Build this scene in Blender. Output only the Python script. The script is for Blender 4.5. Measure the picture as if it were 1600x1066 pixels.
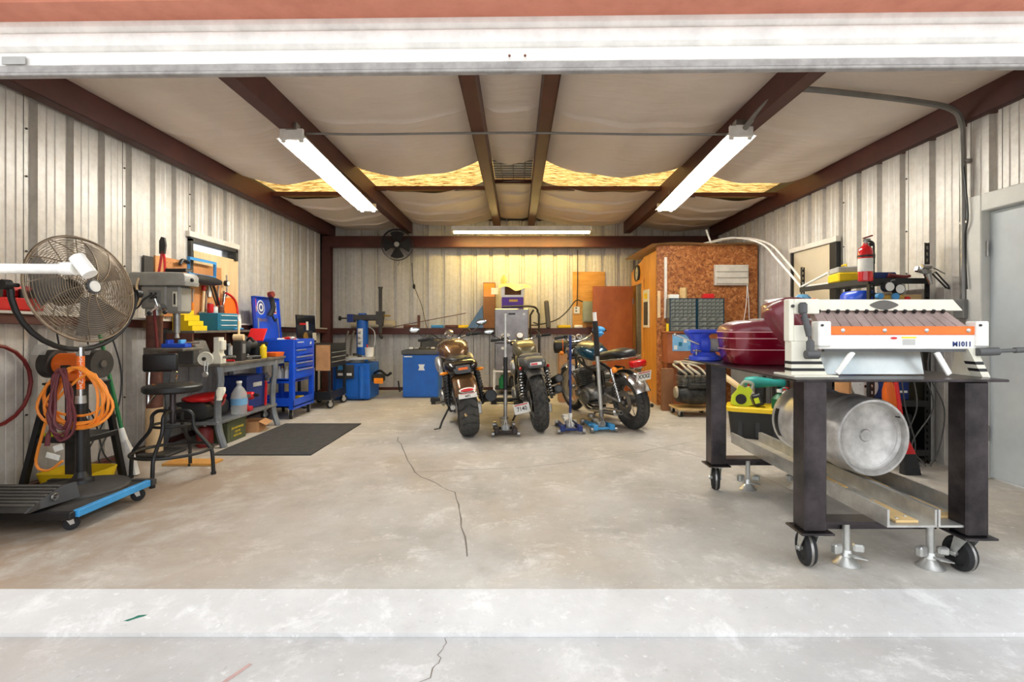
import bpy, bmesh, math, random
from mathutils import Vector, Matrix, Euler
for o in list(bpy.data.objects): bpy.data.objects.remove(o)
S = bpy.context.scene; COL = S.collection
PI = math.pi
# ---------------------------------------------------------------- camera
cam = bpy.data.cameras.new('camera'); co = bpy.data.objects.new('camera', cam); COL.objects.link(co)
co.location = (0, 0, 1.2); co.rotation_euler = (PI/2, 0, 0)
cam.sensor_width = 36; cam.lens = 780/1600*36; cam.shift_x = -8/1600; cam.shift_y = -23/1600
cam.clip_start = .05; cam.clip_end = 200
S.camera = co
# ---------------------------------------------------------------- sky (bright even overcast), exposure
W = bpy.data.worlds.new('sky'); S.world = W; W.use_nodes = True
bg = W.node_tree.nodes['Background']; bg.inputs[0].default_value = (0.93, 0.965, 1.0, 1); bg.inputs[1].default_value = 1.55
TUBE_L = 52.0; TUBE_BACK = 46.0
S.view_settings.view_transform = 'Standard'; S.view_settings.look = 'None'
S.view_settings.gamma = 1; S.view_settings.use_curve_mapping = False; S.view_settings.exposure = 0.48

# ---------------------------------------------------------------- materials
def lin(c):
    return tuple((v/255/12.92 if v/255 <= .04045 else ((v/255+.055)/1.055)**2.4) for v in c) + (1,)
MATS = {}
def mat(name, col, rough=.5, metal=0., var=.12, scale=6., bump=0., bscale=60., col2=None, coat=0., stretch=None, spec=.5, emit=None, trans=0., alpha=1.):
    m = bpy.data.materials.new(name); m.use_nodes = True; MATS[name] = m
    nt = m.node_tree; N = nt.nodes; L = nt.links; p = N['Principled BSDF']
    p.inputs['Roughness'].default_value = rough; p.inputs['Metallic'].default_value = metal
    p.inputs['Coat Weight'].default_value = coat; p.inputs['Specular IOR Level'].default_value = spec
    p.inputs['Transmission Weight'].default_value = trans; p.inputs['Alpha'].default_value = alpha
    tc = N.new('ShaderNodeTexCoord'); mp = N.new('ShaderNodeMapping'); L.new(tc.outputs['Object'], mp.inputs[0])
    if stretch: mp.inputs['Scale'].default_value = stretch
    nz = N.new('ShaderNodeTexNoise'); nz.inputs['Scale'].default_value = scale; nz.inputs['Detail'].default_value = 5; nz.inputs['Roughness'].default_value = .65
    L.new(mp.outputs[0], nz.inputs['Vector'])
    cr = N.new('ShaderNodeValToRGB'); a = lin(col); b = lin(col2) if col2 else None
    lo = tuple(max(0, v*(1-var)) for v in a[:3])+(1,); hi = b or tuple(min(1, v*(1+var)) for v in a[:3])+(1,)
    cr.color_ramp.elements[0].position = .34; cr.color_ramp.elements[1].position = .66
    cr.color_ramp.elements[0].color = lo; cr.color_ramp.elements[1].color = hi
    L.new(nz.outputs[0], cr.inputs[0]); L.new(cr.outputs[0], p.inputs['Base Color'])
    if bump:
        n2 = N.new('ShaderNodeTexNoise'); n2.inputs['Scale'].default_value = bscale; n2.inputs['Detail'].default_value = 4
        L.new(mp.outputs[0], n2.inputs['Vector'])
        bp = N.new('ShaderNodeBump'); bp.inputs['Strength'].default_value = bump; bp.inputs['Distance'].default_value = .01
        L.new(n2.outputs[0], bp.inputs['Height']); L.new(bp.outputs[0], p.inputs['Normal'])
    if emit:
        p.inputs['Emission Color'].default_value = lin(emit[0]); p.inputs['Emission Strength'].default_value = emit[1]
    return m
mat('white', (236, 234, 228), .45); mat('white_gloss', (240, 238, 232), .25, coat=.3); mat('cream', (226, 222, 205), .45, var=.06)
mat('offwhite', (214, 208, 196), .6); mat('paper', (232, 230, 222), .8); mat('black', (22, 22, 23), .45); mat('black_gloss', (14, 14, 15), .2, coat=.3)
mat('rubber', (30, 30, 31), .8, bump=.2, bscale=120); mat('tyre', (50, 49, 47), .8, bump=.3, bscale=45, col2=(72, 70, 66)); mat('black_plastic', (32, 33, 35), .5)
mat('dark', (46, 44, 42), .6, col2=(66, 62, 58)); mat('grey', (120, 120, 118), .5); mat('grey_light', (176, 175, 170), .45); mat('grey_dark', (78, 78, 78), .5)
mat('press_grey', (142, 141, 136), .4, col2=(160, 158, 150)); mat('hammer_grey', (112, 116, 120), .4, .3, col2=(134, 138, 142)); mat('bench_top', (96, 90, 82), .5, .3, col2=(128, 122, 112))
mat('steel', (150, 148, 146), .35, .9, col2=(178, 176, 172)); mat('steel_dark', (50, 47, 48), .3, .75, scale=4, col2=(84, 76, 78)); mat('chrome', (205, 205, 205), .15, 1., var=.05)
mat('alu', (186, 185, 182), .42, .8, scale=10, col2=(206, 205, 200)); mat('zinc', (200, 200, 196), .35, .7, scale=14); mat('stainless', (132, 128, 128), .34, .7, scale=3.5, bump=.05, bscale=8, col2=(160, 155, 155))
mat('sheet_steel', (168, 178, 180), .3, .8, scale=2.5, col2=(196, 200, 198)); mat('keg_steel', (186, 183, 179), .4, .5, scale=9, bump=.08, bscale=18, col2=(222, 219, 215))
mat('red_oxide', (72, 31, 26), .5, scale=3, col2=(84, 40, 33)); mat('header_red', (212, 132, 106), .6, scale=5, col2=(220, 142, 116)); mat('rust', (92, 54, 42), .6, scale=12, col2=(120, 74, 58))
mat('blue', (22, 78, 205), .3, coat=.3, var=.08); mat('blue_machine', (22, 92, 178), .4, var=.1); mat('blue_dark', (22, 46, 110), .5); mat('blue_vise', (48, 72, 190), .4, var=.08); mat('blue_light', (70, 150, 210), .5)
mat('blue_strip', (60, 150, 210), .45); mat('teal', (24, 112, 140), .45); mat('teal_green', (36, 150, 144), .4); mat('green', (18, 120, 62), .45); mat('green_dark', (22, 96, 58), .4); mat('lime', (200, 220, 30), .4, var=.06)
mat('army_green', (72, 78, 52), .6); mat('yellow', (242, 205, 24), .45, var=.06); mat('amber', (244, 140, 22), .3, coat=.4); mat('orange', (240, 112, 30), .45, var=.06); mat('orange_cord', (246, 146, 50), .5); mat('red', (206, 26, 30), .35, var=.08)
mat('red_gloss', (205, 18, 24), .2, coat=.5, var=.05); mat('red_dark', (120, 30, 30), .5); mat('maroon', (104, 46, 52), .55); mat('burgundy', (128, 8, 36), .2, .25, coat=1., var=.08, scale=2); mat('pinstripe', (226, 170, 170), .3); mat('burg_matte', (122, 48, 58), .35, coat=.3)
mat('purple', (84, 44, 150), .5); mat('cardboard', (176, 128, 84), .8, col2=(190, 142, 96)); mat('cardboard_dark', (140, 96, 62), .8); mat('wood', (206, 174, 120), .6, stretch=(1, 1, 8)); mat('wood_pale', (226, 196, 150), .6); mat('wood_red', (150, 82, 44), .45, scale=4, col2=(168, 96, 56))
mat('clear_plastic', (228, 230, 228), .25, alpha=.38); mat('label_blue', (120, 175, 215), .5); mat('glass', (235, 240, 242), .1, trans=.9); mat('glove', (236, 232, 214), .8)
mat('bronze', (96, 66, 42), .25, .5, coat=.8, scale=3, col2=(120, 88, 56)); mat('olive_paint', (104, 96, 72), .3, .4, coat=.4, col2=(128, 118, 90)); mat('teal_paint', (16, 66, 88), .22, .3, coat=.8, scale=2); mat('seat_vinyl', (24, 24, 25), .4, bump=.1)
mat('vinyl_brown', (90, 86, 80), .55); mat('engine', (110, 108, 104), .4, .7, scale=20, col2=(160, 158, 152)); mat('engine_dark', (40, 40, 40), .5, .4, scale=14, col2=(72, 70, 66)); mat('header_pipe', (190, 180, 160), .5, .4, scale=10)
mat('fan_metal', (120, 104, 88), .42, .6, scale=10, col2=(152, 136, 116)); mat('fan_blade', (96, 92, 88), .5, .5); mat('pegboard', (190, 128, 72), .7, scale=3, col2=(204, 142, 86)); mat('ply_pale', (222, 190, 140), .6, scale=2, stretch=(1, 6, 1), col2=(230, 200, 154))
mat('ply_amber', (212, 140, 46), .42, scale=3, stretch=(4, 4, .7), col2=(222, 156, 62)); mat('door_wood', (160, 78, 28), .4, scale=2.5, bump=.05, stretch=(1, 1, .6), col2=(184, 100, 42)); mat('ply_yellow', (198, 140, 62), .6, scale=2, stretch=(1, 1, 6), col2=(216, 160, 82))
mat('plastic_wrap', (232, 206, 128), .4, var=.1); mat('tan', (202, 188, 160), .8, scale=2, var=.04); mat('breaker', (150, 158, 140), .5); mat('bristle', (226, 222, 214), .9, bump=.6, bscale=90); mat('bristle_dark', (44, 44, 46), .9, bump=.6, bscale=90)
mat('mat_rubber', (52, 51, 50), .85, scale=14, bump=.25, bscale=200, col2=(64, 62, 60)); mat('lens_red', (200, 16, 22), .15, coat=.6); mat('mirror', (200, 205, 208), .05, 1., var=.02); mat('gold', (190, 150, 70), .4, .6)

def nodes(name):
    m = bpy.data.materials.new(name); m.use_nodes = True; MATS[name] = m
    return m.node_tree.nodes, m.node_tree.links, m.node_tree.nodes['Principled BSDF']
def ramp(N, pts):
    r = N.new('ShaderNodeValToRGB'); e = r.color_ramp.elements
    while len(e) < len(pts): e.new(.5)
    for i, (p, c) in enumerate(pts): e[i].position = p; e[i].color = lin(c)
    return r
def noise(N, L, v, sc, det=5, rgh=.6, dist=0):
    n = N.new('ShaderNodeTexNoise'); n.inputs['Scale'].default_value = sc; n.inputs['Detail'].default_value = det; n.inputs['Roughness'].default_value = rgh; n.inputs['Distortion'].default_value = dist
    L.new(v, n.inputs['Vector']); return n
def mixc(N, L, f, a, b, mode='MIX'):
    m = N.new('ShaderNodeMix'); m.data_type = 'RGBA'; m.blend_type = mode
    for sock, v in ((m.inputs[0], f), (m.inputs[6], a), (m.inputs[7], b)):
        if hasattr(v, 'is_output'): L.new(v, sock)
        else: sock.default_value = v
    return m.outputs[2]
def concrete(name, base, pale, stain, amt, brown):
    N, L, p = nodes(name); tc = N.new('ShaderNodeTexCoord'); v = tc.outputs['Object']
    def fac(sc, lo, hi, top, det=9, rgh=.7, dist=0):
        n = noise(N, L, v, sc, det, rgh, dist); r = ramp(N, [(lo, (0, 0, 0)), (hi, (top, top, top))]); L.new(n.outputs[0], r.inputs[0]); return r.outputs[0]
    c = mixc(N, L, fac(.8, .34, .66, 255), lin(base), lin(pale))
    c = mixc(N, L, fac(.45, .48, .70, amt, 6, .62, .4), c, lin(stain))                                  # beige staining
    c = mixc(N, L, fac(1.9, .55, .68, 150, 9, .76), c, lin(tuple(int(q*.80) for q in base)))              # damp grey marks
    c = mixc(N, L, fac(3.1, .53, .64, 200, 10, .8, .3), c, lin(tuple(min(255, q+20) for q in pale)))      # pale scuffs
    c = mixc(N, L, fac(17, .60, .66, 190, 6, .8), c, lin(tuple(min(255, q+26) for q in pale)))            # flecks
    c = mixc(N, L, fac(23, .63, .70, 170, 5, .8), c, lin(tuple(int(q*.72) for q in base)))
    sx = N.new('ShaderNodeSeparateXYZ'); L.new(v, sx.inputs[0]); mr = N.new('ShaderNodeMapRange'); mr.inputs[1].default_value = -.6; mr.inputs[2].default_value = -2.5; L.new(sx.outputs[0], mr.inputs[0])
    mm = N.new('ShaderNodeMath'); mm.operation = 'MULTIPLY'; L.new(mr.outputs[0], mm.inputs[0]); L.new(fac(1.3, .30, .52, brown, 8, .7, .5), mm.inputs[1])
    my = N.new('ShaderNodeMapRange'); my.inputs[1].default_value = 5.4; my.inputs[2].default_value = 4.2; L.new(sx.outputs[1], my.inputs[0]); m2 = N.new('ShaderNodeMath'); m2.operation = 'MULTIPLY'; L.new(mm.outputs[0], m2.inputs[0]); L.new(my.outputs[0], m2.inputs[1])
    c = mixc(N, L, m2.outputs[0], c, lin((146, 122, 98)))                                                 # oil-brown traffic dirt by the fan
    L.new(c, p.inputs['Base Color']); p.inputs['Specular IOR Level'].default_value = .3; p.inputs['Roughness'].default_value = .8
    n3 = noise(N, L, v, 30, 4, .7); b = N.new('ShaderNodeBump'); b.inputs['Strength'].default_value = .2; b.inputs['Distance'].default_value = .01; L.new(n3.outputs[0], b.inputs['Height']); L.new(b.outputs[0], p.inputs['Normal'])
concrete('concrete_in', (166, 160, 151), (205, 201, 194), (182, 160, 130), 205, 232)
concrete('concrete_out', (176, 174, 172), (204, 203, 202), (178, 164, 150), 170, 185)
concrete('concrete_edge', (194, 192, 190), (218, 217, 216), (200, 190, 180), 140, 110)
def wallmetal(name, c1, c2, c3):
    N, L, p = nodes(name); tc = N.new('ShaderNodeTexCoord'); mp = N.new('ShaderNodeMapping'); mp.inputs['Scale'].default_value = (5, 5, .6); L.new(tc.outputs['Object'], mp.inputs[0])
    n1 = noise(N, L, mp.outputs[0], 1.2, 5, .6); r = ramp(N, [(.3, c1), (.55, c2), (.75, c3)]); L.new(n1.outputs[0], r.inputs[0])
    n2 = noise(N, L, tc.outputs['Object'], 14, 4, .7); r2 = ramp(N, [(.3, (215, 210, 205)), (.6, (255, 255, 255))]); L.new(n2.outputs[0], r2.inputs[0])
    c = mixc(N, L, .5, r.outputs[0], r2.outputs[0], 'MULTIPLY'); L.new(c, p.inputs['Base Color'])
    p.inputs['Roughness'].default_value = .42; p.inputs['Metallic'].default_value = .15
wallmetal('wall_metal', (198, 194, 186), (210, 206, 199), (216, 213, 207))
def osb():
    N, L, p = nodes('osb'); tc = N.new('ShaderNodeTexCoord'); v = tc.outputs['Object']
    vo = N.new('ShaderNodeTexVoronoi'); vo.inputs['Scale'].default_value = 40; vo.inputs['Randomness'].default_value = 1
    n0 = noise(N, L, v, 9, 3, .6); mp = mixc(N, L, .15, v, n0.outputs[1]); L.new(mp, vo.inputs['Vector'])
    sx = N.new('ShaderNodeSeparateColor'); L.new(vo.outputs['Color'], sx.inputs[0])
    r = ramp(N, [(0, (128, 70, 28)), (.35, (164, 96, 44)), (.7, (184, 116, 58)), (1, (210, 146, 86))]); L.new(sx.outputs[0], r.inputs[0])
    n1 = noise(N, L, v, 36, 4, .7); r2 = ramp(N, [(.3, (190, 180, 170)), (.7, (255, 255, 255))]); L.new(n1.outputs[0], r2.inputs[0])
    c = mixc(N, L, .7, r.outputs[0], r2.outputs[0], 'MULTIPLY'); L.new(c, p.inputs['Base Color']); p.inputs['Roughness'].default_value = .45
osb()
def fabric():
    N, L, p = nodes('ceiling_fabric'); tc = N.new('ShaderNodeTexCoord'); v = tc.outputs['Object']
    n1 = noise(N, L, v, 1.4, 6, .6, .5); r = ramp(N, [(.3, (222, 208, 194)), (.7, (234, 222, 210))]); L.new(n1.outputs[0], r.inputs[0]); L.new(r.outputs[0], p.inputs['Base Color'])
    p.inputs['Roughness'].default_value = .7
    mp = N.new('ShaderNodeMapping'); mp.inputs['Scale'].default_value = (1, 5, 1); L.new(v, mp.inputs[0]); n2 = noise(N, L, mp.outputs[0], 3, 3, .5)
    b = N.new('ShaderNodeBump'); b.inputs['Strength'].default_value = .35; b.inputs['Distance'].default_value = .03; L.new(n2.outputs[0], b.inputs['Height']); L.new(b.outputs[0], p.inputs['Normal'])
fabric()
def skylight_mat():
    m = bpy.data.materials.new('skylight'); m.use_nodes = True; MATS['skylight'] = m; N = m.node_tree.nodes; L = m.node_tree.links
    tc = N.new('ShaderNodeTexCoord'); mp = N.new('ShaderNodeMapping'); mp.inputs['Scale'].default_value = (1, 6, 1); L.new(tc.outputs['Object'], mp.inputs[0])
    n = noise(N, L, mp.outputs[0], 5, 8, .8); r = ramp(N, [(.42, (84, 48, 18)), (.49, (214, 160, 80)), (.60, (252, 222, 148))]); L.new(n.outputs[0], r.inputs[0])
    t = N.new('ShaderNodeBsdfTranslucent'); L.new(r.outputs[0], t.inputs[0]); L.new(t.outputs[0], N['Material Output'].inputs[0])
skylight_mat()
def emis(name, col, st):
    m = bpy.data.materials.new(name); m.use_nodes = True; MATS[name] = m; p = m.node_tree.nodes['Principled BSDF']
    p.inputs['Base Color'].default_value = lin(col); p.inputs['Emission Color'].default_value = lin(col); p.inputs['Emission Strength'].default_value = st
emis('tube', (255, 252, 244), TUBE_L); emis('tube_warm', (255, 226, 140), TUBE_BACK)

# ---------------------------------------------------------------- mesh building
def T(x, y, z): return Matrix.Translation((x, y, z))
def RX(d): return Matrix.Rotation(math.radians(d), 4, 'X')
def RY(d): return Matrix.Rotation(math.radians(d), 4, 'Y')
def RZ(d): return Matrix.Rotation(math.radians(d), 4, 'Z')
XZ = RX(90)                                             # polygon (u,v) -> x,z ; thickness along y
YZ = Matrix(((0, 0, 1, 0), (1, 0, 0, 0), (0, 1, 0, 0), (0, 0, 0, 1)))   # polygon (u,v) -> y,z ; thickness along x
def spline(pts, k=6, closed=False):
    P = [Vector(p) for p in pts]; n = len(P); out = []
    for i in range(n if closed else n-1):
        a = P[(i-1) % n] if closed or i > 0 else P[i]*2-P[i+1]; b = P[i]; c = P[(i+1) % n]; d = P[(i+2) % n] if closed or i+2 < n else c*2-b
        for j in range(k):
            t = j/k; out.append(.5*((2*b)+(c-a)*t+(2*a-5*b+4*c-d)*t*t+(3*b-a-3*c+d)*t**3))
    if not closed: out.append(P[-1])
    return out
class B:
    def __init__(s): s.v = []; s.f = []
    def raw(s, vs, fs, m=None):
        k = len(s.v); s.v += [tuple((m @ Vector(v)) if m else v) for v in vs]; s.f += [tuple(i+k for i in f) for f in fs]; return s
    def box(s, c, d, bev=0, rot=None, seg=1):
        m = T(*c) @ (rot if rot is not None else Matrix.Identity(4))
        x, y, z = d[0]/2, d[1]/2, d[2]/2
        if bev <= 0:
            return s.raw([(i*x, j*y, k*z) for i in (-1, 1) for j in (-1, 1) for k in (-1, 1)], [(0, 1, 3, 2), (4, 6, 7, 5), (0, 4, 5, 1), (2, 3, 7, 6), (0, 2, 6, 4), (1, 5, 7, 3)], m)
        bm = bmesh.new(); bmesh.ops.create_cube(bm, size=1); bmesh.ops.scale(bm, vec=d, verts=bm.verts)
        bmesh.ops.bevel(bm, geom=bm.edges[:], offset=min(bev, min(d)*.49), segments=seg, affect='EDGES', profile=.5)
        bm.verts.index_update(); s.raw([v.co[:] for v in bm.verts], [[v.index for v in f.verts] for f in bm.faces], m); bm.free(); return s
    def bb(s, a, b, bev=0): return s.box([(a[i]+b[i])/2 for i in range(3)], [abs(b[i]-a[i]) for i in range(3)], bev)
    def cyl(s, p0, p1, r0, r1=None, n=14, caps=True):
        r1 = r0 if r1 is None else r1; p0 = Vector(p0); p1 = Vector(p1); z = (p1-p0).normalized(); x = z.orthogonal().normalized(); y = z.cross(x); vs = []
        for p, r in ((p0, r0), (p1, r1)):
            for i in range(n): a = 2*PI*i/n; vs.append(p+x*math.cos(a)*r+y*math.sin(a)*r)
        fs = [(i, (i+1) % n, n+(i+1) % n, n+i) for i in range(n)]
        if caps: fs += [tuple(range(n))[::-1], tuple(range(n, 2*n))]
        return s.raw(vs, fs)
    def tube(s, pts, r, n=6, closed=False, k=0, caps=True):
        P = spline(pts, k, closed) if k else [Vector(p) for p in pts]; m = len(P); vs = []; x = None
        for i in range(m):
            a = P[(i-1) % m] if closed or i > 0 else P[0]; b = P[(i+1) % m] if closed or i < m-1 else P[-1]
            t = (b-a).normalized() if (b-a).length > 1e-9 else Vector((0, 0, 1))
            x = t.orthogonal().normalized() if x is None else (x-t*x.dot(t)).normalized(); y = t.cross(x)
            rr = r[min(len(r)-1, int(i*len(r)/m))] if isinstance(r, (list, tuple)) else r
            for j in range(n): q = 2*PI*j/n; vs.append(P[i]+x*math.cos(q)*rr+y*math.sin(q)*rr)
        fs = []
        for i in range(m if closed else m-1):
            for j in range(n): a = i*n+j; b = i*n+(j+1) % n; c = ((i+1) % m)*n+(j+1) % n; d = ((i+1) % m)*n+j; fs.append((a, b, c, d))
        if not closed and caps: fs += [tuple(range(n))[::-1], tuple(range((m-1)*n, m*n))]
        return s.raw(vs, fs)
    def ring(s, c, R, r, axis=(0, 0, 1), n=32, k=6):
        z = Vector(axis).normalized(); x = z.orthogonal().normalized(); y = z.cross(x); c = Vector(c)
        return s.tube([c+x*math.cos(2*PI*i/n)*R+y*math.sin(2*PI*i/n)*R for i in range(n)], r, k, True)
    def lathe(s, prof, m=None, n=24, a0=0, a1=360):
        full = abs(a1-a0) >= 360; cnt = n if full else n+1; vs = []; fs = []
        for i in range(cnt):
            a = math.radians(a0+(a1-a0)*i/n)
            for r, z in prof: vs.append((r*math.cos(a), r*math.sin(a), z))
        k = len(prof)
        for i in range(n):
            for j in range(k-1): a = i*k+j; b = ((i+1) % cnt)*k+j; fs.append((a, b, b+1, a+1))
        return s.raw(vs, fs, m)
    def sph(s, c, r, n=12, h=8, m=None):
        if not isinstance(r, (tuple, list)): r = (r, r, r)
        vs = []; fs = []
        for i in range(h+1):
            t = PI*i/h
            for j in range(n): a = 2*PI*j/n; vs.append((r[0]*math.sin(t)*math.cos(a), r[1]*math.sin(t)*math.sin(a), r[2]*math.cos(t)))
        for i in range(h):
            for j in range(n): a = i*n+j; b = i*n+(j+1) % n; fs.append((a, a+n, b+n, b))
        return s.raw(vs, fs, T(*c) @ (m or Matrix.Identity(4)))
    def prism(s, poly, d, m=None, c=True):
        n = len(poly); z0, z1 = (-d/2, d/2) if c else (0, d)
        return s.raw([(x, y, z0) for x, y in poly]+[(x, y, z1) for x, y in poly], [tuple(range(n))[::-1], tuple(range(n, 2*n))]+[(i, (i+1) % n, n+(i+1) % n, n+i) for i in range(n)], m)
    def grid(s, f, nu, nv, m=None):
        return s.raw([f(i/nu, j/nv) for i in range(nu+1) for j in range(nv+1)], [(i*(nv+1)+j, (i+1)*(nv+1)+j, (i+1)*(nv+1)+j+1, i*(nv+1)+j+1) for i in range(nu) for j in range(nv)], m)
    def loft(s, secs, caps=True):                        # list of equal-length closed loops
        n = len(secs[0]); k = len(secs); fs = []
        for i in range(k-1):
            for j in range(n): fs.append((i*n+j, i*n+(j+1) % n, (i+1)*n+(j+1) % n, (i+1)*n+j))
        if caps: fs += [tuple(range(n))[::-1], tuple(range((k-1)*n, k*n))]
        return s.raw([p for q in secs for p in q], fs)
def ell(c, rx, rz, n=16, p=2., axis='y'):                # superellipse loop around c in the plane normal to axis
    out = []
    for i in range(n):
        a = 2*PI*i/n; ca, sa = math.cos(a), math.sin(a); u = rx*math.copysign(abs(ca)**(2/p), ca); v = rz*math.copysign(abs(sa)**(2/p), sa)
        out.append((c[0]+u, c[1], c[2]+v) if axis == 'y' else (c[0]+u, c[1]+v, c[2]) if axis == 'z' else (c[0], c[1]+u, c[2]+v))
    return out
def obj(name, b, m, parent=None, w=False, ang=35, sub=0, recalc=True):
    me = bpy.data.meshes.new(name); me.from_pydata(b.v, [], b.f)
    if recalc:
        bm = bmesh.new(); bm.from_mesh(me); bmesh.ops.recalc_face_normals(bm, faces=bm.faces); bm.to_mesh(me); bm.free()
    me.polygons.foreach_set('use_smooth', [True]*len(me.polygons)); me.set_sharp_from_angle(angle=math.radians(ang)); me.materials.append(MATS[m])
    o = bpy.data.objects.new(name, me); COL.objects.link(o)
    if parent: o.parent = parent
    if w and parent:
        q = parent; mw = Matrix.Identity(4)
        while q: mw = q.matrix_basis @ mw; q = q.parent
        me.transform(mw.inverted())
    if sub:
        sm = o.modifiers.new('sub', 'SUBSURF'); sm.levels = sub; sm.render_levels = sub
    return o
def tag(o, label, cat, group=None):
    o['label'] = label; o['category'] = cat
    if group: o['group'] = group
    return o
def thing(name, label, cat, loc=(0, 0, 0), rz=0, group=None, ry=0, rx=0):
    o = bpy.data.objects.new(name, None); COL.objects.link(o); o.empty_display_size = .05
    o.matrix_basis = T(*loc) @ RZ(rz) @ RY(ry) @ RX(rx)
    return tag(o, label, cat, group)
def struct(name, b, m, ang=35):
    o = obj(name, b, m, None, ang=ang); o['kind'] = 'structure'; return o
def dup(root, loc, rz=0, label=None, group=None):
    r = root.copy(); COL.objects.link(r); r.matrix_basis = T(*loc) @ RZ(rz)
    if label: r['label'] = label
    if group: r['group'] = group
    for ch in list(root.children):
        c = ch.copy(); COL.objects.link(c); c.parent = r
        for g in ch.children:
            d = g.copy(); COL.objects.link(d); d.parent = c
    return r
def text(s, size, m, mtx, parent, name='lettering', w=False, ext=.0008, sx=1, bold=0):
    cu = bpy.data.curves.new('t', 'FONT'); cu.body = s; cu.size = size; cu.align_x = 'CENTER'; cu.align_y = 'CENTER'; cu.extrude = ext; cu.resolution_u = 2; cu.offset = bold
    t = bpy.data.objects.new('t', cu); COL.objects.link(t); bpy.context.view_layer.update()
    me = bpy.data.meshes.new_from_object(t.evaluated_get(bpy.context.evaluated_depsgraph_get())); bpy.data.objects.remove(t); bpy.data.curves.remove(cu)
    me.transform(mtx @ Matrix.Diagonal((sx, 1, 1, 1))); me.materials.clear(); me.materials.append(MATS[m]); me.name = name
    o = bpy.data.objects.new(name, me); COL.objects.link(o)
    if parent:
        o.parent = parent
        if w:
            q = parent; mw = Matrix.Identity(4)
            while q: mw = q.matrix_basis @ mw; q = q.parent
            me.transform(mw.inverted())
    return o
FACE_CAM = RX(90)                                        # text facing -y
FACE_R = RZ(90) @ RX(90)                                 # text facing +x
FACE_L = RZ(-90) @ RX(90)                                # text facing -x
def px(x, y, Y): return Vector(((x-808)*Y/780, Y, 1.2-(y-510)*Y/780))   # a measured point at depth Y
random.seed(7)
# ================================================================ the setting
XL, XR, YB, YF = -3.60, 3.70, 9.45, 2.30
def roofz(x): return 3.29-.055*abs(x)
# ---- floor
b = B(); b.bb((XL-.2, YF-.02, -.3), (XR+.2, YB+.2, 0)); floor = struct('floor', b, 'concrete_in')
b = B(); b.raw([(-8, 1.99, -.022), (8, 1.99, -.022), (8, YF-.02, 0), (-8, YF-.02, 0), (-8, 1.99, -.3), (8, 1.99, -.3), (8, YF-.02, -.3), (-8, YF-.02, -.3)], [(0, 1, 2, 3), (4, 7, 6, 5), (0, 4, 5, 1), (1, 5, 6, 2), (2, 6, 7, 3), (3, 7, 4, 0)]); struct('floor_threshold', b, 'concrete_edge')
b = B(); b.bb((-30, -40, -.3), (30, 1.987, -.04)); apron = struct('floor_apron', b, 'concrete_out')
def crack(pts, wd, parent, z, seed):
    rnd = random.Random(seed); P = []
    for i in range(len(pts)-1):
        for k in range(8): t = k/8; P.append((pts[i][0]*(1-t)+pts[i+1][0]*t+rnd.uniform(-.012, .012), pts[i][1]*(1-t)+pts[i+1][1]*t+rnd.uniform(-.01, .01)))
    P.append(pts[-1]); vs = []; fs = []
    for i, (x, y) in enumerate(P):
        a = P[max(0, i-1)]; c = P[min(len(P)-1, i+1)]; dx, dy = c[0]-a[0], c[1]-a[1]; l = math.hypot(dx, dy) or 1; h = wd*rnd.uniform(.35, 1)
        vs += [(x-dy/l*h, y+dx/l*h, z), (x+dy/l*h, y-dx/l*h, z)]
    fs = [(2*i, 2*i+1, 2*i+3, 2*i+2) for i in range(len(P)-1)]; obj('crack', B().raw(vs, fs), 'crack', parent, recalc=False)
mat('crack', (120, 112, 102), .9)
crack([(-.28, 1.98), (-.30, 1.80), (-.42, 1.55)], .0025, apron, -.0392, 1)
crack([(-1.3, 5.4), (-.85, 4.1), (-.45, 3.6), (-.26, 2.6)], .006, floor, .0008, 2)
crack([(-.85, 4.1), (.1, 4.25), (.9, 4.6), (2.0, 5.3)], .004, floor, .0008, 3)
crack([(1.3, 5.1), (1.9, 4.3), (2.05, 3.3)], .004, floor, .0008, 4)
crack([(-2.0, 6.2), (-1.1, 6.6), (.6, 6.5)], .004, floor, .0008, 5)
mat('green_mark', (30, 110, 90), .7); mat('red_mark', (176, 146, 140), .9)
obj('paint_mark', B().raw([(x, y, -.022+.022*(y-1.99)/.29+.0008) for x, y in ((-1.625, 2.06), (-1.605, 2.058), (-1.58, 2.078), (-1.56, 2.09), (-1.555, 2.10), (-1.59, 2.095), (-1.60, 2.08))], [(0, 1, 2, 3, 4, 5, 6)]), 'green_mark', floor, recalc=False)
obj('paint_mark', B().raw([(-1.03, 1.74, -.0392), (-1.01, 1.74, -.0392), (-.97, 1.83, -.0392), (-.985, 1.835, -.0392)], [(0, 1, 2, 3)]), 'red_mark', apron, recalc=False)
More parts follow.
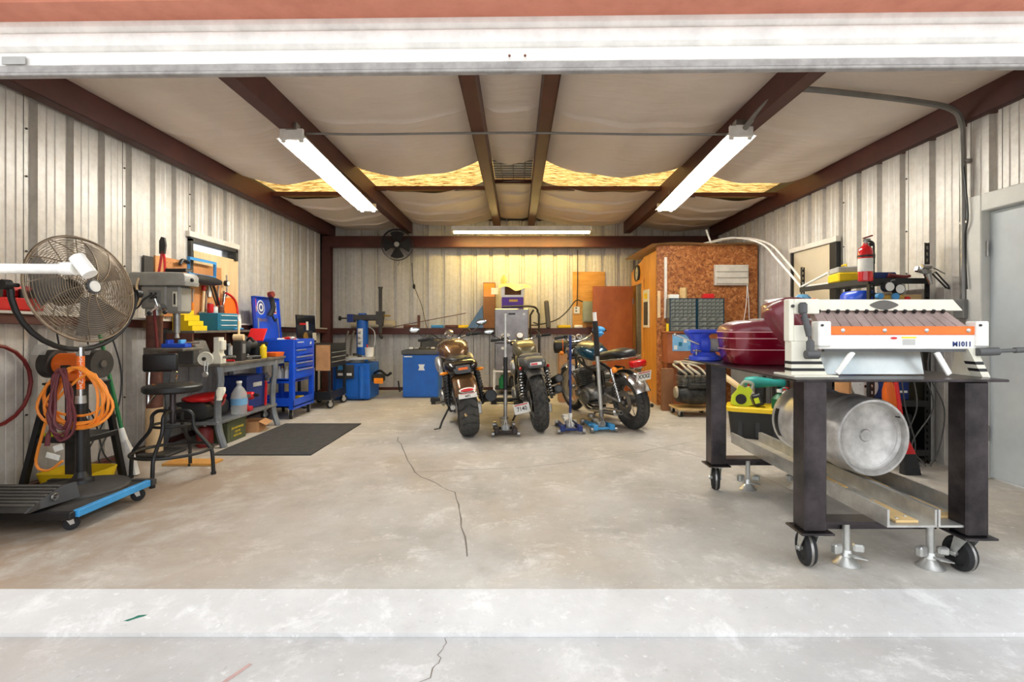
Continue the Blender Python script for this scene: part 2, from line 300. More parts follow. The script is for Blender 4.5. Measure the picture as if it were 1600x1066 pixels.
# ---- corrugated walls: slab behind, sheets as children
def rib_profile(wd, s0=0):
    P = [(0, 0)]; x = .03
    while x < wd-.02:
        for dx, dz in ((0, 0), (.014, -.044), (.062, -.044), (.076, 0), (.135, 0), (.143, -.004), (.151, 0), (.205, 0), (.213, -.004), (.221, 0)):
            if x+dx < wd-.004: P.append((x+dx, dz))
        x += .3047
    P.append((wd, 0)); return P
PAN = {}
def panel(parent, kind, a0, a1, z0, z1):
    wd = a1-a0-.006; key = (kind, round(wd, 3), round(z1-z0, 3))
    if key not in PAN:
        P = rib_profile(wd); vs = []; fs = []; n = len(P)
        for u, d in P:
            for zz in (0, z1-z0):
                vs.append((-d if kind == 'R' else d, u, zz) if kind in 'LR' else (u, -d, zz))
        for i in range(n-1): fs.append((2*i, 2*i+2, 2*i+3, 2*i+1))
        o = obj('wall_panel', B().raw(vs, fs), 'wall_metal', parent, ang=20, recalc=False); PAN[key] = o
    else:
        o = PAN[key].copy(); COL.objects.link(o); o.parent = parent
    o.location = {'L': (XL, a0+.003, z0), 'R': (XR, a0+.003, z0), 'B': (a0+.003, YB, z0)}[kind]
    return o
WY0, WY1, WZ0, WZ1 = 5.49, 6.34, 1.93, 2.16            # left window hole
b = B(); x0, x1 = XL-.16, XL-.06
b.bb((x0, YF, -.1), (x1, WY0, 3.4)); b.bb((x0, WY1, -.1), (x1, YB+.2, 3.4)); b.bb((x0, WY0, -.1), (x1, WY1, WZ0)); b.bb((x0, WY0, WZ1), (x1, WY1, 3.4))
wl = struct('wall_left', b, 'grey_dark')
ys = [YF+.02, 2.726]+[2.726+.9144*k for k in range(1, 8)]
for a0, a1 in zip(ys, ys[1:]):
    if a0 < WY0 < a1: panel(wl, 'L', a0, a1, 0, WZ0); panel(wl, 'L', a0, a1, WZ1, 3.08)
    else: panel(wl, 'L', a0, min(a1, YB-.03), 0, 3.08)
b = B(); b.bb((XL-.16, YB+.06, -.1), (XR+.16, YB+.16, 3.45)); wb = struct('wall_back', b, 'grey_dark')
xs = [XL+.91*k for k in range(9)]
for a0, a1 in zip(xs, xs[1:]): panel(wb, 'B', a0, a1, 0, 3.2)
DY0, DY1, DZ = 2.95, 3.98, 2.14                         # side door hole in the right wall
b = B(); x0, x1 = XR+.06, XR+.16
b.bb((x0, YF, -.1), (x1, DY0, 3.4)); b.bb((x0, DY1, -.1), (x1, YB+.2, 3.4)); b.bb((x0, DY0, DZ), (x1, DY1, 3.4))
wr = struct('wall_right', b, 'grey_dark')
panel(wr, 'R', YF+.02, 2.892, 0, 3.08); panel(wr, 'R', 2.892, 3.806, DZ+.1, 3.08); panel(wr, 'R', 3.806, DY1+.09, DZ+.1, 3.08); panel(wr, 'R', DY1+.09, 4.72, 0, 3.08)
for k in range(6): panel(wr, 'R', 4.72+.9144*k, min(4.72+.9144*(k+1), YB-.03), 0, 3.08)
# panel screws
b = B()
for y in (3.64, 4.554, 5.468):
    for z in (.55, 1.75, 2.3, 2.65): b.cyl((XL, y+.02, z), (XL+.008, y+.02, z), .008, n=6)
for y in (4.72, 5.634):
    for z in (.55, 1.7, 2.1, 2.6): b.cyl((XR, y+.02, z), (XR-.008, y+.02, z), .008, n=6)
o = obj('panel_screws', b, 'dark', wl, w=True); o['kind'] = 'stuff'
# girts, columns, eave beam
def cbar(name, a, c, parent, m='red_oxide'): return obj(name, B().bb(a, c, .006), m, parent, w=True)
b = B(); b.raw([(XL, 2.35, 1.245), (XL+.10, 2.35, 1.245), (XL+.10, 2.35, 1.315), (XL, 2.35, 1.315), (XL, 9.40, 1.07), (XL+.10, 9.40, 1.07), (XL+.10, 9.40, 1.14), (XL, 9.40, 1.14)], [(0, 1, 2, 3), (4, 7, 6, 5), (0, 4, 5, 1), (1, 5, 6, 2), (2, 6, 7, 3), (3, 7, 4, 0)])
obj('girt', b, 'red_oxide', wl, w=True)
b = B(); b.raw([(XL, 2.35, 1.316), (XL+.12, 2.35, 1.316), (XL+.12, 2.35, 1.336), (XL, 2.35, 1.336), (XL, 9.40, 1.141), (XL+.12, 9.40, 1.141), (XL+.12, 9.40, 1.16), (XL, 9.40, 1.16)], [(0, 1, 2, 3), (4, 7, 6, 5), (0, 4, 5, 1), (1, 5, 6, 2), (2, 6, 7, 3), (3, 7, 4, 0)])
obj('ledge_board', b, 'offwhite', wl, w=True)
obj('girt', B().bb((XL+.01, YB-.14, 1.05), (2.08, YB-.004, 1.07)).bb((XL+.01, YB-.14, 1.07), (2.08, YB-.13, 1.15)).bb((XL+.01, YB-.14, 1.15), (2.08, YB-.004, 1.165)), 'red_oxide', wb, w=True)
cbar('girt', (XR-.10, 4.2, 1.07), (XR, 7.5, 1.16), wr)
obj('column', B().bb((XL+.02, YB-.30, 0), (XL+.17, YB-.28, 2.66)).bb((XL+.02, YB-.17, 0), (XL+.17, YB-.15, 2.66)).bb((XL+.085, YB-.28, 0), (XL+.1, YB-.17, 2.66)), 'red_oxide', wb, w=True)
cbar('eave_beam', (XL+.01, YB-.28, 2.655), (XR-.01, YB-.14, 2.86), wb)
obj('base_rail', B().bb((XL+.01, YB-.06, 0), (XR-.01, YB, .05), .004), 'red_oxide', wb, w=True)
obj('base_rail', B().bb((XL, 2.4, 0), (XL+.05, YB-.06, .05), .004), 'red_oxide', wl, w=True)
# ---- roof, purlins, sagging fabric, skylight
SK0, SK1 = 6.25, 7.88
b = B()
for (ya, yb) in ((YF-.1, SK0), (SK1, YB+.2)):
    for sx in (-1, 1):
        xe = XL-.2 if sx < 0 else XR+.2
        for t in (0,): b.raw([(0, ya, 3.42), (xe, ya, 3.42-.055*abs(xe)), (xe, yb, 3.42-.055*abs(xe)), (0, yb, 3.42), (0, ya, 3.50), (xe, ya, 3.50-.055*abs(xe)), (xe, yb, 3.50-.055*abs(xe)), (0, yb, 3.50)], [(0, 1, 2, 3), (4, 7, 6, 5), (0, 4, 5, 1), (1, 5, 6, 2), (2, 6, 7, 3), (3, 7, 4, 0)])
ceil_ = struct('ceiling', b, 'grey_dark')
for sx in (-1, 1):
    xe = XL-.2 if sx < 0 else XR+.2
    b = B(); b.grid(lambda u, v: (xe*u, SK0-.05+(SK1-SK0+.1)*v, 3.44-.055*abs(xe)*u+(.012 if int(u*24) % 2 else 0)), 24, 2)
    o = obj('window_%d' % (2 if sx < 0 else 3), b, 'skylight', recalc=False); o['kind'] = 'structure'
PUR = [(-3.55, -1), (-2.10, -1), (-.43, -1), (.21, 1), (2.02, 1), (3.64, 1)]
for x, s in PUR:
    zt = roofz(x); zb = zt-.225; xw = x+.11 if s < 0 else x          # web position (side turned to the middle)
    b = B(); b.bb((x, YF+.05, zb), (x+.11, YB-.02, zb+.012)); b.bb((x, YF+.05, zt-.012), (x+.11, YB-.02, zt)); b.bb((xw-.008, YF+.05, zb), (xw+.008, YB-.02, zt))
    xl = x if s < 0 else x+.11; b.bb((xl-.004, YF+.05, zb), (xl+.004, YB-.02, zb+.03))
    obj('purlin', b, 'red_oxide', ceil_, w=True)
BAYS = [(-3.44, -2.11), (-1.99, -.44), (-.32, .21), (.32, 2.02), (2.13, 3.64)]
def sheet(x0, x1, y0, y1, sag, seams, nm='insulation_sheet', end=0):
    wdt = x1-x0; big = wdt > 1
    def f(u, v):
        y = y0+(y1-y0)*v; x = x0+wdt*u; s = sag(v)*(1 if big else .35); c = 4*u*(1-u)
        z = roofz(x)-.015-s*c**.8
        for sy, dp in seams: z -= dp*c**.5*math.exp(-((y-sy)/.022)**2)
        z += .012*math.sin(9*x+3*y)*c+.008*math.sin(5.1*y-2*x)*c
        return (x, y+end*c*(v if end > 0 else 1-v), z)
    obj(nm, B().grid(f, 20 if big else 8, 190), 'ceiling_fabric', ceil_, recalc=False, w=True)
for x0, x1 in BAYS:
    sheet(x0, x1, YF+.02, 6.12, lambda v: .05+.05*v+.05*v**6, [(4.75+random.uniform(-.1, .1), .03)], end=.06)
    sheet(x0, x1, 7.0, YB-.03, lambda v: .15-.04*v, [(7.6+random.uniform(-.1, .1), .035), (8.3+random.uniform(-.1, .1), .04), (8.9, .02)], end=-.05)
for x0, x1 in BAYS:
    zz = min(roofz(x0), roofz(x1)); obj('skylight_curb', B().bb((x0, 6.97, zz-.075), (x1, 7.03, zz-.02)), 'red_oxide', ceil_, w=True)
# wire ridge guard under the skylight between the middle purlins
b = B()
for k in range(9): y = 6.15+k*.1; b.cyl((-.31, y, 3.27), (.2, y, 3.27), .008, n=5)
for k in range(3): x = -.2+k*.15; b.cyl((x, 6.1, 3.265), (x, 7.05, 3.265), .006, n=5)
obj('ridge_mesh', b, 'grey', ceil_, w=True); obj('ridge_plate', B().bb((-.31, 6.05, 3.29), (.2, 7.1, 3.30)), 'white', ceil_, w=True)
# ---- front wall above and beside the opening, roller door, red header
YD = YF
b = B(); b.bb((-8, YD-.02, 2.62), (8, YD+.02, 3.6)); b.bb((-8, YD-.02, -.3), (-2.78, YD+.02, 2.62)); b.bb((2.95, YD-.02, -.3), (8, YD+.02, 2.62)); struct('wall_front', b, 'offwhite')
rot = RZ(-1.0)
h = bpy.data.objects.new('trim_1', None)
b = B(); b.box((0, YD-.11, 3.0), (11, .16, .80), .01); o = struct('trim_1', b, 'header_red'); o.matrix_basis = T(0, 2.3, 0) @ rot @ T(0, -2.3, 0)
door = bpy.data.objects.new('door_1', None); COL.objects.link(door); door['kind'] = 'structure'; door.matrix_basis = T(0, YD-.04, 0) @ rot
for k in range(4):
    zz = 2.382+k*.088; b = B(); prof = [(-.014, 0), (-.006, .006), (.004, .018), (.006, .07), (-.002, .08), (-.012, .086), (-.018, .086), (-.018, 0)]
    b.prism([(-u, v) for u, v in prof], 5.9, T(.08, 0, zz) @ YZ); obj('door_slat', b, 'white_gloss', door)
b = B(); b.bb((-2.87, -.028, 2.352), (3.03, .02, 2.386), .004); b.bb((-2.87, -.035, 2.338), (3.03, .0, 2.352), .003); mat('bar_grey', (150, 146, 142), .7, scale=14, col2=(172, 168, 164)); obj('bottom_bar', b, 'bar_grey', door)
mat('rivet', (120, 70, 50), .6)
for x in (-.034, .036): obj('rivet', B().sph((x, -.018, 2.416), (.006, .006, .006), 8, 6), 'rivet', door)
obj('sticker', B().bb((-2.36, -.016, 2.4), (-2.25, -.0125, 2.435)), 'grey_light', door)
# ---- right side door with frame
dd = bpy.data.objects.new('door_2', None); COL.objects.link(dd); dd['kind'] = 'structure'
mat('door_paint', (196, 204, 208), .45, var=.04); mat('frame_paint', (214, 214, 208), .5, var=.05)
obj('door_leaf', B().bb((XR+.02, DY0+.05, .015), (XR+.06, DY1-.05, DZ-.04), .004), 'door_paint', dd)
obj('door_frame', B().bb((XR-.05, DY1-.05, 0), (XR+.1, DY1+.08, DZ+.10), .006).bb((XR-.05, DY0-.08, 0), (XR+.1, DY0+.05, DZ+.10), .006).bb((XR-.05, DY0+.05, DZ-.035), (XR+.1, DY1-.05, DZ+.10), .006), 'frame_paint', dd)
obj('hinge', B().cyl((XR+.0, DY1-.055, 1.75), (XR+.0, DY1-.055, 1.87), .012), 'steel', dd); obj('hinge', B().cyl((XR+.0, DY1-.055, .3), (XR+.0, DY1-.055, .42), .012), 'steel', dd)
obj('knob', B().sph((XR-.03, DY0+.13, .95), .03).cyl((XR-.03, DY0+.13, .95), (XR+.03, DY0+.13, .95), .012), 'steel', dd)
# ---- left window: frame, pane
win = bpy.data.objects.new('window_1', None); COL.objects.link(win); win['kind'] = 'structure'
b = B(); xa, xb = XL-.06, XL+.04
b.bb((xa, WY0-.04, WZ1-.025), (xb, WY1+.03, WZ1+.02)); b.bb((xa, WY0-.04, WZ0-.15), (xb, WY0, WZ1)); b.bb((xa, WY1-.02, WZ0+.1), (xb, WY1+.03, WZ1)); obj('window_frame', b, 'dark', win)
obj('window_trim', B().bb((XL, WY0-.07, WZ1+.02), (XL+.045, WY1+.06, WZ1+.08)), 'offwhite', win)
mat('pane', (250, 252, 252), .15, trans=.9, var=0); obj('pane', B().bb((XL-.08, WY0, WZ0-.0), (XL-.072, WY1, WZ1)), 'pane', win)
# ---- right window with shade, frame proud of the wall
win = bpy.data.objects.new('window_4', None); COL.objects.link(win); win['kind'] = 'structure'
obj('window_shade', B().bb((XR-.03, 5.82, 1.42), (XR-.004, 6.62, 2.17), .003), 'tan', win)
obj('window_trim', B().bb((XR-.06, 5.70, 2.172), (XR-.002, 6.68, 2.235), .003), 'offwhite', win)
b = B(); b.bb((XR-.06, 5.70, 1.4), (XR-.002, 5.82, 2.17), .003); b.bb((XR-.06, 6.62, 1.4), (XR-.002, 6.65, 2.17), .003); obj('window_frame', b, 'black', win)
# ---- plywood office in the back right corner
OX, OY, OZ = 2.13, 7.60, 2.44
wo = struct('wall_office_front', B().bb((OX, OY, 0), (XR-.04, OY+.05, OZ)), 'osb')
b = B(); b.bb((OX, OY+.051, 0), (OX+.05, 8.42, 2.36)); b.bb((OX, 9.17, 0), (OX+.05, YB-.15, 2.20)); b.raw([(OX, 8.42, 1.95), (OX+.05, 8.42, 1.95), (OX+.05, 9.17, 1.95), (OX, 9.17, 1.95), (OX, 8.42, 2.34), (OX+.05, 8.42, 2.34), (OX+.05, 9.17, 2.22), (OX, 9.17, 2.22)], [(0, 1, 2, 3), (4, 7, 6, 5), (0, 4, 5, 1), (1, 5, 6, 2), (2, 6, 7, 3), (3, 7, 4, 0)])
wos = struct('wall_office_side', b, 'ply_amber')
def lid(u, v):
    x = OX-.10+(XR-.06-OX+.10)*u; y = OY-.10+1.9*v; return (x, y, 2.452+.02*math.sin(3*u)+.012*math.sin(8*u+2*v)-.01*(1-v))
b = B(); b.grid(lid, 24, 6); b.grid(lambda u, v: tuple(a-c for a, c in zip(lid(u, v), (0, 0, .011))), 24, 6); o = obj('ceiling_office', b, 'ply_pale', recalc=False); o['kind'] = 'structure'
struct('wall_office_inside', B().bb((OX+.7, OY+.06, 0), (OX+.74, YB-.2, 2.3)), 'offwhite')
d3 = bpy.data.objects.new('door_3', None); COL.objects.link(d3); d3['kind'] = 'structure'; d3.matrix_basis = T(OX-.02, 9.12, 0) @ RZ(4)
obj('door_leaf', B().bb((-.74, -.02, .02), (0, .02, 1.93), .003), 'door_wood', d3)
obj('knob', B().sph((-.67, -.06, .95), .03).cyl((-.67, -.06, .95), (-.67, -.02, .95), .012), 'steel', d3)
obj('hinge', B().cyl((.0, -.03, 1.6), (.0, -.03, 1.7), .01), 'steel', d3)
obj('trim_2', B().bb((OX-.03, 8.36, 0), (OX-.002, 8.44, 2.0), .002).bb((OX-.03, 8.44, 1.93), (OX-.002, 9.1, 2.0), .002), 'ply_amber')['kind'] = 'structure'
# ---- fluorescent lights
def fluo(label, p0, p1, m, wd=.2, up=(0, 0, 1)):
    p0 = Vector(p0); p1 = Vector(p1); d = (p1-p0); ln = d.length; mid = (p0+p1)/2; ang = math.atan2(d.y, d.x); tilt = math.asin(d.z/ln)
    t = thing('fluorescent_light', label, 'light'); t.matrix_basis = T(*mid) @ Matrix.Rotation(ang, 4, 'Z') @ Matrix.Rotation(-tilt, 4, 'Y')
    b = B(); b.prism([(-wd/2, -.012), (-wd/2, -.004), (-.05, .035), (-.045, .085), (.045, .085), (.05, .035), (wd/2, -.004), (wd/2, -.012), (.04, .024), (-.04, .024)], ln, YZ); obj('reflector', b, 'white', t)
    for s in (-1, 1):
        obj('lamp_tube', B().cyl((-ln/2+.03, s*wd*.3, -.012), (ln/2-.03, s*wd*.3, -.012), .019, n=10), m, t)
        obj('end_cap', B().box((s*(ln/2-.012), 0, .03), (.03, wd*.8, .1), .006), 'white', t)
        for q in (-1, 1): obj('lamp_socket', B().box((s*(ln/2-.03), q*wd*.3, -.008), (.022, .045, .06), .006), 'white', t)
    return t
t1 = fluo('glaring twin-tube fluorescent strip hung above the cluttered workbench wall', (-2.00, 4.42, 2.875), (-2.04, 6.86, 2.80), 'tube', .26)
t2 = fluo('glaring twin-tube fluorescent strip hung by the conduit on the door side', (1.97, 4.38, 2.885), (2.02, 6.84, 2.80), 'tube', .26)
t3 = fluo('yellow-glowing fluorescent strip mounted crosswise before the back beam', (-1.14, 8.72, 2.86), (1.30, 8.72, 2.86), 'tube_warm', .16)
for t in (t1, t2):
    for s in (-1, 1): obj('hanger', B().cyl((s*1.0, 0, .08), (s*1.0, 0, .19), .008, n=6).box((s*1.0, 0, .09), (.05, .08, .02)), 'steel', t)
    obj('junction_box', B().box((-1.19, .0, .10), (.08, .1, .07), .005), 'steel', t)
for s in (-1, 1): obj('hanger', B().cyl((s*.26, 0, .08), (s*.26, 0, .21), .008, n=6), 'steel', t3)
# ---- conduits
mat('conduit', (132, 130, 126), .4, .5)
tag(obj('conduit', B().tube([(-1.95, 4.62, 2.985), (-1.4, 4.68, 3.0), (-.38, 4.72, 3.028), (.26, 4.72, 3.028), (1.3, 4.66, 2.99), (1.95, 4.6, 2.97)], .011, 8, k=6), 'conduit'), 'thin grey conduit strung across under the ceiling between the two hanging strips', 'conduit')
pts = [(2.0, 4.38, 2.94), (2.02, 4.15, 3.0), (2.06, 3.9, 3.03), (2.2, 3.86, 3.035), (2.6, 3.9, 3.02), (3.2, 3.98, 2.99), (3.5, 4.02, 2.95), (3.6, 4.05, 2.86), (3.64, 4.08, 2.7)]
t = thing('wall_conduit', 'grey electrical conduit bending from the ceiling down the wall beside the white door', 'conduit', (3.66, 4.1, 1.3))
obj('pipe', B().tube(pts+[(3.655, 4.085, 2.2), (3.655, 4.085, 1.42)], .023, 8, k=5), 'conduit', t, w=True)
for z in (2.55, 2.05, 1.55): obj('strap', B().box((3.672, 4.085, z), (.05, .07, .025), .004), 'steel', t, w=True)
obj('outlet_box', B().box((3.65, 4.09, 1.34), (.08, .10, .16), .008), 'grey', t, w=True)
obj('cable', B().tube([(3.63, 4.06, 2.5), (3.63, 4.02, 2.1), (3.64, 4.06, 1.9), (3.63, 4.03, 1.5)], .007, 6, k=6), 'black', t, w=True)
# ================================================================ steel table, brake, keg and all on the door side
t = thing('steel_table', 'heavy black square-tube steel table on casters with plate top', 'table', (1.8, 3.1, 0))
TZ = .95
obj('table_top', B().bb((1.31, 2.34, TZ-.012), (2.31, 3.92, TZ), .003), 'steel_dark', t, w=True)
LEGS = [(1.45, 2.475), (2.185, 2.42), (1.45, 3.64), (2.185, 3.60)]
CR = [-8, 3, -15, 0]
for (x, y), r in zip(LEGS, CR):
    lg = obj('leg', B().box((x, y, (TZ-.012+.2)/2), (.11, .11, TZ-.212), .008), 'steel_dark', t, w=True)
    obj('foot_plate', B().box((x, y, .195), (.16, .15, .01), .002), 'steel_dark', lg, w=True)
    c = bpy.data.objects.new('caster', None); COL.objects.link(c); c.parent = t; c.matrix_basis = T(x-1.8, y-3.1, 0) @ RZ(r)
    b = B(); b.cyl((0, 0, .18), (0, 0, .19), .045); b.box((0, 0, .183), (.09, .1, .006)); 
    for s in (-1, 1): b.prism([(-.03, .175), (.035, .175), (.055, .10), (.05, .07), (.03, .07), (.02, .1)], .005, T(s*.034, 0, 0) @ YZ)
    b.cyl((-.045, .04, .083), (.045, .04, .083), .011, n=8); obj('fork', b, 'zinc', c)
    b = B(); b.lathe([(.0, -.018), (.03, -.02), (.055, -.014), (.06, -.025), (.074, -.025), (.083, -.012), (.083, .012), (.074, .025), (.06, .025), (.055, .014), (.03, .02), (0, .018)], T(0, .04, .083) @ RY(90), 28); obj('wheel', b, 'rubber', c)
    obj('tyre_band', B().lathe([(.0832, -.006), (.0838, -.004), (.0838, .004), (.0832, .006)], T(0, .04, .083) @ RY(90), 28), 'steel', c)
for y in (2.50, 3.66): obj('crossbar', B().bb((1.505, y-.05, .225), (2.13, y+.05, .24)).bb((1.505, y+.035, .17), (2.13, y+.05, .225)), 'steel_dark', t, w=True)
for x, y in ((1.66, 2.52), (2.06, 2.49), (1.70, 3.68), (2.06, 3.68)):
    b = B(); b.cyl((x, y, .06), (x, y, .224), .017); b.cyl((x, y, .045), (x, y, .075), .03, .022); f = obj('floor_lock', b, 'zinc', t, w=True)
    obj('foot_pad', B().lathe([(0, .03), (.025, .045), (.05, .012), (.062, .003), (.06, 0), (0, 0)], T(x, y, 0), 20), 'zinc', f, w=True)
    obj('pedal', B().box((x-.06, y-.02, .088), (.05, .035, .05), .008, RZ(20)).box((x+.055, y-.01, .085), (.05, .035, .04), .008, RZ(-15)).box((x+.03, y-.04, .055), (.07, .06, .006), .002, RY(10)), 'zinc', f, w=True)
# two aluminium channels lying on the crossbars
for i, x in enumerate((1.765, 2.008)):
    q = thing('aluminium_channel', ('long aluminium channel on the table crossbars, the one toward the motorcycles', 'long aluminium channel on the table crossbars, the one toward the white door')[i], 'channel', (x+.12, 3.2, .2402), group='channels on the table crossbars')
    b = B(); b.bb((0, 2.38, .2402), (.238, 4.12, .25)); b.bb((0, 2.38, .25), (.011, 4.12, .325)); b.bb((.227, 2.38, .25), (.238, 4.12, .325)); b.v = [(v[0]+x, v[1], v[2]) for v in b.v]; obj('channel_body', b, 'alu', q, w=True)
    for yy, l in ((2.62, .3), (3.1, .35)):
        if i == 0 and yy < 3: yy -= .06
        obj('wood_strip', B().box((x+.119, yy, .256), (.11, l, .012), .002), 'wood', q, w=True)
        for k in (-1, 1):
            for u, v in ((-.03, .32), (.03, .4)): obj('bolt_head', B().sph((x+.119+u*k, yy+k*l*v, .263), (.009, .009, .004), 8, 4), 'zinc', q, w=True)
# keg
KX, KZ = 2.05, .327+.232
t = thing('beer_keg', 'dented stainless keg lying on its side on the channels', 'keg', (KX, 3.2, .327), rz=5)
m = T(KX, 2.88, KZ) @ RZ(5) @ RX(-90)
b = B(); b.lathe([(0, .055), (.06, .052), (.15, .045), (.185, .035), (.198, .02), (.2, -.002), (.207, -.012), (.219, -.012), (.225, .0), (.225, .1), (.222, .115), (.228, .13), (.232, .15), (.228, .17), (.222, .185), (.222, .37), (.228, .385), (.232, .4), (.228, .42), (.222, .435), (.222, .5), (.218, .52), (.222, .53), (.222, .62), (.21, .628), (.2, .61), (.196, .54), (.1, .56), (0, .565)], m, 44); obj('keg_body', b, 'keg_steel', t, w=True)
obj('boss', B().lathe([(0, .045), (.032, .045), (.038, .052), (.042, .056)], m, 24), 'keg_steel', t, w=True)
obj('dome_ring', B().ring(m @ Vector((0, 0, .036)), .186, .004, m.to_3x3() @ Vector((0, 0, 1)), 40), 'keg_steel', t, w=True)
obj('drain_hole', B().cyl(m @ Vector((.165, -.115, -.006)), m @ Vector((.165, -.115, .03)), .006), 'black', t, w=True)
for a in (150, 330): obj('grip_slot', B().lathe([(.2232, .55), (.2236, .552), (.2236, .59), (.2232, .592)], m, 10, a, a+50), 'black', t, w=True)
# ---- box-and-pan brake
t = thing('sheet_metal_brake', 'cream box-and-pan sheet metal brake with orange bending strip on steel table', 'brake', (1.86, 2.65, TZ))
MB_ = 'cream'
e = obj('end_frame', B().bb((1.35, 2.475, 1.125), (1.375, 2.53, 1.336), .004).bb((1.375, 2.475, 1.262), (1.50, 2.53, 1.336), .003).bb((1.375, 2.475, 1.125), (1.455, 2.53, 1.205), .003).prism([(1.36, TZ+.01), (1.535, TZ+.01), (1.475, 1.125), (1.36, 1.125)], .06, T(0, 2.505, 0) @ XZ), MB_, t, w=True)
obj('foot_flange', B().bb((1.345, 2.42, TZ+.0005), (1.56, 2.62, TZ+.0105), .002), MB_, e, w=True)
for z in (.978, 1.012): g = lambda q: 1.535-.06*(q-TZ)/.165; obj('black_stripe', B().prism([(1.358, z), (g(z)+.002, z), (g(z+.014)+.002, z+.014), (1.358, z+.014)], .064, T(0, 2.505, 0) @ XZ), 'black', e, w=True)
e = obj('end_frame', B().prism([(2.44, TZ+.001), (2.63, TZ+.001), (2.61, TZ+.05), (2.58, 1.20), (2.49, 1.20), (2.47, 1.03)], .014, T(2.285, 0, 0) @ YZ), MB_, t, w=True)
for x, sg in ((2.235, 1),):                                   # flared front foot with stripes
    for z0, z1, mm in ((TZ+.001, .978, MB_), (.978, .993, 'black'), (.993, 1.012, MB_), (1.012, 1.027, 'black'), (1.027, 1.09, MB_)):
        g = lambda z: .07*(1.09-z)/.14
        obj('foot_band', B().raw([(x-.03+g(z0), 2.44, z0), (x+.01+g(z0), 2.44, z0), (x+.01+g(z1), 2.44, z1), (x-.03+g(z1), 2.44, z1), (x-.03+g(z0), 2.50, z0), (x+.01+g(z0), 2.50, z0), (x+.01+g(z1), 2.50, z1), (x-.03+g(z1), 2.50, z1)], [(0, 1, 2, 3), (4, 7, 6, 5), (0, 4, 5, 1), (1, 5, 6, 2), (2, 6, 7, 3), (3, 7, 4, 0)]), mm, e, w=True)
b = B(); b.raw([(1.44, 2.532, 1.280), (2.26, 2.532, 1.280), (2.21, 2.532, 1.336), (1.44, 2.532, 1.336), (1.44, 2.62, 1.280), (2.26, 2.62, 1.280), (2.21, 2.62, 1.336), (1.44, 2.62, 1.336)], [(0, 1, 2, 3), (4, 7, 6, 5), (0, 4, 5, 1), (1, 5, 6, 2), (2, 6, 7, 3), (3, 7, 4, 0)]); obj('clamp_beam', b, MB_, t, w=True)
mat('finger', (150, 130, 124), .42, .25, scale=5, col2=(184, 162, 156))
xs = [1.505+i*.0485 for i in range(15)]
for i in range(14):
    x0 = xs[i]; x1 = xs[i+1]-.0006
    f = obj('finger', B().raw([(x0+.05*(i/14), 2.475, 1.20), (x1+.05*(i/14), 2.475, 1.20), (x1, 2.55, 1.281), (x0, 2.55, 1.281), (x0+.05*(i/14), 2.50, 1.19), (x1+.05*(i/14), 2.50, 1.19), (x1, 2.58, 1.262), (x0, 2.58, 1.262)], [(0, 1, 2, 3), (4, 7, 6, 5), (0, 4, 5, 1), (1, 5, 6, 2), (2, 6, 7, 3), (3, 7, 4, 0)]), 'finger', t, w=True)
    obj('bolt', B().cyl(((x0+x1)/2, 2.535, 1.270), ((x0+x1)/2-.0, 2.526, 1.282), .0085, n=8), 'black', f, w=True)
obj('bending_strip', B().bb((1.535, 2.445, 1.158), (2.248, 2.475, 1.2), .004), 'orange', t, w=True)
for x in (1.595, 1.80, 2.005, 2.21): obj('cap_screw', B().sph((x, 2.444, 1.18), (.011, .006, .011), 10, 6), 'zinc', t, w=True)
obj('apron', B().bb((1.475, 2.445, 1.088), (2.30, 2.475, 1.157), .004), 'white', t, w=True)
obj('apron_lip', B().bb((1.51, 2.452, 1.074), (2.2, 2.475, 1.087)), 'grey_dark', t, w=True)
for x in (1.505, 2.275): obj('pivot_bracket', B().bb((x-.035, 2.432, 1.10), (x+.028, 2.50, 1.225), .006), 'white', t, w=True); obj('pivot_pin', B().cyl((x-.02, 2.425, 1.205), (x-.02, 2.44, 1.205), .006, n=8), 'dark', t, w=True)
for a, c in (((1.655, 2.46, 1.074), (1.575, 2.46, .967)), ((2.065, 2.46, 1.074), (2.13, 2.46, .962))):
    d = Vector(c)-Vector(a); obj('brace', B().box([(a[i]+c[i])/2 for i in range(3)], (.026, .012, d.length), .002, RY(math.degrees(math.atan2(d.x, d.z)))), 'white', t, w=True)
b = B(); b.box((1.405, 2.455, 1.288), (.035, .04, .06), .01); b.cyl((1.408, 2.45, 1.265), (1.42, 2.44, 1.19), .012, .016); b.cyl((1.42, 2.44, 1.19), (1.423, 2.435, 1.15), .016, .012); b.cyl((1.423, 2.435, 1.15), (1.425, 2.43, 1.12), .006); b.box((1.43, 2.435, 1.10), (.036, .03, .07), .01); b.cyl((1.405, 2.43, 1.062), (1.465, 2.43, 1.062), .022); obj('clamp_linkage', b, 'grey_dark', t, w=True)
b = B(); b.cyl((2.24, 2.43, 1.075), (2.34, 2.43, 1.078), .02); b.cyl((2.3, 2.43, 1.078), (2.62, 2.42, 1.092), .009); b.cyl((2.42, 2.43, 1.083), (2.62, 2.42, 1.092), .014); obj('handle', b, 'grey_dark', t, w=True)
obj('nameplate', B().prism([(.072*math.cos(a/24*2*PI)*(1.0), .018*math.sin(a/24*2*PI)*(1+.35*math.cos(a/24*4*PI+PI))) for a in range(24)], .004, T(1.86, 2.530, 1.308) @ XZ), 'vinyl_brown', t, w=True)
text('M1011', .034, 'blue_dark', T(2.178, 2.4435, 1.112) @ FACE_CAM, t, w=True, bold=.0008)
obj('sticker', B().prism([(.017*math.cos(a/12*2*PI), .006*math.sin(a/12*2*PI)) for a in range(12)], .001, T(1.845, 2.4442, 1.142) @ XZ), 'red', t, w=True)
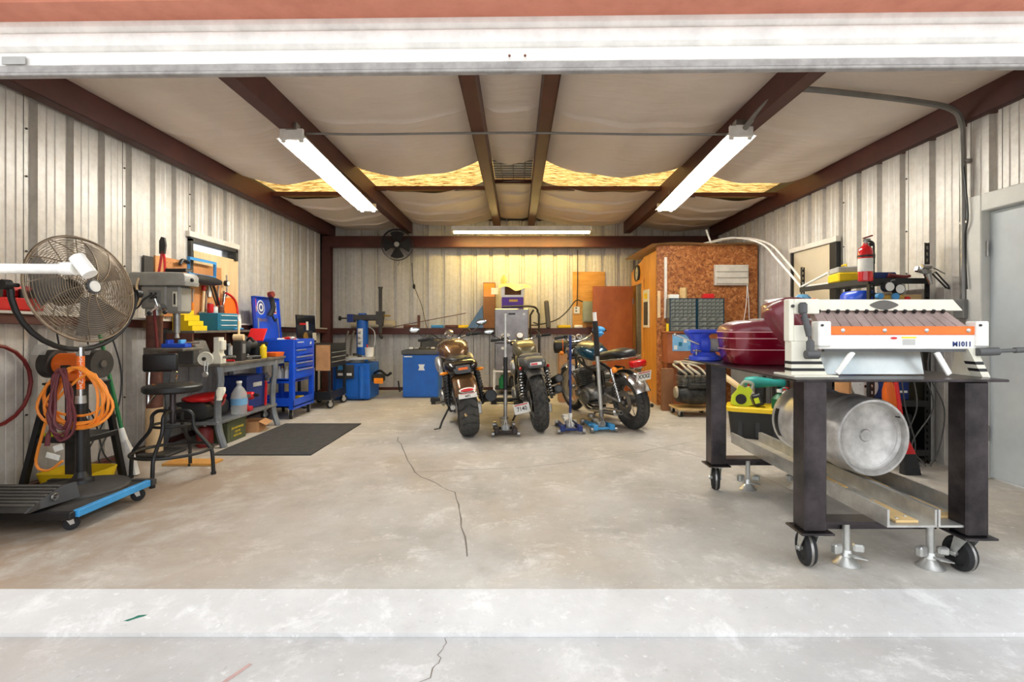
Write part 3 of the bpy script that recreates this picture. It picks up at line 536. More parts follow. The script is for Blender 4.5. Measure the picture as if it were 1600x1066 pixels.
obj('sticker', B().bb((1.882, 2.4436, 1.141), (1.955, 2.4446, 1.149)), 'yellow', t, w=True); obj('sticker', B().bb((1.888, 2.4436, 1.108), (1.95, 2.4446, 1.137)), 'grey_light', t, w=True)
obj('end_screw', B().cyl((1.365, 2.475, 1.30), (1.365, 2.468, 1.30), .008, n=8), 'dark', t, w=True)
tag(obj('steel_sheet', B().box((1.79, 2.555, 1.017), (.56, .004, .125), 0, RX(-12)), 'sheet_steel'), 'bare shiny steel sheet propped under the cream brake', 'metal sheet')
# ---- blue bench vise at the far corner of the table
t = thing('bench_vise', 'blue bench vise bolted to the corner of the black steel table', 'vise', (1.385, 3.68, TZ))
obj('swivel_base', B().lathe([(0, 0), (.108, 0), (.115, .008), (.113, .03), (.08, .045), (.07, .06), (0, .06)], None, 28), 'blue_vise', t)
b = B(); b.loft([ell((-.05, 0, .05), .05, .05, 16, 3, 'z'), ell((-.06, 0, .10), .04, .045, 16, 3, 'z'), ell((-.055, 0, .16), .045, .05, 16, 4, 'z'), ell((-.04, 0, .195), .075, .06, 16, 5, 'z')]); b.box((-.02, 0, .212), (.24, .11, .03), .008); b.prism([(-.14, .2), (-.08, .12), (-.03, .2)], .06, XZ); b.cyl((-.05, 0, .115), (.0, 0, .115), .066, .072, 22); obj('vise_body', b, 'blue_vise', t)
obj('slide', B().cyl((.0, 0, .112), (.085, 0, .11), .05, n=20), 'grey_light', t)
obj('moving_jaw', B().box((.125, 0, .105), (.085, .085, .085), .008).cyl((-.005, 0, .113), (.012, 0, .113), .076, n=22), 'blue_vise', t)
obj('jaw_socket', B().box((.12, -.0435, .105), (.05, .002, .05)), 'blue_dark', t)
obj('lock_bolt', B().cyl((-.085, -.06, .045), (-.085, -.07, .085), .008).cyl((-.115, -.07, .075), (-.055, -.07, .07), .007), 'chrome', t)
obj('clamp_handle', B().cyl((-.24, -.06, .19), (-.07, -.07, .12), .006).sph((-.24, -.06, .19), .012, 8, 6), 'chrome', t)
# ---- burgundy luggage shells
t = thing('motorcycle_case', 'glossy burgundy motorcycle luggage case with pinstripes on steel table', 'luggage case', (1.675, 3.34, TZ), rz=-4)
def cs(z, g, sh=0): return [(x, y, z) for x, y, _ in ell((sh, 0, 0), .30*g, .21*g, 28, 4.2, 'z')]
b = B(); b.loft([cs(.0, .86), cs(.012, .9), cs(.08, .955), cs(.16, .985), cs(.205, 1.0), cs(.213, 1.0)]); obj('case_body', b, 'burgundy', t, ang=60)
b = B(); b.loft([cs(.213, 1.0), cs(.222, 1.0), cs(.25, .95, -.0), cs(.275, .86, .015), cs(.29, .7, .03), cs(.294, .4, .04)]); obj('case_lid', b, 'burg_matte', t, ang=60)
for z, g in ((.10, .967), (.172, .99)): obj('pinstripe', B().tube(cs(z, g), .0028, 5, True), 'pinstripe', t)
obj('seam', B().tube(cs(.213, 1.003), .003, 5, True), 'pinstripe', t)
obj('latch', B().box((.05, -.213, .205), (.03, .012, .03), .004), 'chrome', t); obj('lid_pad', B().loft([cs(.287, .55, .06), cs(.297, .53, .06), cs(.3, .48, .06)]), 'grey_light', t)
b = B(); R_ = T(1.575, 2.87, 1.165) @ RZ(-6) @ RY(-30) @ RX(-6)
b.loft([[R_ @ Vector(p) for p in ell((0, 0, z), w_, d_, 22, 3.2, 'z')] for z, w_, d_ in ((-.215, .03, .06), (-.205, .052, .085), (-.1, .062, .10), (.0, .066, .105), (.12, .07, .11), (.17, .066, .1), (.19, .04, .07))])
c2 = tag(obj('case_half', b, 'burg_matte', ang=60), 'dull burgundy case shell leaning against the cream brake', 'luggage case')
tag(obj('luggage_shell', B().loft([ell((1.745, 3.24, z), w_, d_, 22, 4, 'z') for z, w_, d_ in ((1.252, .11, .12), (1.256, .125, .135), (1.33, .125, .135), (1.375, .09, .11), (1.385, .05, .07))]), 'burg_matte', ang=60), 'rounded burgundy case top behind the leaning shell', 'luggage case')
obj('emblem', B().prism([(-.025, .0), (.0, .015), (.025, .012), (.005, -.02)], .004, T(1.715, 3.098, 1.335) @ XZ), 'white', bpy.data.objects['luggage_shell'], w=True)
# ---- black perforated shelving along the right wall
SX0, SX1, SY0, SY1 = 3.10, 3.58, 4.36, 5.42
t = thing('shelving_unit', 'black perforated-steel shelving unit along the right wall', 'shelving', ((SX0+SX1)/2, (SY0+SY1)/2, 0))
for x, y, top in ((SX0, SY0, 1.93), (SX1, SY0, 1.93), (SX0, SY1, 1.84), (SX1, SY1, 1.84)):
    b = B(); b.bb((x-.022, y-.002, 0), (x-.008, y+.002, top)); b.bb((x+.008, y-.002, 0), (x+.022, y+.002, top)); z = .03
    while z < top: b.bb((x-.008, y-.002, z), (x+.008, y+.002, z+.028)); z += .055
    xx = x-.022 if x < 3.3 else x+.022; b.bb((xx-.002, y, 0), (xx+.002, y+.035*(1 if y < 5 else -1), top)); obj('upright', b, 'black', t, w=True)
for z in (1.60, 1.23, .53, .10):
    obj('shelf_board', B().bb((SX0-.02, SY0+.004, z), (SX1+.02, SY1-.004, z+.02), .003).bb((SX0-.02, SY0-.012, z-.03), (SX1+.02, SY0-.004, z+.02)).bb((SX0-.034, SY0, z-.03), (SX0-.026, SY1, z+.02)), 'black_plastic', t, w=True)
obj('rear_panel', B().bb((SX0, SY1-.03, .02), (SX1, SY1-.02, 1.2)), 'black', t, w=True); obj('wall_panel_board', B().bb((SX1+.024, SY0, .02), (SX1+.034, SY1, 1.2)), 'black', t, w=True)
t = thing('fire_extinguisher', 'red fire extinguisher with white label on shelving post', 'extinguisher', (SX0-.10, 4.30, 1.585))
b = B(); b.lathe([(0, 0), (.05, 0), (.056, .008), (.056, .255), (.05, .285), (.03, .305), (.018, .315), (.018, .33), (0, .33)], None, 22); obj('cylinder', b, 'red_gloss', t)
obj('label_band', B().lathe([(.0565, .085), (.057, .087), (.057, .195), (.0565, .197)], None, 22), 'paper', t); obj('bracket_band', B().lathe([(.057, .21), (.06, .21), (.06, .225), (.057, .225)], None, 22).bb((.05, -.015, .2), (.075, .015, .235)), 'black', t)
obj('valve', B().cyl((0, 0, .33), (0, 0, .355), .016).box((.01, 0, .36), (.06, .025, .02), .004), 'steel', t); obj('lever', B().box((.02, 0, .385), (.085, .02, .012), .003, RY(-18)), 'red_dark', t); obj('hose', B().tube([(.02, 0, .35), (.06, -.01, .33), (.068, -.005, .25), (.066, -.01, .15)], .009, 6, k=5), 'black', t)
# things on the top shelf
ZT = 1.621
t = thing('tool_case', 'yellow tool case with grey lid on the black top shelf', 'tool case', (3.18, 4.85, ZT), rz=75)
obj('case_body', B().box((0, 0, .045), (.30, .2, .088), .012), 'yellow', t); obj('case_lid', B().box((.02, 0, .12), (.24, .18, .058), .01), 'grey_light', t); obj('case_handle', B().tube([(-.05, 0, .15), (-.04, 0, .175), (.06, 0, .175), (.07, 0, .15)], .009, 6), 'yellow', t); obj('latch', B().box((-.05, -.1, .09), (.03, .01, .04), .003).box((.07, -.1, .09), (.03, .01, .04), .003), 'black', t)
tag(obj('angle_bracket', B().tube([(3.08, 5.40, 1.63), (3.13, 5.02, 1.74)], .012, 4).tube([(3.12, 5.0, 1.632), (3.1, 5.36, 1.632)], .012, 4).tube([(3.13, 5.02, 1.74), (3.14, 5.0, 1.632)], .012, 4), 'white'), 'white metal shelf bracket lying on the black top shelf', 'bracket')
tag(obj('socket_case', B().box((3.25, 4.47, ZT+.026), (.2, .13, .05), .006).box((3.25, 4.47, ZT+.054), (.19, .12, .006), .002), 'blue_dark'), 'flat dark blue socket case behind the extinguisher', 'case')
tag(obj('red_pliers', B().tube([(3.26, 4.38, ZT+.035), (3.38, 4.37, ZT+.014), (3.44, 4.37, ZT+.02)], .012, 6, k=3).tube([(3.26, 4.40, ZT+.015), (3.38, 4.40, ZT+.014), (3.44, 4.40, ZT+.014)], .01, 6, k=3), 'red_dark'), 'red-handled pliers lying on the black top shelf edge', 'pliers')
t = thing('clamp_tool', 'chrome hose-clamp tool with slotted arm hung on the end post', 'clamp', (SX1-.02, 4.30, 1.62))
obj('clamp_head', B().box((-.06, 0, .06), (.13, .05, .05), .01, RY(15)).cyl((-.10, -.03, .09), (-.02, -.03, .09), .02).cyl((-.05, -.03, .03), (-.02, -.03, -.06), .03, .012), 'chrome', t)
obj('slotted_arm', B().tube([(-.01, -.03, .03), (.11, -.03, -.09), (.135, -.03, -.10), (.13, -.03, -.075), (.02, -.03, .045)], .007, 6, True), 'black', t); obj('t_handle', B().cyl((.0, -.03, .08), (.10, -.03, .03), .006), 'steel', t)
# things on the middle shelf
ZM = 1.251
tag(obj('tool_tray', B().box((3.2, 5.0, ZM+.09), (.3, .5, .18), .01).box((3.04, 5.0, ZM+.165), (.008, .12, .02)), 'grey_light'), 'grey plastic toolbox on the shelf below the yellow case', 'toolbox')
b = B(); b.loft([ell((3.14, 4.62, ZM+.0), .06, .07, 20, 3, 'z'), ell((3.13, 4.62, ZM+.15), .11, .13, 20, 3, 'z'), ell((3.14, 4.60, ZM+.24), .12, .15, 20, 2.4, 'z'), ell((3.145, 4.60, ZM+.27), .10, .14, 20, 2.2, 'z'), ell((3.15, 4.6, ZM+.22), .08, .12, 20, 2.2, 'z')]); tag(obj('oil_pan', b, 'blue', ang=50), 'blue plastic drain pan under the black top shelf', 'pan')
t = thing('gauge_manifold', 'pressure gauge manifold with blue and red knobs hung under shelf', 'gauge', (3.24, 4.30, 1.41))
obj('hook', B().tube([(.0, .02, .19), (.015, 0, .19), (-.02, 0, .18), (-.01, 0, .16)], .004, 6, k=4), 'steel', t)
for x, z in ((-.045, .13), (.045, .11)): g = obj('gauge', B().cyl((x, -.02, z), (x, .03, z), .045, n=20), 'black', t); obj('gauge_face', B().cyl((x, -.0225, z), (x, -.0205, z), .038, n=20), 'white', g)
obj('manifold_block', B().box((-.01, 0, .04), (.2, .03, .04), .006).cyl((-.06, 0, -.02), (-.06, 0, .03), .01).cyl((0, 0, -.02), (0, 0, .03), .01).cyl((.05, 0, -.02), (.05, 0, .03), .01), 'gold', t)
obj('knob', B().cyl((-.12, -.02, .05), (-.12, .02, .05), .026), 'blue_light', t); obj('knob', B().cyl((.0, -.035, .045), (.0, -.015, .045), .03), 'blue_light', t); obj('knob', B().cyl((.11, -.02, .02), (.11, .02, .02), .026), 'red', t)
b = B()
for a, c in (((-.13, -.1), (.13, -.09)), ((-.13, .09), (.13, .1))): b.bb((a[0], a[1], 0), (c[0], c[1], .23))
b.bb((-.14, -.09, 0), (-.13, .09, .23)); b.bb((.13, -.09, 0), (.14, .09, .23)); b.bb((-.13, -.09, 0), (.13, .09, .01)); o = tag(obj('wooden_box', b, 'wood'), 'open wooden box on the shelf by the clamp tool', 'box'); o.matrix_basis = T(3.47, 4.54, ZM) @ RZ(-20)
tag(obj('red_funnel', B().lathe([(.06, .0), (.058, .02), (.02, .12), (.014, .2), (.01, .2), (.016, .118), (.05, .02)], T(3.26, 4.43, ZM), 20), 'red'), 'red plastic funnel upside down on the shelf', 'funnel')
tag(obj('storage_carton', B().box((3.06, 5.75, 1.30), (.26, .28, .40), .004).box((3.06, 5.75, 1.504), (.28, .3, .012), .003), 'white'), 'white carton with blue stripes beyond the shelving', 'carton')
for z in (1.38, 1.43): obj('stripe', B().bb((2.929, 5.605, z), (3.19, 5.609, z+.015)), 'blue_dark', bpy.data.objects['storage_carton'], w=True)
t = thing('side_stand', 'dark steel stand beneath the white striped carton', 'stand', (3.06, 5.75, 0))
obj('stand_top', B().bb((2.9, 5.58, 1.07), (3.22, 5.92, 1.098), .004), 'dark', t, w=True)
for x, y in ((2.92, 5.6), (3.2, 5.6), (2.92, 5.9), (3.2, 5.9)): obj('leg', B().bb((x-.015, y-.015, 0), (x+.015, y+.015, 1.07)), 'dark', t, w=True)
b = B(); b.loft([[(3.06+.10*g*math.cos(a/14*2*PI)+.02*math.sin(3*a), 5.42+.09*g*math.sin(a/14*2*PI), z) for a in range(14)] for z, g in ((ZM, .8), (ZM+.08, 1.1), (ZM+.18, 1.0), (ZM+.25, .7), (ZM+.29, .25))]); mat('bag', (110, 170, 205), .3, var=.25, scale=20); o = tag(obj('plastic_bag', b, 'bag'), 'crumpled blue and clear plastic bag by the striped carton', 'bag'); o.matrix_basis = T(-.02, -.1, 0)
b = B(); rr = random.Random(3)
for k in range(14): b.tube([(3.02+rr.uniform(-.08, .08), 5.2+rr.uniform(-.08, .05), ZM+.24+rr.uniform(-.02, .03)) for q in range(3)], .008, 5, k=3)
tag(obj('orange_twine', b, 'orange'), 'tangle of orange cord on top of the grey toolbox', 'cord').matrix_basis = T(0, -.0, -.035)
# things on the low shelf: spool, battery box
t = thing('cable_spool', 'white cable spool with black lettering on the low shelf', 'spool', (3.10, 4.50, .5505))
m = T(0, -.05, .115) @ RX(90)
for z in (0, -.12): obj('flange', B().lathe([(0, 0), (.115, 0), (.115, .008), (0, .008)], m @ T(0, 0, z), 28), 'white', t)
obj('core', B().lathe([(.07, -.11), (.07, 0)], m, 20), 'white', t); obj('spindle_hole', B().lathe([(0, .0085), (.012, .0085)], m, 12), 'black', t); text('CAMERA', .028, 'black', T(.045, -.0592, .085) @ FACE_CAM @ RZ(58), t)
for a in (40, 160, 280): obj('flange_hole', B().cyl((.05*math.cos(a/57.3), -.0585, .115+.05*math.sin(a/57.3)), (.05*math.cos(a/57.3), -.055, .115+.05*math.sin(a/57.3)), .004, n=8), 'black', t)
t = thing('parts_carton', 'blue and red printed carton beside the white cable spool', 'carton', (3.36, 4.52, .5505))
obj('carton_body', B().box((0, 0, .085), (.22, .2, .168), .003), 'blue_dark', t); obj('carton_lid', B().box((0, 0, .18), (.26, .22, .02), .004), 'red', t); obj('print', B().box((-.05, -.101, .12), (.08, .002, .02)), 'white', t); obj('print', B().box((.06, -.101, .07), (.07, .002, .02)), 'white', t); obj('print', B().box((-.05, -.101, .145), (.07, .002, .015)), 'red', t)
tag(obj('cardboard_sheet', B().box((2.935, 4.5, .645), (.02, .2, .19)), 'cardboard'), 'cardboard piece standing on the low shelf beside the spool', 'cardboard').matrix_basis = T(.0, 0, 0)
for k, (x, w_, h, mm, nm) in enumerate(((3.2, .16, .22, 'grey_dark', 'dark grey tool case on the lowest black shelf'), (3.42, .2, .3, 'black_plastic', 'black plastic case on the lowest black shelf'))):
    tq = thing('storage_case', nm, 'case', (x, 4.62, .1205)); obj('case_body', B().box((0, 0, h/2), (w_, .36, h), .012), mm, tq); obj('case_handle', B().tube([(-.04, -.17, h*.6), (-.04, -.2, h*.6), (.04, -.2, h*.6), (.04, -.17, h*.6)], .007, 6), 'black', tq)
# ---- red broom and cables in front of the shelving
t = thing('push_brush', 'red-handled brush with dark bristles leaning on the shelving', 'brush', (3.12, 4.05, 0))
obj('handle', B().cyl((3.10, 4.13, .98), (3.14, 4.05, .30), .015), 'red', t, w=True); obj('brush_head', B().loft([ell((3.14, 4.05, .30), .024, .022, 12, 2, 'z'), ell((3.165, 4.05, .19), .05, .03, 12, 4, 'z'), ell((3.17, 4.05, .17), .052, .03, 12, 4, 'z')]), 'red', t, w=True); obj('bristles', B().loft([ell((3.172, 4.05, .17), .05, .028, 12, 4, 'z'), ell((3.19, 4.05, .002), .075, .04, 12, 4, 'z')]), 'bristle_dark', t, w=True)
t = thing('orange_reel', 'orange extension reel hung on the shelving post behind the red brush', 'reel', (3.2, 4.27, .45))
obj('reel_body', B().loft([ell((0, .02, .0), .03, .03, 12, 2, 'z'), ell((0, .02, .05), .05, .045, 12, 3, 'z'), ell((0, .02, .2), .05, .045, 12, 3, 'z'), ell((-.01, .02, .27), .03, .03, 12, 2, 'z')]), 'orange', t); obj('reel_hook', B().tube([(-.01, .02, .26), (-.05, .03, .3), (-.09, .05, .3)], .008, 6), 'orange', t)
rr = random.Random(11)
for k in range(4):
    x = 3.3+.09*k; tag(obj('power_cable', B().tube([(x, 4.31, 1.05), (x+rr.uniform(-.05, .05), 4.28, .8), (x+rr.uniform(-.12, .12), 4.26, .5), (x+rr.uniform(-.15, .1), 4.24, .2), (x+rr.uniform(-.1, .1), 4.2, .02)], .006, 6, k=6), 'grey_dark'), 'dark power cable dangling in front of the black shelving', 'cable', 'cables hanging on the shelving')
tag(obj('floor_hose', B().tube([(3.5, 3.25, .012), (3.2, 3.1, .1), (3.12, 3.05, .28), (3.2, 3.08, .36), (3.42, 3.14, .3), (3.5, 3.2, .1), (3.35, 3.05, .02), (3.6, 2.9, .012)], .012, 8, k=8), 'grey_dark'), 'looped dark rubber hose on the floor by the white door', 'hose')
# ---- black and yellow tote with garden tools on it
t = thing('storage_tote', 'black storage tote with yellow lid on the floor', 'tote', (2.62, 5.45, 0), rz=-24)
def rb(z, w_, d_): return ell((0, 0, z), w_, d_, 28, 7, 'z')
obj('tote_body', B().loft([rb(0, .26, .18), rb(.02, .265, .185), rb(.29, .295, .205)]), 'black_plastic', t, ang=25); obj('lid', B().loft([rb(.285, .31, .22), rb(.325, .31, .22), rb(.335, .30, .21), rb(.335, .28, .19)]), 'yellow', t, ang=25)
for x in (-.17, 0, .17): obj('body_rib', B().box((x, -.194, .15), (.05, .014, .26), .004, RX(-7)), 'black_plastic', t)
t = thing('leaf_blower', 'lime green cordless leaf blower lying on the yellow lid', 'leaf blower', (2.50, 5.44, .336), rz=-24)
b = B(); b.prism([(-.16, .02), (-.10, .0), (.0, .0), (.06, .02), (.03, .10), (.06, .17), (.03, .2), (-.02, .19), (-.04, .21), (-.08, .22), (-.1, .16), (-.15, .1)], .12, XZ); obj('housing', b, 'lime', t)
obj('intake', B().cyl((-.055, -.075, .075), (-.055, -.06, .075), .055, n=20), 'black', t); obj('battery', B().box((.11, -.03, .075), (.10, .11, .13), .015, RY(-18)), 'black_plastic', t); obj('battery_badge', B().box((.10, -.088, .07), (.05, .006, .06), .01, RY(-18)), 'lime', t)
obj('nozzle', B().cyl((-.03, .05, .16), (-.24, .2, .30), .03, .035), 'wood_pale', t); obj('grip_guard', B().tube([(-.06, 0, .2), (-.02, -.01, .26), (.06, 0, .24), (.05, 0, .17)], .016, 8, k=4), 'grey_light', t)
for nm, lb, x, y, mm, h, r in (('fuel_bottle', 'white fuel bottle with red cap on the tote lid', 2.58, 5.56, 'white', .20, .06), ('sprayer_bottle', 'green pump sprayer bottle on the tote lid', 2.76, 5.25, 'green_dark', .17, .075), ('bait_jar', 'white jug with red label behind the keg', 2.88, 5.35, 'offwhite', .18, .08)):
    t = thing(nm, lb, 'bottle', (x, y, .336)); obj('bottle_body', B().lathe([(0, 0), (r, 0), (r*1.03, .02), (r, h*.6), (r*.5, h*.85), (r*.3, h*.9), (r*.3, h), (0, h)], None, 18), mm, t)
    obj('cap', B().cyl((0, 0, h), (0, 0, h+.03), r*.36), 'red' if mm != 'green_dark' else 'white', t)
    if mm == 'green_dark': obj('spray_tube', B().tube([(0, 0, h+.03), (.04, -.03, h+.05), (.075, -.04, h), (.08, -.04, .03)], .006, 6, k=4), 'teal_green', t)
    if mm == 'offwhite': obj('label_band', B().lathe([(r*1.035, .05), (r*1.035, .11)], None, 18), 'red_dark', t)
t = thing('hedge_trimmer', 'teal power tool resting behind the bottles on the tote', 'power tool', (2.70, 5.56, .336), rz=-20)
obj('motor_housing', B().loft([[(x, y, z) for x, y, z in ell((xx, 0, .24), r, r*.9, 14, 2.4, 'x')] for xx, r in ((-.16, .03), (-.14, .06), (-.05, .075), (.05, .06), (.15, .045), (.24, .05), (.26, .03))]), 'teal_green', t, ang=60); obj('stand_foot', B().box((0, 0, .085), (.09, .09, .17), .01), 'black_plastic', t); obj('stand_foot', B().box((.2, 0, .1), (.05, .06, .2), .01), 'black_plastic', t)
# ================================================================ left side: fan on dolly, grinder stand, stool, drill press, bench
def rect(b, x0, x1, y0, y1, z0, z1, bev=0): return b.bb((x0, y0, z0), (x1, y1, z1), bev)
t = thing('furniture_dolly', 'low wheeled dolly with blue edge under the pedestal fan', 'dolly', (-2.9, 3.22, 0))
obj('deck', B().bb((-3.28, 2.88, .10), (-2.58, 3.5, .118), .003), 'dark', t, w=True)
obj('front_rail', B().bb((-3.28, 2.86, .085), (-2.565, 2.90, .128), .003), 'black', t, w=True); obj('rear_rail', B().bb((-3.28, 3.48, .09), (-2.54, 3.52, .128), .003), 'dark', t, w=True)
obj('blue_rail', B().bb((-2.585, 2.905, .088), (-2.55, 3.475, .13), .003), 'blue_strip', t, w=True)
for x, y, r in ((-3.2, 2.95, 30), (-2.64, 2.93, -40), (-2.62, 3.42, -50), (-3.2, 3.42, 10)):
    c = bpy.data.objects.new('caster', None); COL.objects.link(c); c.parent = t; c.matrix_basis = T(x+2.9, y-3.22, 0) @ RZ(r)
    obj('fork', B().box((0, 0, .092), (.06, .06, .008)).prism([(-.02, .09), (.02, .09), (.03, .04), (.01, .035)], .003, T(.02, 0, 0) @ YZ).prism([(-.02, .09), (.02, .09), (.03, .04), (.01, .035)], .003, T(-.02, 0, 0) @ YZ), 'zinc', c)
    obj('wheel', B().lathe([(0, -.015), (.03, -.015), (.034, -.011), (.04, -.011), (.042, 0), (.04, .011), (.034, .011), (.03, .015), (0, .015)], T(0, .018, .042) @ RY(90), 20), 'rubber', c)
t = thing('tread_ramp', 'dark ribbed metal wedge lying on the front of the dolly', 'ramp', (-2.85, 2.955, .141))
P = [(-.13, 0), (.14, 0), (.12, .085), (.06, .088), (-.10, .03)]
obj('wedge', B().prism(P, .44, T(-.13, 0, 0) @ YZ), 'dark', t)
for k in range(7): f = k/6; obj('rib', B().box((-.13, -.10+.165*f, .034+.059*f), (.43, .012, .010), .002, RX(20)), 'vinyl_brown', t)
obj('side_cheek', B().prism([(-.14, 0), (.15, 0), (.13, .10), (.06, .10), (-.12, .02)], .012, T(.098, 0, 0) @ RZ(-12) @ YZ), 'grey_dark', t); obj('eye_bolt', B().ring((.115, .0, .05), .018, .006, (1, 0, 0), 14).cyl((.1, 0, .05), (.13, 0, .05), .008), 'steel', t)
# ---- pedestal fan
FX, FY = -2.92, 3.34
t = thing('pedestal_fan', 'large round wire-caged pedestal fan with black yoke', 'fan', (FX, FY, .1185))
b = B(); b.lathe([(0, .04), (.10, .038), (.2, .032), (.25, .02), (.26, .006), (.26, 0), (0, 0)], T(FX+.03, FY-.02, .1185), 36); obj('base', b, 'dark', t, w=True)
obj('base_boss', B().lathe([(.075, .036), (.07, .06), (.045, .075), (.03, .11), (0, .11)], T(FX, FY, .1185), 20), 'black', t, w=True); obj('base_badge', B().box((FX+.10, FY-.20, .153), (.08, .03, .003), 0, RX(4)), 'rust', t, w=True)
obj('pole_lower', B().cyl((FX, FY, .2), (FX, FY, .69), .029, .026, 18), 'black', t, w=True); obj('pole_collar', B().cyl((FX, FY, .685), (FX, FY, .735), .031, .029, 18), 'alu', t, w=True); pu = obj('pole_upper', B().cyl((FX, FY, .73), (FX, FY, 1.06), .021, n=16), 'chrome', t, w=True)
obj('pole_label', B().lathe([(.0215, .78), (.0222, .781), (.0222, 1.0), (.0215, 1.001)], T(FX, FY, 0), 18), 'orange', pu, w=True)
ax = Vector((.985, -.174, .17)).normalized(); C0 = Vector((FX-.005, FY, 1.445)); rotm = ax.to_track_quat('Z', 'Y').to_matrix().to_4x4(); HM = T(*C0) @ rotm @ Matrix.Scale(.93, 4)
tocam = Vector((2.95, -3.36, 0)).normalized(); ta = math.degrees(math.atan2(tocam.y, tocam.x))
for i, ch in enumerate('STEVENS'): text(ch, .038, 'white', T(FX, FY, .985-.031*i) @ RZ(ta+90) @ T(0, -.0228, 0) @ FACE_CAM, pu, w=True)
b = B(); b.lathe([(.376, .02), (.384, .02), (.389, .028), (.384, .036), (.376, .036), (.376, .02)], HM, 56); obj('drum_rim', b, 'fan_metal', t, w=True)
def cage(sg):
    b = B(); n = 22
    for k in range(n):
        r = .06+(.372-.06)*k/(n-1); z = sg*((.03 if sg > 0 else -.02)+.09*(1-(r/.372)**2)**.7); b.ring(HM @ Vector((0, 0, z)), r*.93, .0023, ax, 44, 4)
    for k in range(12):
        a = 2*PI*k/12; pts = []
        for q in range(7): r = .05+(.375-.05)*q/6; aa = a+.5*(q/6); pts.append(HM @ Vector((r*math.cos(aa), r*math.sin(aa), sg*((.034 if sg > 0 else -.016)+.09*(1-min(1, r/.372)**2)**.7))))
        b.tube(pts, .003, 4)
    return b
obj('front_grille', cage(1), 'fan_metal', t, w=True); obj('rear_grille', cage(-1), 'fan_metal', t, w=True)
for k in range(3):
    a0 = 2*PI*k/3+.9; vs = []
    b = B(); b.grid(lambda u, v: HM @ Vector(((.06+.28*u)*math.cos(a0+(v-.5)*(.9+.3*u)), (.06+.28*u)*math.sin(a0+(v-.5)*(.9+.3*u)), (v-.5)*.06+.028)), 6, 6); obj('fan_blade', b, 'fan_blade', t, w=True, recalc=False)
obj('motor', B().lathe([(0, -.20), (.08, -.20), (.09, -.18), (.09, -.075), (.05, -.07), (0, -.07)], HM, 24), 'dark', t, w=True)
hb = obj('hub_cap', B().lathe([(.052, .112), (.052, .126), (.045, .131), (0, .133)], HM, 24), 'grey_dark', t, w=True); obj('hub_badge', B().lathe([(.04, .1325), (.036, .136), (0, .1365)], HM, 24), 'white', hb, w=True)
side_ = ax.cross(Vector((0, 0, 1))).normalized(); pts = []
for k in range(17): a = PI+PI*k/16; pts.append(C0+side_*math.cos(a)*.40+Vector((0, 0, 1))*math.sin(a)*.40+Vector((0, 0, .0)))
obj('yoke', B().tube(pts, .017, 8), 'black', t, w=True)
for s in (-1, 1): obj('yoke_knob', B().cyl(C0+side_*s*.355, C0+side_*s*.425, .012).cyl(C0+side_*s*.40, C0+side_*s*.44, .03), 'black', t, w=True)
# ---- white pipe fixed to the door jamb
tag(obj('white_pipe', B().cyl((-2.85, 2.42, 1.482), (-2.16, 2.42, 1.478), .025, n=16).cyl((-2.20, 2.42, 1.48), (-2.14, 2.42, 1.48), .032, n=16).cyl((-2.135, 2.42, 1.535), (-2.07, 2.42, 1.45), .033, n=16), 'white_gloss'), 'white plastic pipe with angled fitting reaching out from the door jamb', 'pipe')
# ---- grinder on black A-frame stand
t = thing('grinder_stand', 'black A-frame steel stand with shelf behind the fan', 'stand', (-3.22, 3.66, 0))
for a, c in (((-3.40, 3.63, .78), (-3.54, 3.56, 0)), ((-3.16, 3.63, .78), (-3.06, 3.56, 0)), ((-3.40, 3.82, .78), (-3.53, 3.93, 0)), ((-3.16, 3.82, .78), (-3.10, 3.93, 0))):
    obj('leg', B().tube([a, c], .026, 4), 'black', t, w=True)
obj('top_plate', B().bb((-3.43, 3.60, .775), (-3.12, 3.84, .79), .003), 'black', t, w=True); obj('shelf', B().bb((-3.47, 3.58, .36), (-3.10, 3.88, .40), .004), 'black', t, w=True); obj('post', B().bb((-3.32, 3.66, 0), (-3.24, 3.78, .775), .004), 'dark', t, w=True)
t = thing('bench_grinder', 'orange-red bench grinder with dark wheel guards on black stand', 'grinder', (-3.29, 3.72, .7905))
obj('motor', B().cyl((-.11, 0, .13), (.11, 0, .13), .08, n=22).box((0, 0, .035), (.16, .14, .07), .01), 'orange', t)
for s in (-1, 1): g = obj('wheel_guard', B().cyl((s*.12, 0, .13), (s*.20, 0, .13), .105, n=26), 'dark', t); obj('guard_nut', B().cyl((s*.20, 0, .13), (s*.212, 0, .13), .03, n=6), 'steel', g)
obj('switch_plate', B().box((0, -.08, .1), (.07, .02, .05), .004), 'black', t)
for s in (-1, 1): obj('eye_shield', B().box((s*.16, -.11, .24), (.1, .003, .08), 0, RX(-25)), 'clear_plastic', t)
tag(obj('yellow_pan', B().loft([ell((-3.29, 3.74, .001), .19, .11, 20, 6, 'z'), ell((-3.29, 3.74, .13), .21, .15, 20, 6, 'z'), ell((-3.29, 3.74, .13), .20, .14, 20, 6, 'z'), ell((-3.29, 3.74, .02), .18, .12, 20, 6, 'z')]), 'yellow', ang=25), 'yellow plastic pan on the floor under the black stand', 'pan')
tag(obj('work_glove', B().loft([ell((-3.44+.03*k, 3.62, .415), .01+.02*math.sin(PI*(k+.5)/6), .015*math.sin(PI*(k+.5)/6)+.004, 10, 2, 'x') for k in range(6)]), 'lime'), 'lime green glove on the shelf of the black stand', 'glove')
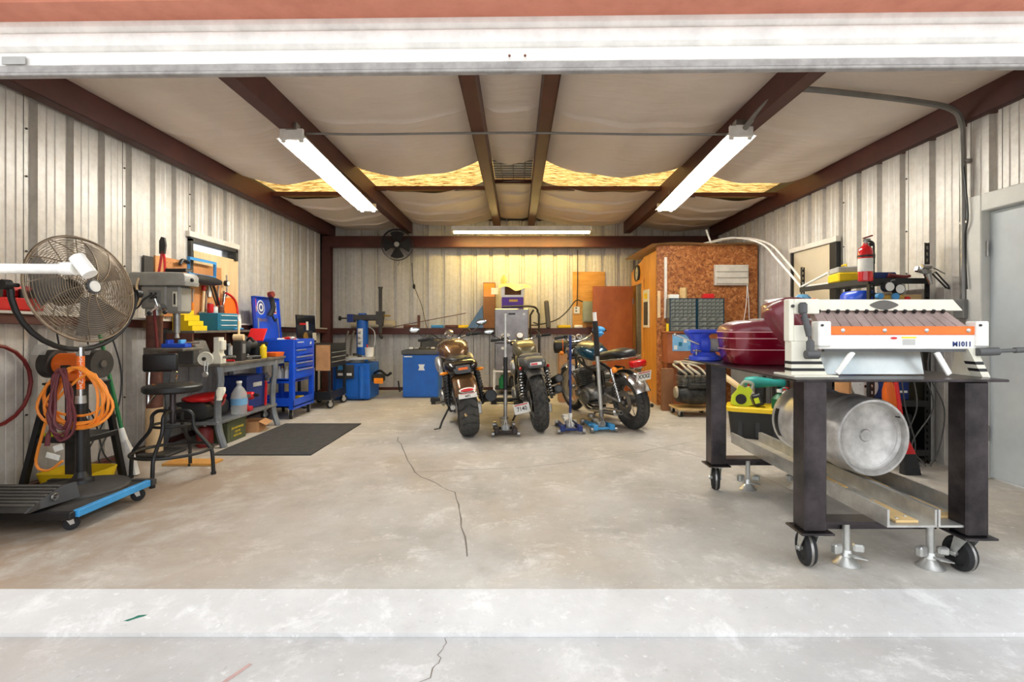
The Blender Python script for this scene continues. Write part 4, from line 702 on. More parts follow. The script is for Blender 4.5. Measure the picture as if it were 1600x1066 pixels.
# ---- coiled cords on the fan pole
def coil(cx, cy, zt, hw, hh, n, r, seed, dp=.05):
    rr = random.Random(seed); pts = []
    for k in range(n):
        w_ = hw*rr.uniform(.7, 1.1); h_ = hh*rr.uniform(.85, 1.1); ox = rr.uniform(-.02, .02)
        for q in range(10):
            a = PI/2+2*PI*q/10; s = math.sin(a); pts.append((cx+ox+math.cos(a)*w_*(1-.35*s), cy-dp+rr.uniform(-.02, .02), zt-h_+s*h_))
    return pts
t = thing('orange_extension_cord', 'orange extension cord coiled over the fan pole', 'cord', (FX, FY-.06, .53))
obj('cord', B().tube(coil(FX+.02, FY, .93, .21, .19, 7, .007, 5)+[(FX-.12, FY-.06, .7), (FX-.22, FY-.05, .45), (FX-.27, FY-.03, .28), (FX-.2, FY-.02, .24), (FX-.12, FY, .3)], .0085, 6, k=3), 'orange_cord', t, w=True)
obj('cord_tag', B().box((FX-.13, FY-.06, .345), (.09, .004, .035), 0, RY(15)).box((FX-.1, FY-.055, .4), (.06, .004, .04), 0, RY(-20)), 'paper', t, w=True)
t = thing('maroon_extension_cord', 'maroon extension cord coiled over the fan pole', 'cord', (FX-.03, FY-.1, .5))
obj('cord', B().tube(coil(FX-.04, FY-.04, .92, .07, .225, 6, .007, 9), .009, 6, k=3), 'maroon', t, w=True)
obj('plug', B().cyl((FX-.14, FY-.08, .5), (FX-.15, FY-.08, .42), .014).tube([(FX-.11, FY-.08, .56), (FX-.14, FY-.08, .5)], .008, 6), 'maroon', t, w=True)
tag(obj('spray_can', B().lathe([(0, 0), (.03, 0), (.032, .005), (.032, .15), (.02, .17), (.02, .185), (0, .185)], T(-3.14, 3.62, .4005), 16), 'steel'), 'silver spray can on the shelf of the black stand', 'spray can')
# ---- green broom
t = thing('green_broom', 'green-handled broom with white bristles leaning on the wall', 'broom', (-3.18, 4.02, 0))
obj('handle', B().cyl((-3.455, 4.06, 1.40), (-3.185, 4.02, .37), .014), 'green', t, w=True); obj('socket', B().cyl((-3.19, 4.02, .38), (-3.165, 4.02, .27), .02, .03), 'white', t, w=True)
obj('bristles', B().loft([ell((-3.17, 4.02, .29), .03, .025, 14, 2.5, 'z'), ell((-3.155, 4.02, .2), .06, .03, 14, 3, 'z'), ell((-3.13, 4.01, .012), .09, .04, 14, 3, 'z')]), 'bristle', t, w=True)
# ---- maroon hose on the wall, red cases on the ledge
tag(obj('air_hose', B().tube([(-3.575, 3.4+.27*math.cos(a/20*2*PI), .79+.28*math.sin(a/20*2*PI)) for a in range(20)], .013, 7, True), 'red_dark'), 'dark red air hose loop hung on the metal wall', 'hose')
t = thing('tool_case', 'red and black tool case on the wall ledge behind the fan', 'tool case', (-3.52, 3.5, 1.309))
obj('case_body', B().box((0, 0, .045), (.10, .34, .09), .01), 'red', t); obj('case_lid', B().box((-.03, 0, .135), (.04, .34, .09), .01, RY(-10)), 'red', t)
for k in range(4): obj('tool', B().box((.01, -.12+k*.08, .12), (.03, .04, .07), .006), 'black', t)
for y, h, mm, lb in ((4.28, .07, 'offwhite', 'small pale jar on the wall ledge near the drill press'), (4.37, .06, 'grey_light', 'small grey jar on the wall ledge near the drill press')):
    tq = thing('small_jar', lb, 'jar', (-3.54, y, 1.288)); obj('jar_body', B().lathe([(0, 0), (.03, 0), (.03, h), (0, h)], None, 14), mm, tq); obj('jar_lid', B().cyl((0, 0, h), (0, 0, h+.012), .032), 'steel', tq)
# ---- bar stool
SX, SY = -2.76, 4.0
t = thing('bar_stool', 'black round-seat bar stool with padded backrest and foot ring', 'stool', (SX, SY, 0))
b = B(); b.lathe([(0, .745), (.12, .742), (.195, .73), (.205, .72), (.205, .69), (.19, .675), (0, .675)], T(SX, SY, 0), 36); obj('seat', b, 'black', t, w=True)
obj('seat_decal', B().lathe([(.125, .7435), (.135, .7422)], T(SX, SY, 0), 20, 30, 250).lathe([(.155, .7395), (.165, .7382)], T(SX, SY, 0), 20, 60, 210), 'amber', t, w=True)
obj('stem', B().cyl((SX, SY, .42), (SX, SY, .676), .022, n=14).cyl((SX, SY, .5), (SX, SY, .56), .03, n=14), 'steel_dark', t, w=True)
for a in (20, 110, 200, 290):
    c, s = math.cos(math.radians(a-10)), math.sin(math.radians(a-10)); P = [(.03, .52), (.10, .525), (.145, .49), (.15, .43), (.17, .36), (.24, .27), (.285, .2), (.295, .12), (.30, .01)]
    l = obj('leg', B().tube([(SX+r*c, SY+r*s, z) for r, z in P], .0145, 8, k=4), 'black', t, w=True); obj('foot_cap', B().cyl((SX+.3*c, SY+.3*s, .0), (SX+.3*c, SY+.3*s, .02), .02, n=10), 'black', l, w=True)
obj('foot_ring', B().ring((SX, SY, .205), .275, .012, n=44, k=8), 'black', t, w=True); obj('brace_ring', B().ring((SX, SY, .415), .14, .011, n=30, k=8), 'black', t, w=True)
bx, by = SX-.18, SY+.12
obj('back_frame', B().tube([(bx-.09, by-.02, .56), (bx-.10, by, .75), (bx-.10, by+.01, .84)], .008, 6, k=4).tube([(bx+.05, by+.06, .68), (bx+.10, by+.05, .8), (bx+.08, by+.02, .84)], .008, 6, k=4).tube([(bx-.09, by-.02, .56), (bx, by-.02, .66), (SX, SY, .675)], .008, 6, k=4), 'chrome', t, w=True)
obj('backrest', B().box((bx-.01, by+.01, .90), (.25, .05, .155), .022, RZ(18), 3), 'seat_vinyl', t, w=True)
# ---- drill press
DX, DY = -3.40, 4.68
t = thing('drill_press', 'tall grey drill press on rusty column by the wall', 'drill press', (DX, DY, 0))
obj('column', B().cyl((DX, DY, .44), (DX, DY, 1.36), .066, n=22), 'rust', t, w=True); obj('column_base', B().cyl((DX, DY, .03), (DX, DY, .44), .07, n=22), 'wood_pale', t, w=True); obj('base_plate', B().box((DX+.06, DY, .016), (.3, .3, .03), .01), 'dark', t, w=True)
obj('collar', B().cyl((DX, DY, 1.3), (DX, DY, 1.36), .072, n=22), 'zinc', t, w=True)
b = B(); P = [(-.15, -.12), (.28, -.13), (.35, -.10), (.38, 0), (.35, .10), (.28, .13), (-.15, .12)]
b.loft([[(DX+x*g, DY+y*g, z) for x, y in P] for z, g in ((1.575, 1.0), (1.61, 1.02), (1.615, 1.0), (1.66, 1.0), (1.69, .95), (1.698, .85))]); obj('belt_cover', b, 'press_grey', t, w=True)
obj('cover_knob', B().sph((DX+.37, DY-.03, 1.63), .018, 10, 6), 'black', t, w=True)
hd = obj('head', B().bb((DX-.06, DY-.10, 1.36), (DX+.18, DY+.1, 1.575), .015).bb((DX+.16, DY-.09, 1.32), (DX+.30, DY+.09, 1.575), .02), 'press_grey', t, w=True)
obj('switch_panel', B().bb((DX+.02, DY-.108, 1.42), (DX+.13, DY-.1, 1.53), .003), 'grey', hd, w=True); obj('scale_plate', B().bb((DX+.235, DY-.098, 1.38), (DX+.275, DY-.09, 1.52), .002), 'cream', hd, w=True); obj('scale_slot', B().bb((DX+.247, DY-.1, 1.4), (DX+.263, DY-.0975, 1.5)), 'black', hd, w=True)
for x, z in ((.05, 1.5), (.05, 1.46), (.09, 1.5), (.09, 1.46)): obj('socket', B().box((DX+x, DY-.11, z), (.02, .006, .02), .002), 'black', hd, w=True)
obj('power_cord', B().tube([(DX+.05, DY-.11, 1.49), (DX+.0, DY-.14, 1.44), (DX-.04, DY-.14, 1.38), (DX-.1, DY-.1, 1.36)], .007, 6, k=5), 'black', t, w=True)
obj('feed_handle', B().cyl((DX+.15, DY-.1, 1.38), (DX+.15, DY-.17, 1.38), .028).tube([(DX+.15, DY-.165, 1.38), (DX+.13, DY-.18, 1.46)], .007, 6).tube([(DX+.15, DY-.165, 1.38), (DX+.22, DY-.18, 1.33)], .007, 6).tube([(DX+.15, DY-.165, 1.38), (DX+.09, DY-.18, 1.32)], .007, 6), 'chrome', t, w=True)
for x, z in ((.128, 1.468), (.225, 1.327), (.085, 1.317)): obj('handle_knob', B().sph((DX+x, DY-.18, z), .02, 10, 8), 'black', t, w=True)
obj('quill', B().cyl((DX+.21, DY, 1.14), (DX+.21, DY, 1.33), .03).cyl((DX+.21, DY, 1.09), (DX+.21, DY, 1.14), .024, .016), 'steel', t, w=True)
obj('work_table', B().box((DX+.2, DY, .985), (.34, .3, .03), .008).bb((DX-.06, DY-.05, .94), (DX+.1, DY+.05, .985), .01).cyl((DX, DY, .92), (DX, DY, 1.0), .085, n=20), 'bench_top', t, w=True)
obj('motor', B().cyl((DX-.12, DY, 1.4), (DX-.12, DY, 1.56), .07, n=20), 'dark', t, w=True)
tag(obj('air_line', B().tube([(DX-.05, DY-.13, 1.64), (DX-.06, DY-.14, 1.55), (DX-.03, DY-.13, 1.48), (DX-.06, DY-.13, 1.38)], .009, 6, k=6), 'wood_pale'), 'tan cable looped down the side of the drill press', 'cable')
t = thing('bolt_cutter', 'bolt cutter with red grips standing on the drill press head', 'bolt cutter', (DX+.07, DY, 1.699))
obj('handle', B().tube([(-.03, 0, .0), (-.01, 0, .12), (.0, 0, .2)], .011, 6, k=4), 'red', t); obj('handle', B().tube([(.03, 0, .0), (.025, 0, .12), (.012, 0, .2)], .011, 6, k=4), 'red', t); obj('cutter_jaw', B().prism([(-.02, .18), (.03, .18), (.04, .26), (.03, .33), (.0, .34), (-.02, .3)], .02, XZ), 'dark', t)
t = thing('clamp_meter', 'black and chrome pipe tool lying on the drill press cover', 'tool', (DX+.16, DY-.04, 1.699), rz=10); obj('shaft', B().cyl((0, 0, .02), (.15, 0, .025), .018), 'black', t); obj('tip', B().cyl((.15, 0, .025), (.2, 0, .025), .014), 'chrome', t); obj('grip', B().cyl((-.02, 0, .02), (0.0, 0, .02), .02), 'black', t)
tag(obj('cardboard_backer', B().bb((-3.585, 4.78, 1.56), (-3.57, 4.9, 1.88)), 'dark'), 'narrow dark metal strip at the edge of the pegboard', 'strip')
# blue clamp, rag on press table
t = thing('drill_vise', 'blue drill press vise on the press table', 'vise', (DX+.22, DY-.02, 1.0005), rz=5); obj('vise_bed', B().box((0, 0, .02), (.22, .1, .04), .006), 'blue', t); obj('jaw', B().box((-.06, 0, .055), (.03, .09, .04), .005), 'blue', t); obj('jaw', B().box((.05, 0, .055), (.03, .09, .04), .005), 'blue_light', t); obj('screw', B().cyl((.08, 0, .045), (.2, 0, .045), .01), 'chrome', t)
tag(obj('red_pipe', B().cyl((DX+.10, DY-.10, 1.002), (DX+.06, DY-.085, 1.355), .012), 'red_dark'), 'dark red pipe propped against the drill press column', 'pipe')
# ---- workbench
BX0, BX1, BY0, BY1, BZ = -3.50, -2.91, 4.90, 6.28, .83
t = thing('workbench', 'grey steel workbench with lower shelf against the left wall', 'workbench', (-3.2, 5.55, 0))
obj('bench_top', B().bb((BX0, BY0, BZ-.03), (BX1, BY1, BZ), .004), 'bench_top', t, w=True); obj('top_apron', B().bb((BX1-.025, BY0+.02, BZ-.09), (BX1-.012, BY1-.02, BZ-.031)), 'hammer_grey', t, w=True)
for x, y in ((BX1-.04, BY0+.04), (BX1-.04, 6.05), (BX0+.04, BY0+.04), (BX0+.04, 6.05)):
    b = B(); s = 1 if x > -3.2 else -1
    b.tube([(x, y, BZ-.03), (x+.015*s, y, .65), (x-.012*s, y, .45), (x-.005*s, y, .2), (x+.05*s, y, .0)], .034, 8, k=5); obj('leg', b, 'hammer_grey', t, w=True)
obj('lower_shelf', B().bb((BX0, BY0-.02, .23), (BX1-.02, 6.1, .26), .004), 'hammer_grey', t, w=True)
# upper riser shelf
t = thing('riser_shelf', 'dark wooden riser shelf standing on the workbench', 'shelf', (-3.38, 5.5, BZ)); obj('shelf_board', B().bb((-3.5, 4.98, 1.13), (-3.22, 6.1, 1.155), .003), 'bench_top', t, w=True); obj('back_board', B().bb((-3.5, 4.98, BZ+.001), (-3.485, 6.1, 1.129)), 'rust', t, w=True)
for y in (4.99, 5.55, 6.08): obj('divider', B().bb((-3.485, y-.01, BZ+.001), (-3.24, y+.01, 1.129)), 'rust', t, w=True)
# items on riser
t = thing('stacking_bins', 'yellow stepped parts bin on the riser shelf', 'parts bin', (-3.36, 5.13, 1.1555))
obj('bin_body', B().prism([(-.10, 0), (.10, 0), (.10, .05), (.06, .05), (.06, .1), (.02, .1), (.02, .16), (-.04, .16), (-.04, .21), (-.10, .21)], .24, XZ), 'yellow', t)
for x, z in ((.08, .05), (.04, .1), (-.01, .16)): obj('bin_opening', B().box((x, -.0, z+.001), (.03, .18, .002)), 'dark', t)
t = thing('tool_chest', 'small teal tool chest with white drawer pulls on riser shelf', 'tool chest', (-3.36, 5.62, 1.1555)); obj('chest_body', B().box((0, 0, .095), (.22, .38, .19), .006), 'teal', t)
for k in range(3): d = obj('drawer', B().box((.111, .0, .04+k*.055), (.01, .35, .047), .003), 'teal', t); obj('pull', B().box((.12, 0, .055+k*.055), (.01, .3, .01), .002), 'white', d)
for k, (y, mm, h) in enumerate(((5.5, 'red', .1), (5.58, 'white', .07), (5.7, 'rust', .08))):
    tq = thing('paint_can', ('red can', 'white tub', 'brown tin')[k]+' standing on the teal tool chest', 'can', (-3.38, y, 1.3465)); obj('can_body', B().lathe([(0, 0), (.03, 0), (.032, .004), (.032, h), (0, h)], None, 14), mm, tq); obj('can_lid', B().cyl((0, 0, h), (0, 0, h+.01), .027), 'steel', tq)
for k, y in enumerate((5.88, 5.95, 6.02)):
    tq = thing('spray_can', ('yellow', 'orange', 'white')[k]+'-capped spray can on the riser shelf', 'spray can', (-3.36, y, 1.1555)); obj('can_body', B().lathe([(0, 0), (.03, 0), (.03, .13), (.02, .15), (0, .15)], None, 12), ('grey_light', 'blue_dark', 'white')[k], tq); obj('cap', B().cyl((0, 0, .15), (0, 0, .185), .022), ('yellow', 'orange', 'white')[k], tq)
tag(obj('blue_rag', B().loft([ell((-3.22+.02*math.sin(k), 5.72+.04*k, 1.168), .03, .012+.004*math.sin(3*k), 10, 2) for k in range(6)]), 'blue_light'), 'bunched blue rag at the riser shelf edge', 'rag').matrix_basis = T(-.03, 0, 0)
# machines on the bench
t = thing('belt_sander', 'grey bench belt sander at the near end of the bench', 'sander', (-3.33, 5.12, BZ+.0005), rz=-12)
obj('housing', B().prism([(-.13, 0), (.13, 0), (.14, .1), (.08, .22), (-.06, .25), (-.13, .18)], .16, XZ), 'vinyl_brown', t); obj('disc', B().cyl((.06, -.085, .1), (.06, -.1, .1), .07, n=24), 'grey_light', t); obj('disc_guard', B().lathe([(.075, -.01), (.095, -.01), (.095, .02), (.075, .02)], T(.06, -.09, .1) @ RX(90), 18, 0, 180), 'black', t); obj('motor', B().cyl((-.05, .08, .12), (-.05, .14, .12), .06), 'black', t)
tag(obj('parts_box', B().box((-3.26, 4.95, BZ+.07), (.16, .09, .138), .006), 'grey_dark'), 'dark grey metal box on the bench by the drill press', 'box')
t = thing('wood_vise', 'old cream cast-iron vise clamped to the end of the workbench', 'vise', (-2.98, 4.98, BZ+.0005))
obj('vise_body', B().prism([(-.05, 0), (.05, 0), (.05, .07), (.03, .1), (.03, .26), (-.02, .26), (-.02, .12), (-.05, .08)], .09, XZ).box((.03, 0, .18), (.06, .08, .1), .008), 'cream', t); obj('hand_wheel', B().lathe([(.0, -.012), (.03, -.012), (.05, -.012), (.065, -.018), (.072, 0), (.065, .018), (.05, .012), (0, .012)], T(-.075, -.085, .05) @ RX(90) @ RY(15), 26), 'cream', t); obj('wheel_hub', B().cyl((-.08, -.11, .05), (-.08, -.085, .05), .018), 'dark', t)
obj('crank', B().tube([(-.075, -.1, .02), (-.07, -.11, -.07)], .006, 6).tube([(-.045, -.1, .02), (-.045, -.11, -.07)], .006, 6).lathe([(0, -.012), (.025, -.012), (.03, 0), (.025, .012), (0, .012)], T(-.058, -.115, -.10) @ RX(90), 18), 'zinc', t); obj('screw', B().cyl((.05, .0, .06), (.17, .0, .065), .014), 'steel', t)
t = thing('chop_saw', 'black abrasive chop saw on the workbench', 'saw', (-3.12, 5.68, BZ+.0005), rz=-30); obj('saw_base', B().box((0, 0, .02), (.36, .22, .04), .01), 'black', t); obj('blade_guard', B().cyl((-.02, -.03, .14), (-.02, .03, .14), .125, n=26), 'black_plastic', t); obj('motor', B().cyl((-.02, .03, .16), (-.02, .16, .16), .05), 'dark', t); obj('saw_handle', B().tube([(.06, 0, .2), (.14, 0, .24), (.2, 0, .2)], .014, 8, k=4), 'black', t); obj('clamp_screw', B().cyl((.1, -.06, .05), (.2, -.06, .055), .01), 'steel', t)
t = thing('caulk_gun', 'wooden-handled mallet lying across the bench clutter', 'mallet', (-3.0, 5.37, BZ+.0005)); obj('mallet_head', B().cyl((-.05, 0, .25), (.05, .02, .25), .035), 'wood_pale', t); obj('mallet_handle', B().cyl((0, .01, .25), (-.06, .12, .42), .012), 'wood_pale', t); t.name = 'wooden_mallet'
t = thing('charger_box', 'black upright charger box under the wooden mallet', 'charger', (-3.0, 5.39, BZ+.0005)); obj('box_body', B().box((0, 0, .107), (.1, .09, .214), .006), 'dark', t); obj('box_face', B().box((.052, 0, .13), (.004, .06, .1), .001), 'grey', t)
t = thing('battery_charger', 'black bucket with a red lid tipped up on the bench', 'bucket', (-3.08, 5.93, BZ+.0005)); obj('bucket', B().lathe([(0, 0), (.09, 0), (.11, .18), (.1, .18), (.085, .01)], None, 22), 'black_plastic', t); obj('lid', B().box((.0, -.02, .27), (.2, .012, .18), .005, RX(-35)), 'red', t); t.name = 'lidded_bucket'
t = thing('parts_tray', 'orange plastic tray on the far end of the workbench', 'tray', (-2.99, 6.15, BZ+.0005)); obj('tray_body', B().loft([ell((0, 0, 0), .075, .10, 20, 6, 'z'), ell((0, 0, .05), .085, .12, 20, 6, 'z'), ell((0, 0, .05), .08, .115, 20, 6, 'z'), ell((0, 0, .008), .07, .095, 20, 6, 'z')]), 'orange', t, ang=25)
# pegboard and tools
t = thing('pegboard', 'brown pegboard mounted on the left wall behind the tools', 'pegboard', (-3.57, 5.6, 1.3))
obj('board', B().bb((-3.585, 4.92, 1.30), (-3.565, 6.02, 1.90), .002), 'pegboard', t, w=True); obj('pale_panel', B().bb((-3.596, 5.54, 1.30), (-3.586, 6.42, 2.045), .002), 'ply_pale', t, w=True)
b = B()
for i in range(9):
    for j in range(3): b.cyl((-3.566, 4.98+i*.05, 1.75+j*.05), (-3.5635, 4.98+i*.05, 1.75+j*.05), .004, n=6)
o = obj('peg_holes', b, 'dark', t, w=True); o['kind'] = 'stuff'
t = thing('circular_saw', 'grey-blue portable band saw hanging on the pegboard', 'saw', (-3.5, 5.56, 1.76)); obj('saw_frame', B().tube([(0, -.24, .0), (0, -.24, .17), (0, .22, .17), (0, .22, .0)], .022, 4, True), 'blue_light', t); obj('saw_motor', B().loft([ell((.02, yy, -.05), r, r*.8, 14, 2.6) for yy, r in ((-.3, .03), (-.28, .06), (-.05, .07), (.15, .06), (.28, .035))]), 'black_plastic', t); obj('saw_handle', B().tube([(0, -.24, .12), (.0, -.34, .13), (0, -.38, .08)], .018, 8, k=4), 'black', t); obj('cord', B().tube([(.02, .1, -.1), (.02, .18, -.25), (.03, .25, -.40)], .007, 6, k=5), 'black', t); t.name = 'band_saw'
t = thing('hand_axe', 'red and white handled hammer hanging on the pegboard', 'hammer', (-3.54, 5.62, 1.36)); obj('handle', B().cyl((0, 0, 0), (0, .02, .24), .016), 'wood_pale', t); obj('grip', B().cyl((0, .02, .24), (0, .03, .36), .02), 'red', t); obj('hammer_head', B().box((0, .0, -.01), (.03, .12, .03), .005), 'steel', t); t.name = 'hammer'
t = thing('heat_gun', 'white tool tag and black pry bar hanging on pegboard', 'pry bar', (-3.54, 5.82, 1.42)); obj('bar', B().tube([(0, -.05, .32), (0, .02, .22), (0, .10, .05), (0, .12, 0)], .014, 6, k=4), 'black', t); obj('tag', B().bb((-.01, -.08, .12), (-.004, -.03, .3)), 'white', t); t.name = 'pry_bar'
t = thing('orange_drill', 'orange air hose reel and gun hanging on the pale panel', 'hose reel', (-3.53, 6.1, 1.30)); obj('reel', B().cyl((-.03, .0, .12), (.03, .0, .12), .13, n=26), 'orange', t); obj('hose', B().tube([(.03, -.1, .3), (.035, 0, .27), (.035, .1, .2), (.035, .14, .05), (.03, .1, -.08)], .013, 6, k=5), 'red', t); obj('spray_gun', B().cyl((0, -.12, .1), (0, -.08, .32), .022).box((0, -.1, .09), (.05, .1, .05), .006), 'chrome', t); t.name = 'hose_reel'
t = thing('gauge_set', 'black gauges with clear dial on the pale panel', 'gauge', (-3.54, 6.05, 1.62)); obj('gauge', B().cyl((0, 0, .1), (.04, 0, .1), .035, n=18), 'black', t); obj('gauge_face', B().cyl((.04, 0, .1), (.043, 0, .1), .028, n=18), 'white', t); obj('gauge_stem', B().cyl((.02, 0, -.06), (.02, 0, .2), .01), 'steel', t)
for k, (y, z, mm, lb) in enumerate(((5.02, 1.45, 'white', 'white spray bottle'), (5.12, 1.44, 'maroon', 'dark red tin'), (5.2, 1.46, 'blue_dark', 'blue round tin'))):
    tq = thing('hanging_tin', lb+' in a row above the yellow bin', 'container', (-3.5, y, z)); obj('tin_body', B().lathe([(0, 0), (.035, 0), (.035, .1), (.02, .13), (0, .13)], None, 14), mm, tq); obj('tin_cap', B().cyl((0, 0, .13), (0, 0, .15), .018), 'red', tq); obj('wall_clip', B().bb((-.07, -.01, .02), (-.03, .01, .05)), 'steel', tq)
# under the bench
t = thing('water_jug', 'large clear water bottle with blue label on the bench shelf', 'bottle', (-2.985, 5.36, .2605)); obj('bottle_body', B().lathe([(0, 0), (.075, 0), (.08, .01), (.078, .05), (.082, .06), (.078, .1), (.08, .16), (.075, .22), (.05, .27), (.025, .3), (.025, .33), (0, .33)], None, 22), 'clear_plastic', t); obj('bottle_label', B().lathe([(.083, .1), (.083, .17)], None, 22), 'label_blue', t); obj('bottle_cap', B().cyl((0, 0, .33), (0, 0, .352), .028), 'white', t)
t = thing('tool_bag', 'red and black tool bag slumped on the bench shelf', 'bag', (-3.2, 5.09, .2605)); obj('bag_body', B().loft([ell((0, yy, .10), w_, h_, 16, 3) for yy, w_, h_ in ((-.2, .08, .06), (-.17, .15, .095), (0, .16, .1), (.2, .15, .095), (.23, .08, .06))]), 'black_plastic', t, ang=50); obj('bag_flap', B().loft([ell((.02, yy, .215), w_, h_, 14, 2.4) for yy, w_, h_ in ((-.19, .06, .02), (-.15, .14, .035), (.0, .15, .045), (.14, .14, .04), (.22, .06, .02))]), 'red', t, ang=60); obj('bag_strap', B().tube([(.14, -.12, .2), (.17, -.05, .14), (.17, .05, .14), (.14, .14, .2)], .012, 6, k=4), 'red_dark', t)
t = thing('impact_driver', 'red cordless driver standing on the bench shelf', 'drill', (-3.0, 5.55, .2605)); obj('driver_body', B().box((0, 0, .17), (.16, .07, .08), .02).box((-.02, 0, .09), (.05, .05, .12), .01), 'red', t); obj('battery', B().box((-.01, 0, .025), (.12, .08, .05), .01), 'red', t); obj('chuck', B().cyl((.08, 0, .175), (.13, 0, .175), .022, .015), 'black', t); obj('body_trim', B().box((.02, -.036, .17), (.07, .004, .04), .002), 'grey', t)
t = thing('portable_case', 'dark blue tool case with grey handle on the bench shelf', 'tool case', (-3.16, 5.8, .2605), rz=-6); obj('case_body', B().box((0, 0, .19), (.3, .34, .38), .015), 'blue_dark', t); obj('handle', B().box((.152, .0, .27), (.012, .16, .05), .004), 'grey_light', t)
t = thing('pipe_wrench', 'red pipe wrench leaning on the dark blue tool case', 'wrench', (-2.975, 5.9, .2605)); obj('wrench_handle', B().tube([(.0, 0, .01), (.0, .02, .3)], .014, 4), 'red', t); obj('wrench_jaw', B().prism([(-.02, .28), (.03, .28), (.045, .36), (.02, .4), (-.02, .38), (.0, .34)], .02, T(0, .02, 0) @ XZ), 'steel', t); obj('adjust_nut', B().cyl((.0, .02, .30), (.0, .02, .33), .022), 'dark', t)
tag(obj('work_gloves', B().loft([ell((-2.90, 4.90-.01*k, .60-.03*k), .035+.012*math.sin(k*1.3), .025, 10, 2.2, 'z') for k in range(5)]), 'glove'), 'pale work gloves hung on the near bench leg', 'gloves')
t = thing('ammo_can', 'olive green ammunition can with yellow lettering under the workbench', 'ammo can', (-3.04, 5.28, 0)); obj('can_body', B().box((0, 0, .10), (.16, .34, .20), .006), 'army_green', t); obj('can_lid', B().box((0, 0, .212), (.17, .35, .022), .005), 'army_green', t); obj('can_latch', B().box((0, -.176, .15), (.06, .012, .1), .003), 'army_green', t); obj('side_panel', B().box((.081, 0, .1), (.004, .26, .13), .001), 'army_green', t)
for k, s in enumerate(('200 CARTRIDGES', '7.62 MM', 'NATO M80')): text(s, .03, 'yellow', T(0.0835, -.0, .135-.04*k) @ FACE_R, t)
t = thing('open_carton', 'small open cardboard box on the floor under the bench', 'box', (-3.04, 5.75, 0), rz=10); b = B(); 
for p, q in (((-.1, -.13, 0), (.1, -.126, .12)), ((-.1, .126, 0), (.1, .13, .12)), ((-.1, -.126, 0), (-.096, .126, .12)), ((.096, -.126, 0), (.1, .126, .12)), ((-.1, -.13, 0), (.1, .13, .003))): b.bb(p, q)
obj('carton_body', b, 'cardboard', t); obj('carton_flap', B().box((.135, 0, .1), (.09, .25, .003), 0, RY(28)), 'cardboard', t); obj('carton_flap', B().box((0, .16, .1), (.19, .08, .003), 0, RX(-30)), 'cardboard', t)
t = thing('red_canister', 'rusty red canister on the floor below the bench', 'canister', (-3.12, 4.99, 0)); obj('canister_body', B().lathe([(0, 0), (.07, 0), (.075, .01), (.075, .15), (.05, .19), (.02, .2), (0, .2)], None, 18), 'red_dark', t); obj('cap', B().cyl((0, 0, .2), (0, 0, .225), .02), 'steel', t)
tag(obj('floor_mat', B().bb((-2.84, 4.63, .0008), (-1.91, 6.12, .012), .004), 'mat_rubber'), 'dark rubber anti-fatigue mat on the concrete by the bench', 'mat')
tag(obj('wood_plank', B().bb((-3.05, 4.28, .001), (-2.62, 4.45, .022), .002), 'ply_yellow'), 'yellowish board lying on the floor behind the stool', 'board')
rr = random.Random(21)
for k in range(3): tag(obj('wall_cable', B().tube([(-3.56, 3.85+.25*k, 1.2), (-3.5, 3.95+.2*k+rr.uniform(-.1, .1), .8), (-3.48, 4.1+.12*k, .45), (-3.4, 3.95+rr.uniform(-.1, .3), .12), (-3.3, 4.2+rr.uniform(-.2, .2), .015)], .006, 6, k=7), 'black'), 'thin black cable hanging down the wall behind the broom', 'cable', 'black cables by the broom')

rr = random.Random(33)
for k, (nm, lb, m, y, x, h) in enumerate((('oil_bottle', 'black oil bottle among the bench clutter', 'black', 5.28, -3.1, .2), ('grease_tin', 'silver grease tin among the bench clutter', 'steel', 5.38, -3.2, .12), ('glue_bottle', 'yellow glue bottle on the workbench', 'yellow', 5.82, -2.96, .16), ('solvent_can', 'blue solvent can on the workbench', 'blue_light', 5.75, -3.38, .2), ('thinner_can', 'white thinner can on the workbench', 'white', 5.86, -3.38, .17))):
    tq = thing(nm, lb, 'container', (x, y, BZ+.0005)); obj('can_body', B().lathe([(0, 0), (.036, 0), (.038, .005), (.038, h*.8), (.02, h*.9), (.016, h), (0, h)], None, 14), m, tq); obj('cap', B().cyl((0, 0, h), (0, 0, h+.02), .014), 'red' if k % 2 else 'black', tq)
for k in range(6):
    y = 5.05+.17*k; tag(obj('hand_tool', B().tube([(-2.96+rr.uniform(-.02, .01), y, BZ+.012), (-3.06, y+rr.uniform(-.05, .08), BZ+.013)], .011, 6), ('steel', 'red', 'black', 'steel', 'blue_dark', 'amber')[k]), ('steel spanner', 'red screwdriver', 'black file', 'steel punch', 'blue-handled driver', 'amber-handled chisel')[k]+' lying near the workbench edge', 'hand tool', 'hand tools on the workbench')
for k, (y, z, m, lb) in enumerate(((4.98, 1.60, 'red', 'red-handled snips'), (5.08, 1.62, 'steel', 'steel square'), (5.18, 1.63, 'black', 'black clamp'), (5.36, 1.60, 'blue_dark', 'blue-handled pliers'), (5.46, 1.58, 'amber', 'amber screwdriver'), (5.70, 1.58, 'steel', 'steel combination spanner'), (5.93, 1.66, 'red', 'red pipe cutter'))):
    tq = thing('hung_tool', lb+' hanging on the pegboard', 'hand tool', (-3.55, y, z)); obj('shaft', B().cyl((0, 0, -.12), (0, .005, .02), .008), 'steel', tq); obj('grip', B().cyl((0, 0, -.24), (0, 0, -.12), .014), m, tq); obj('hook', B().tube([(-.015, 0, .03), (.015, 0, .03), (.015, 0, .0)], .004, 5), 'steel', tq)
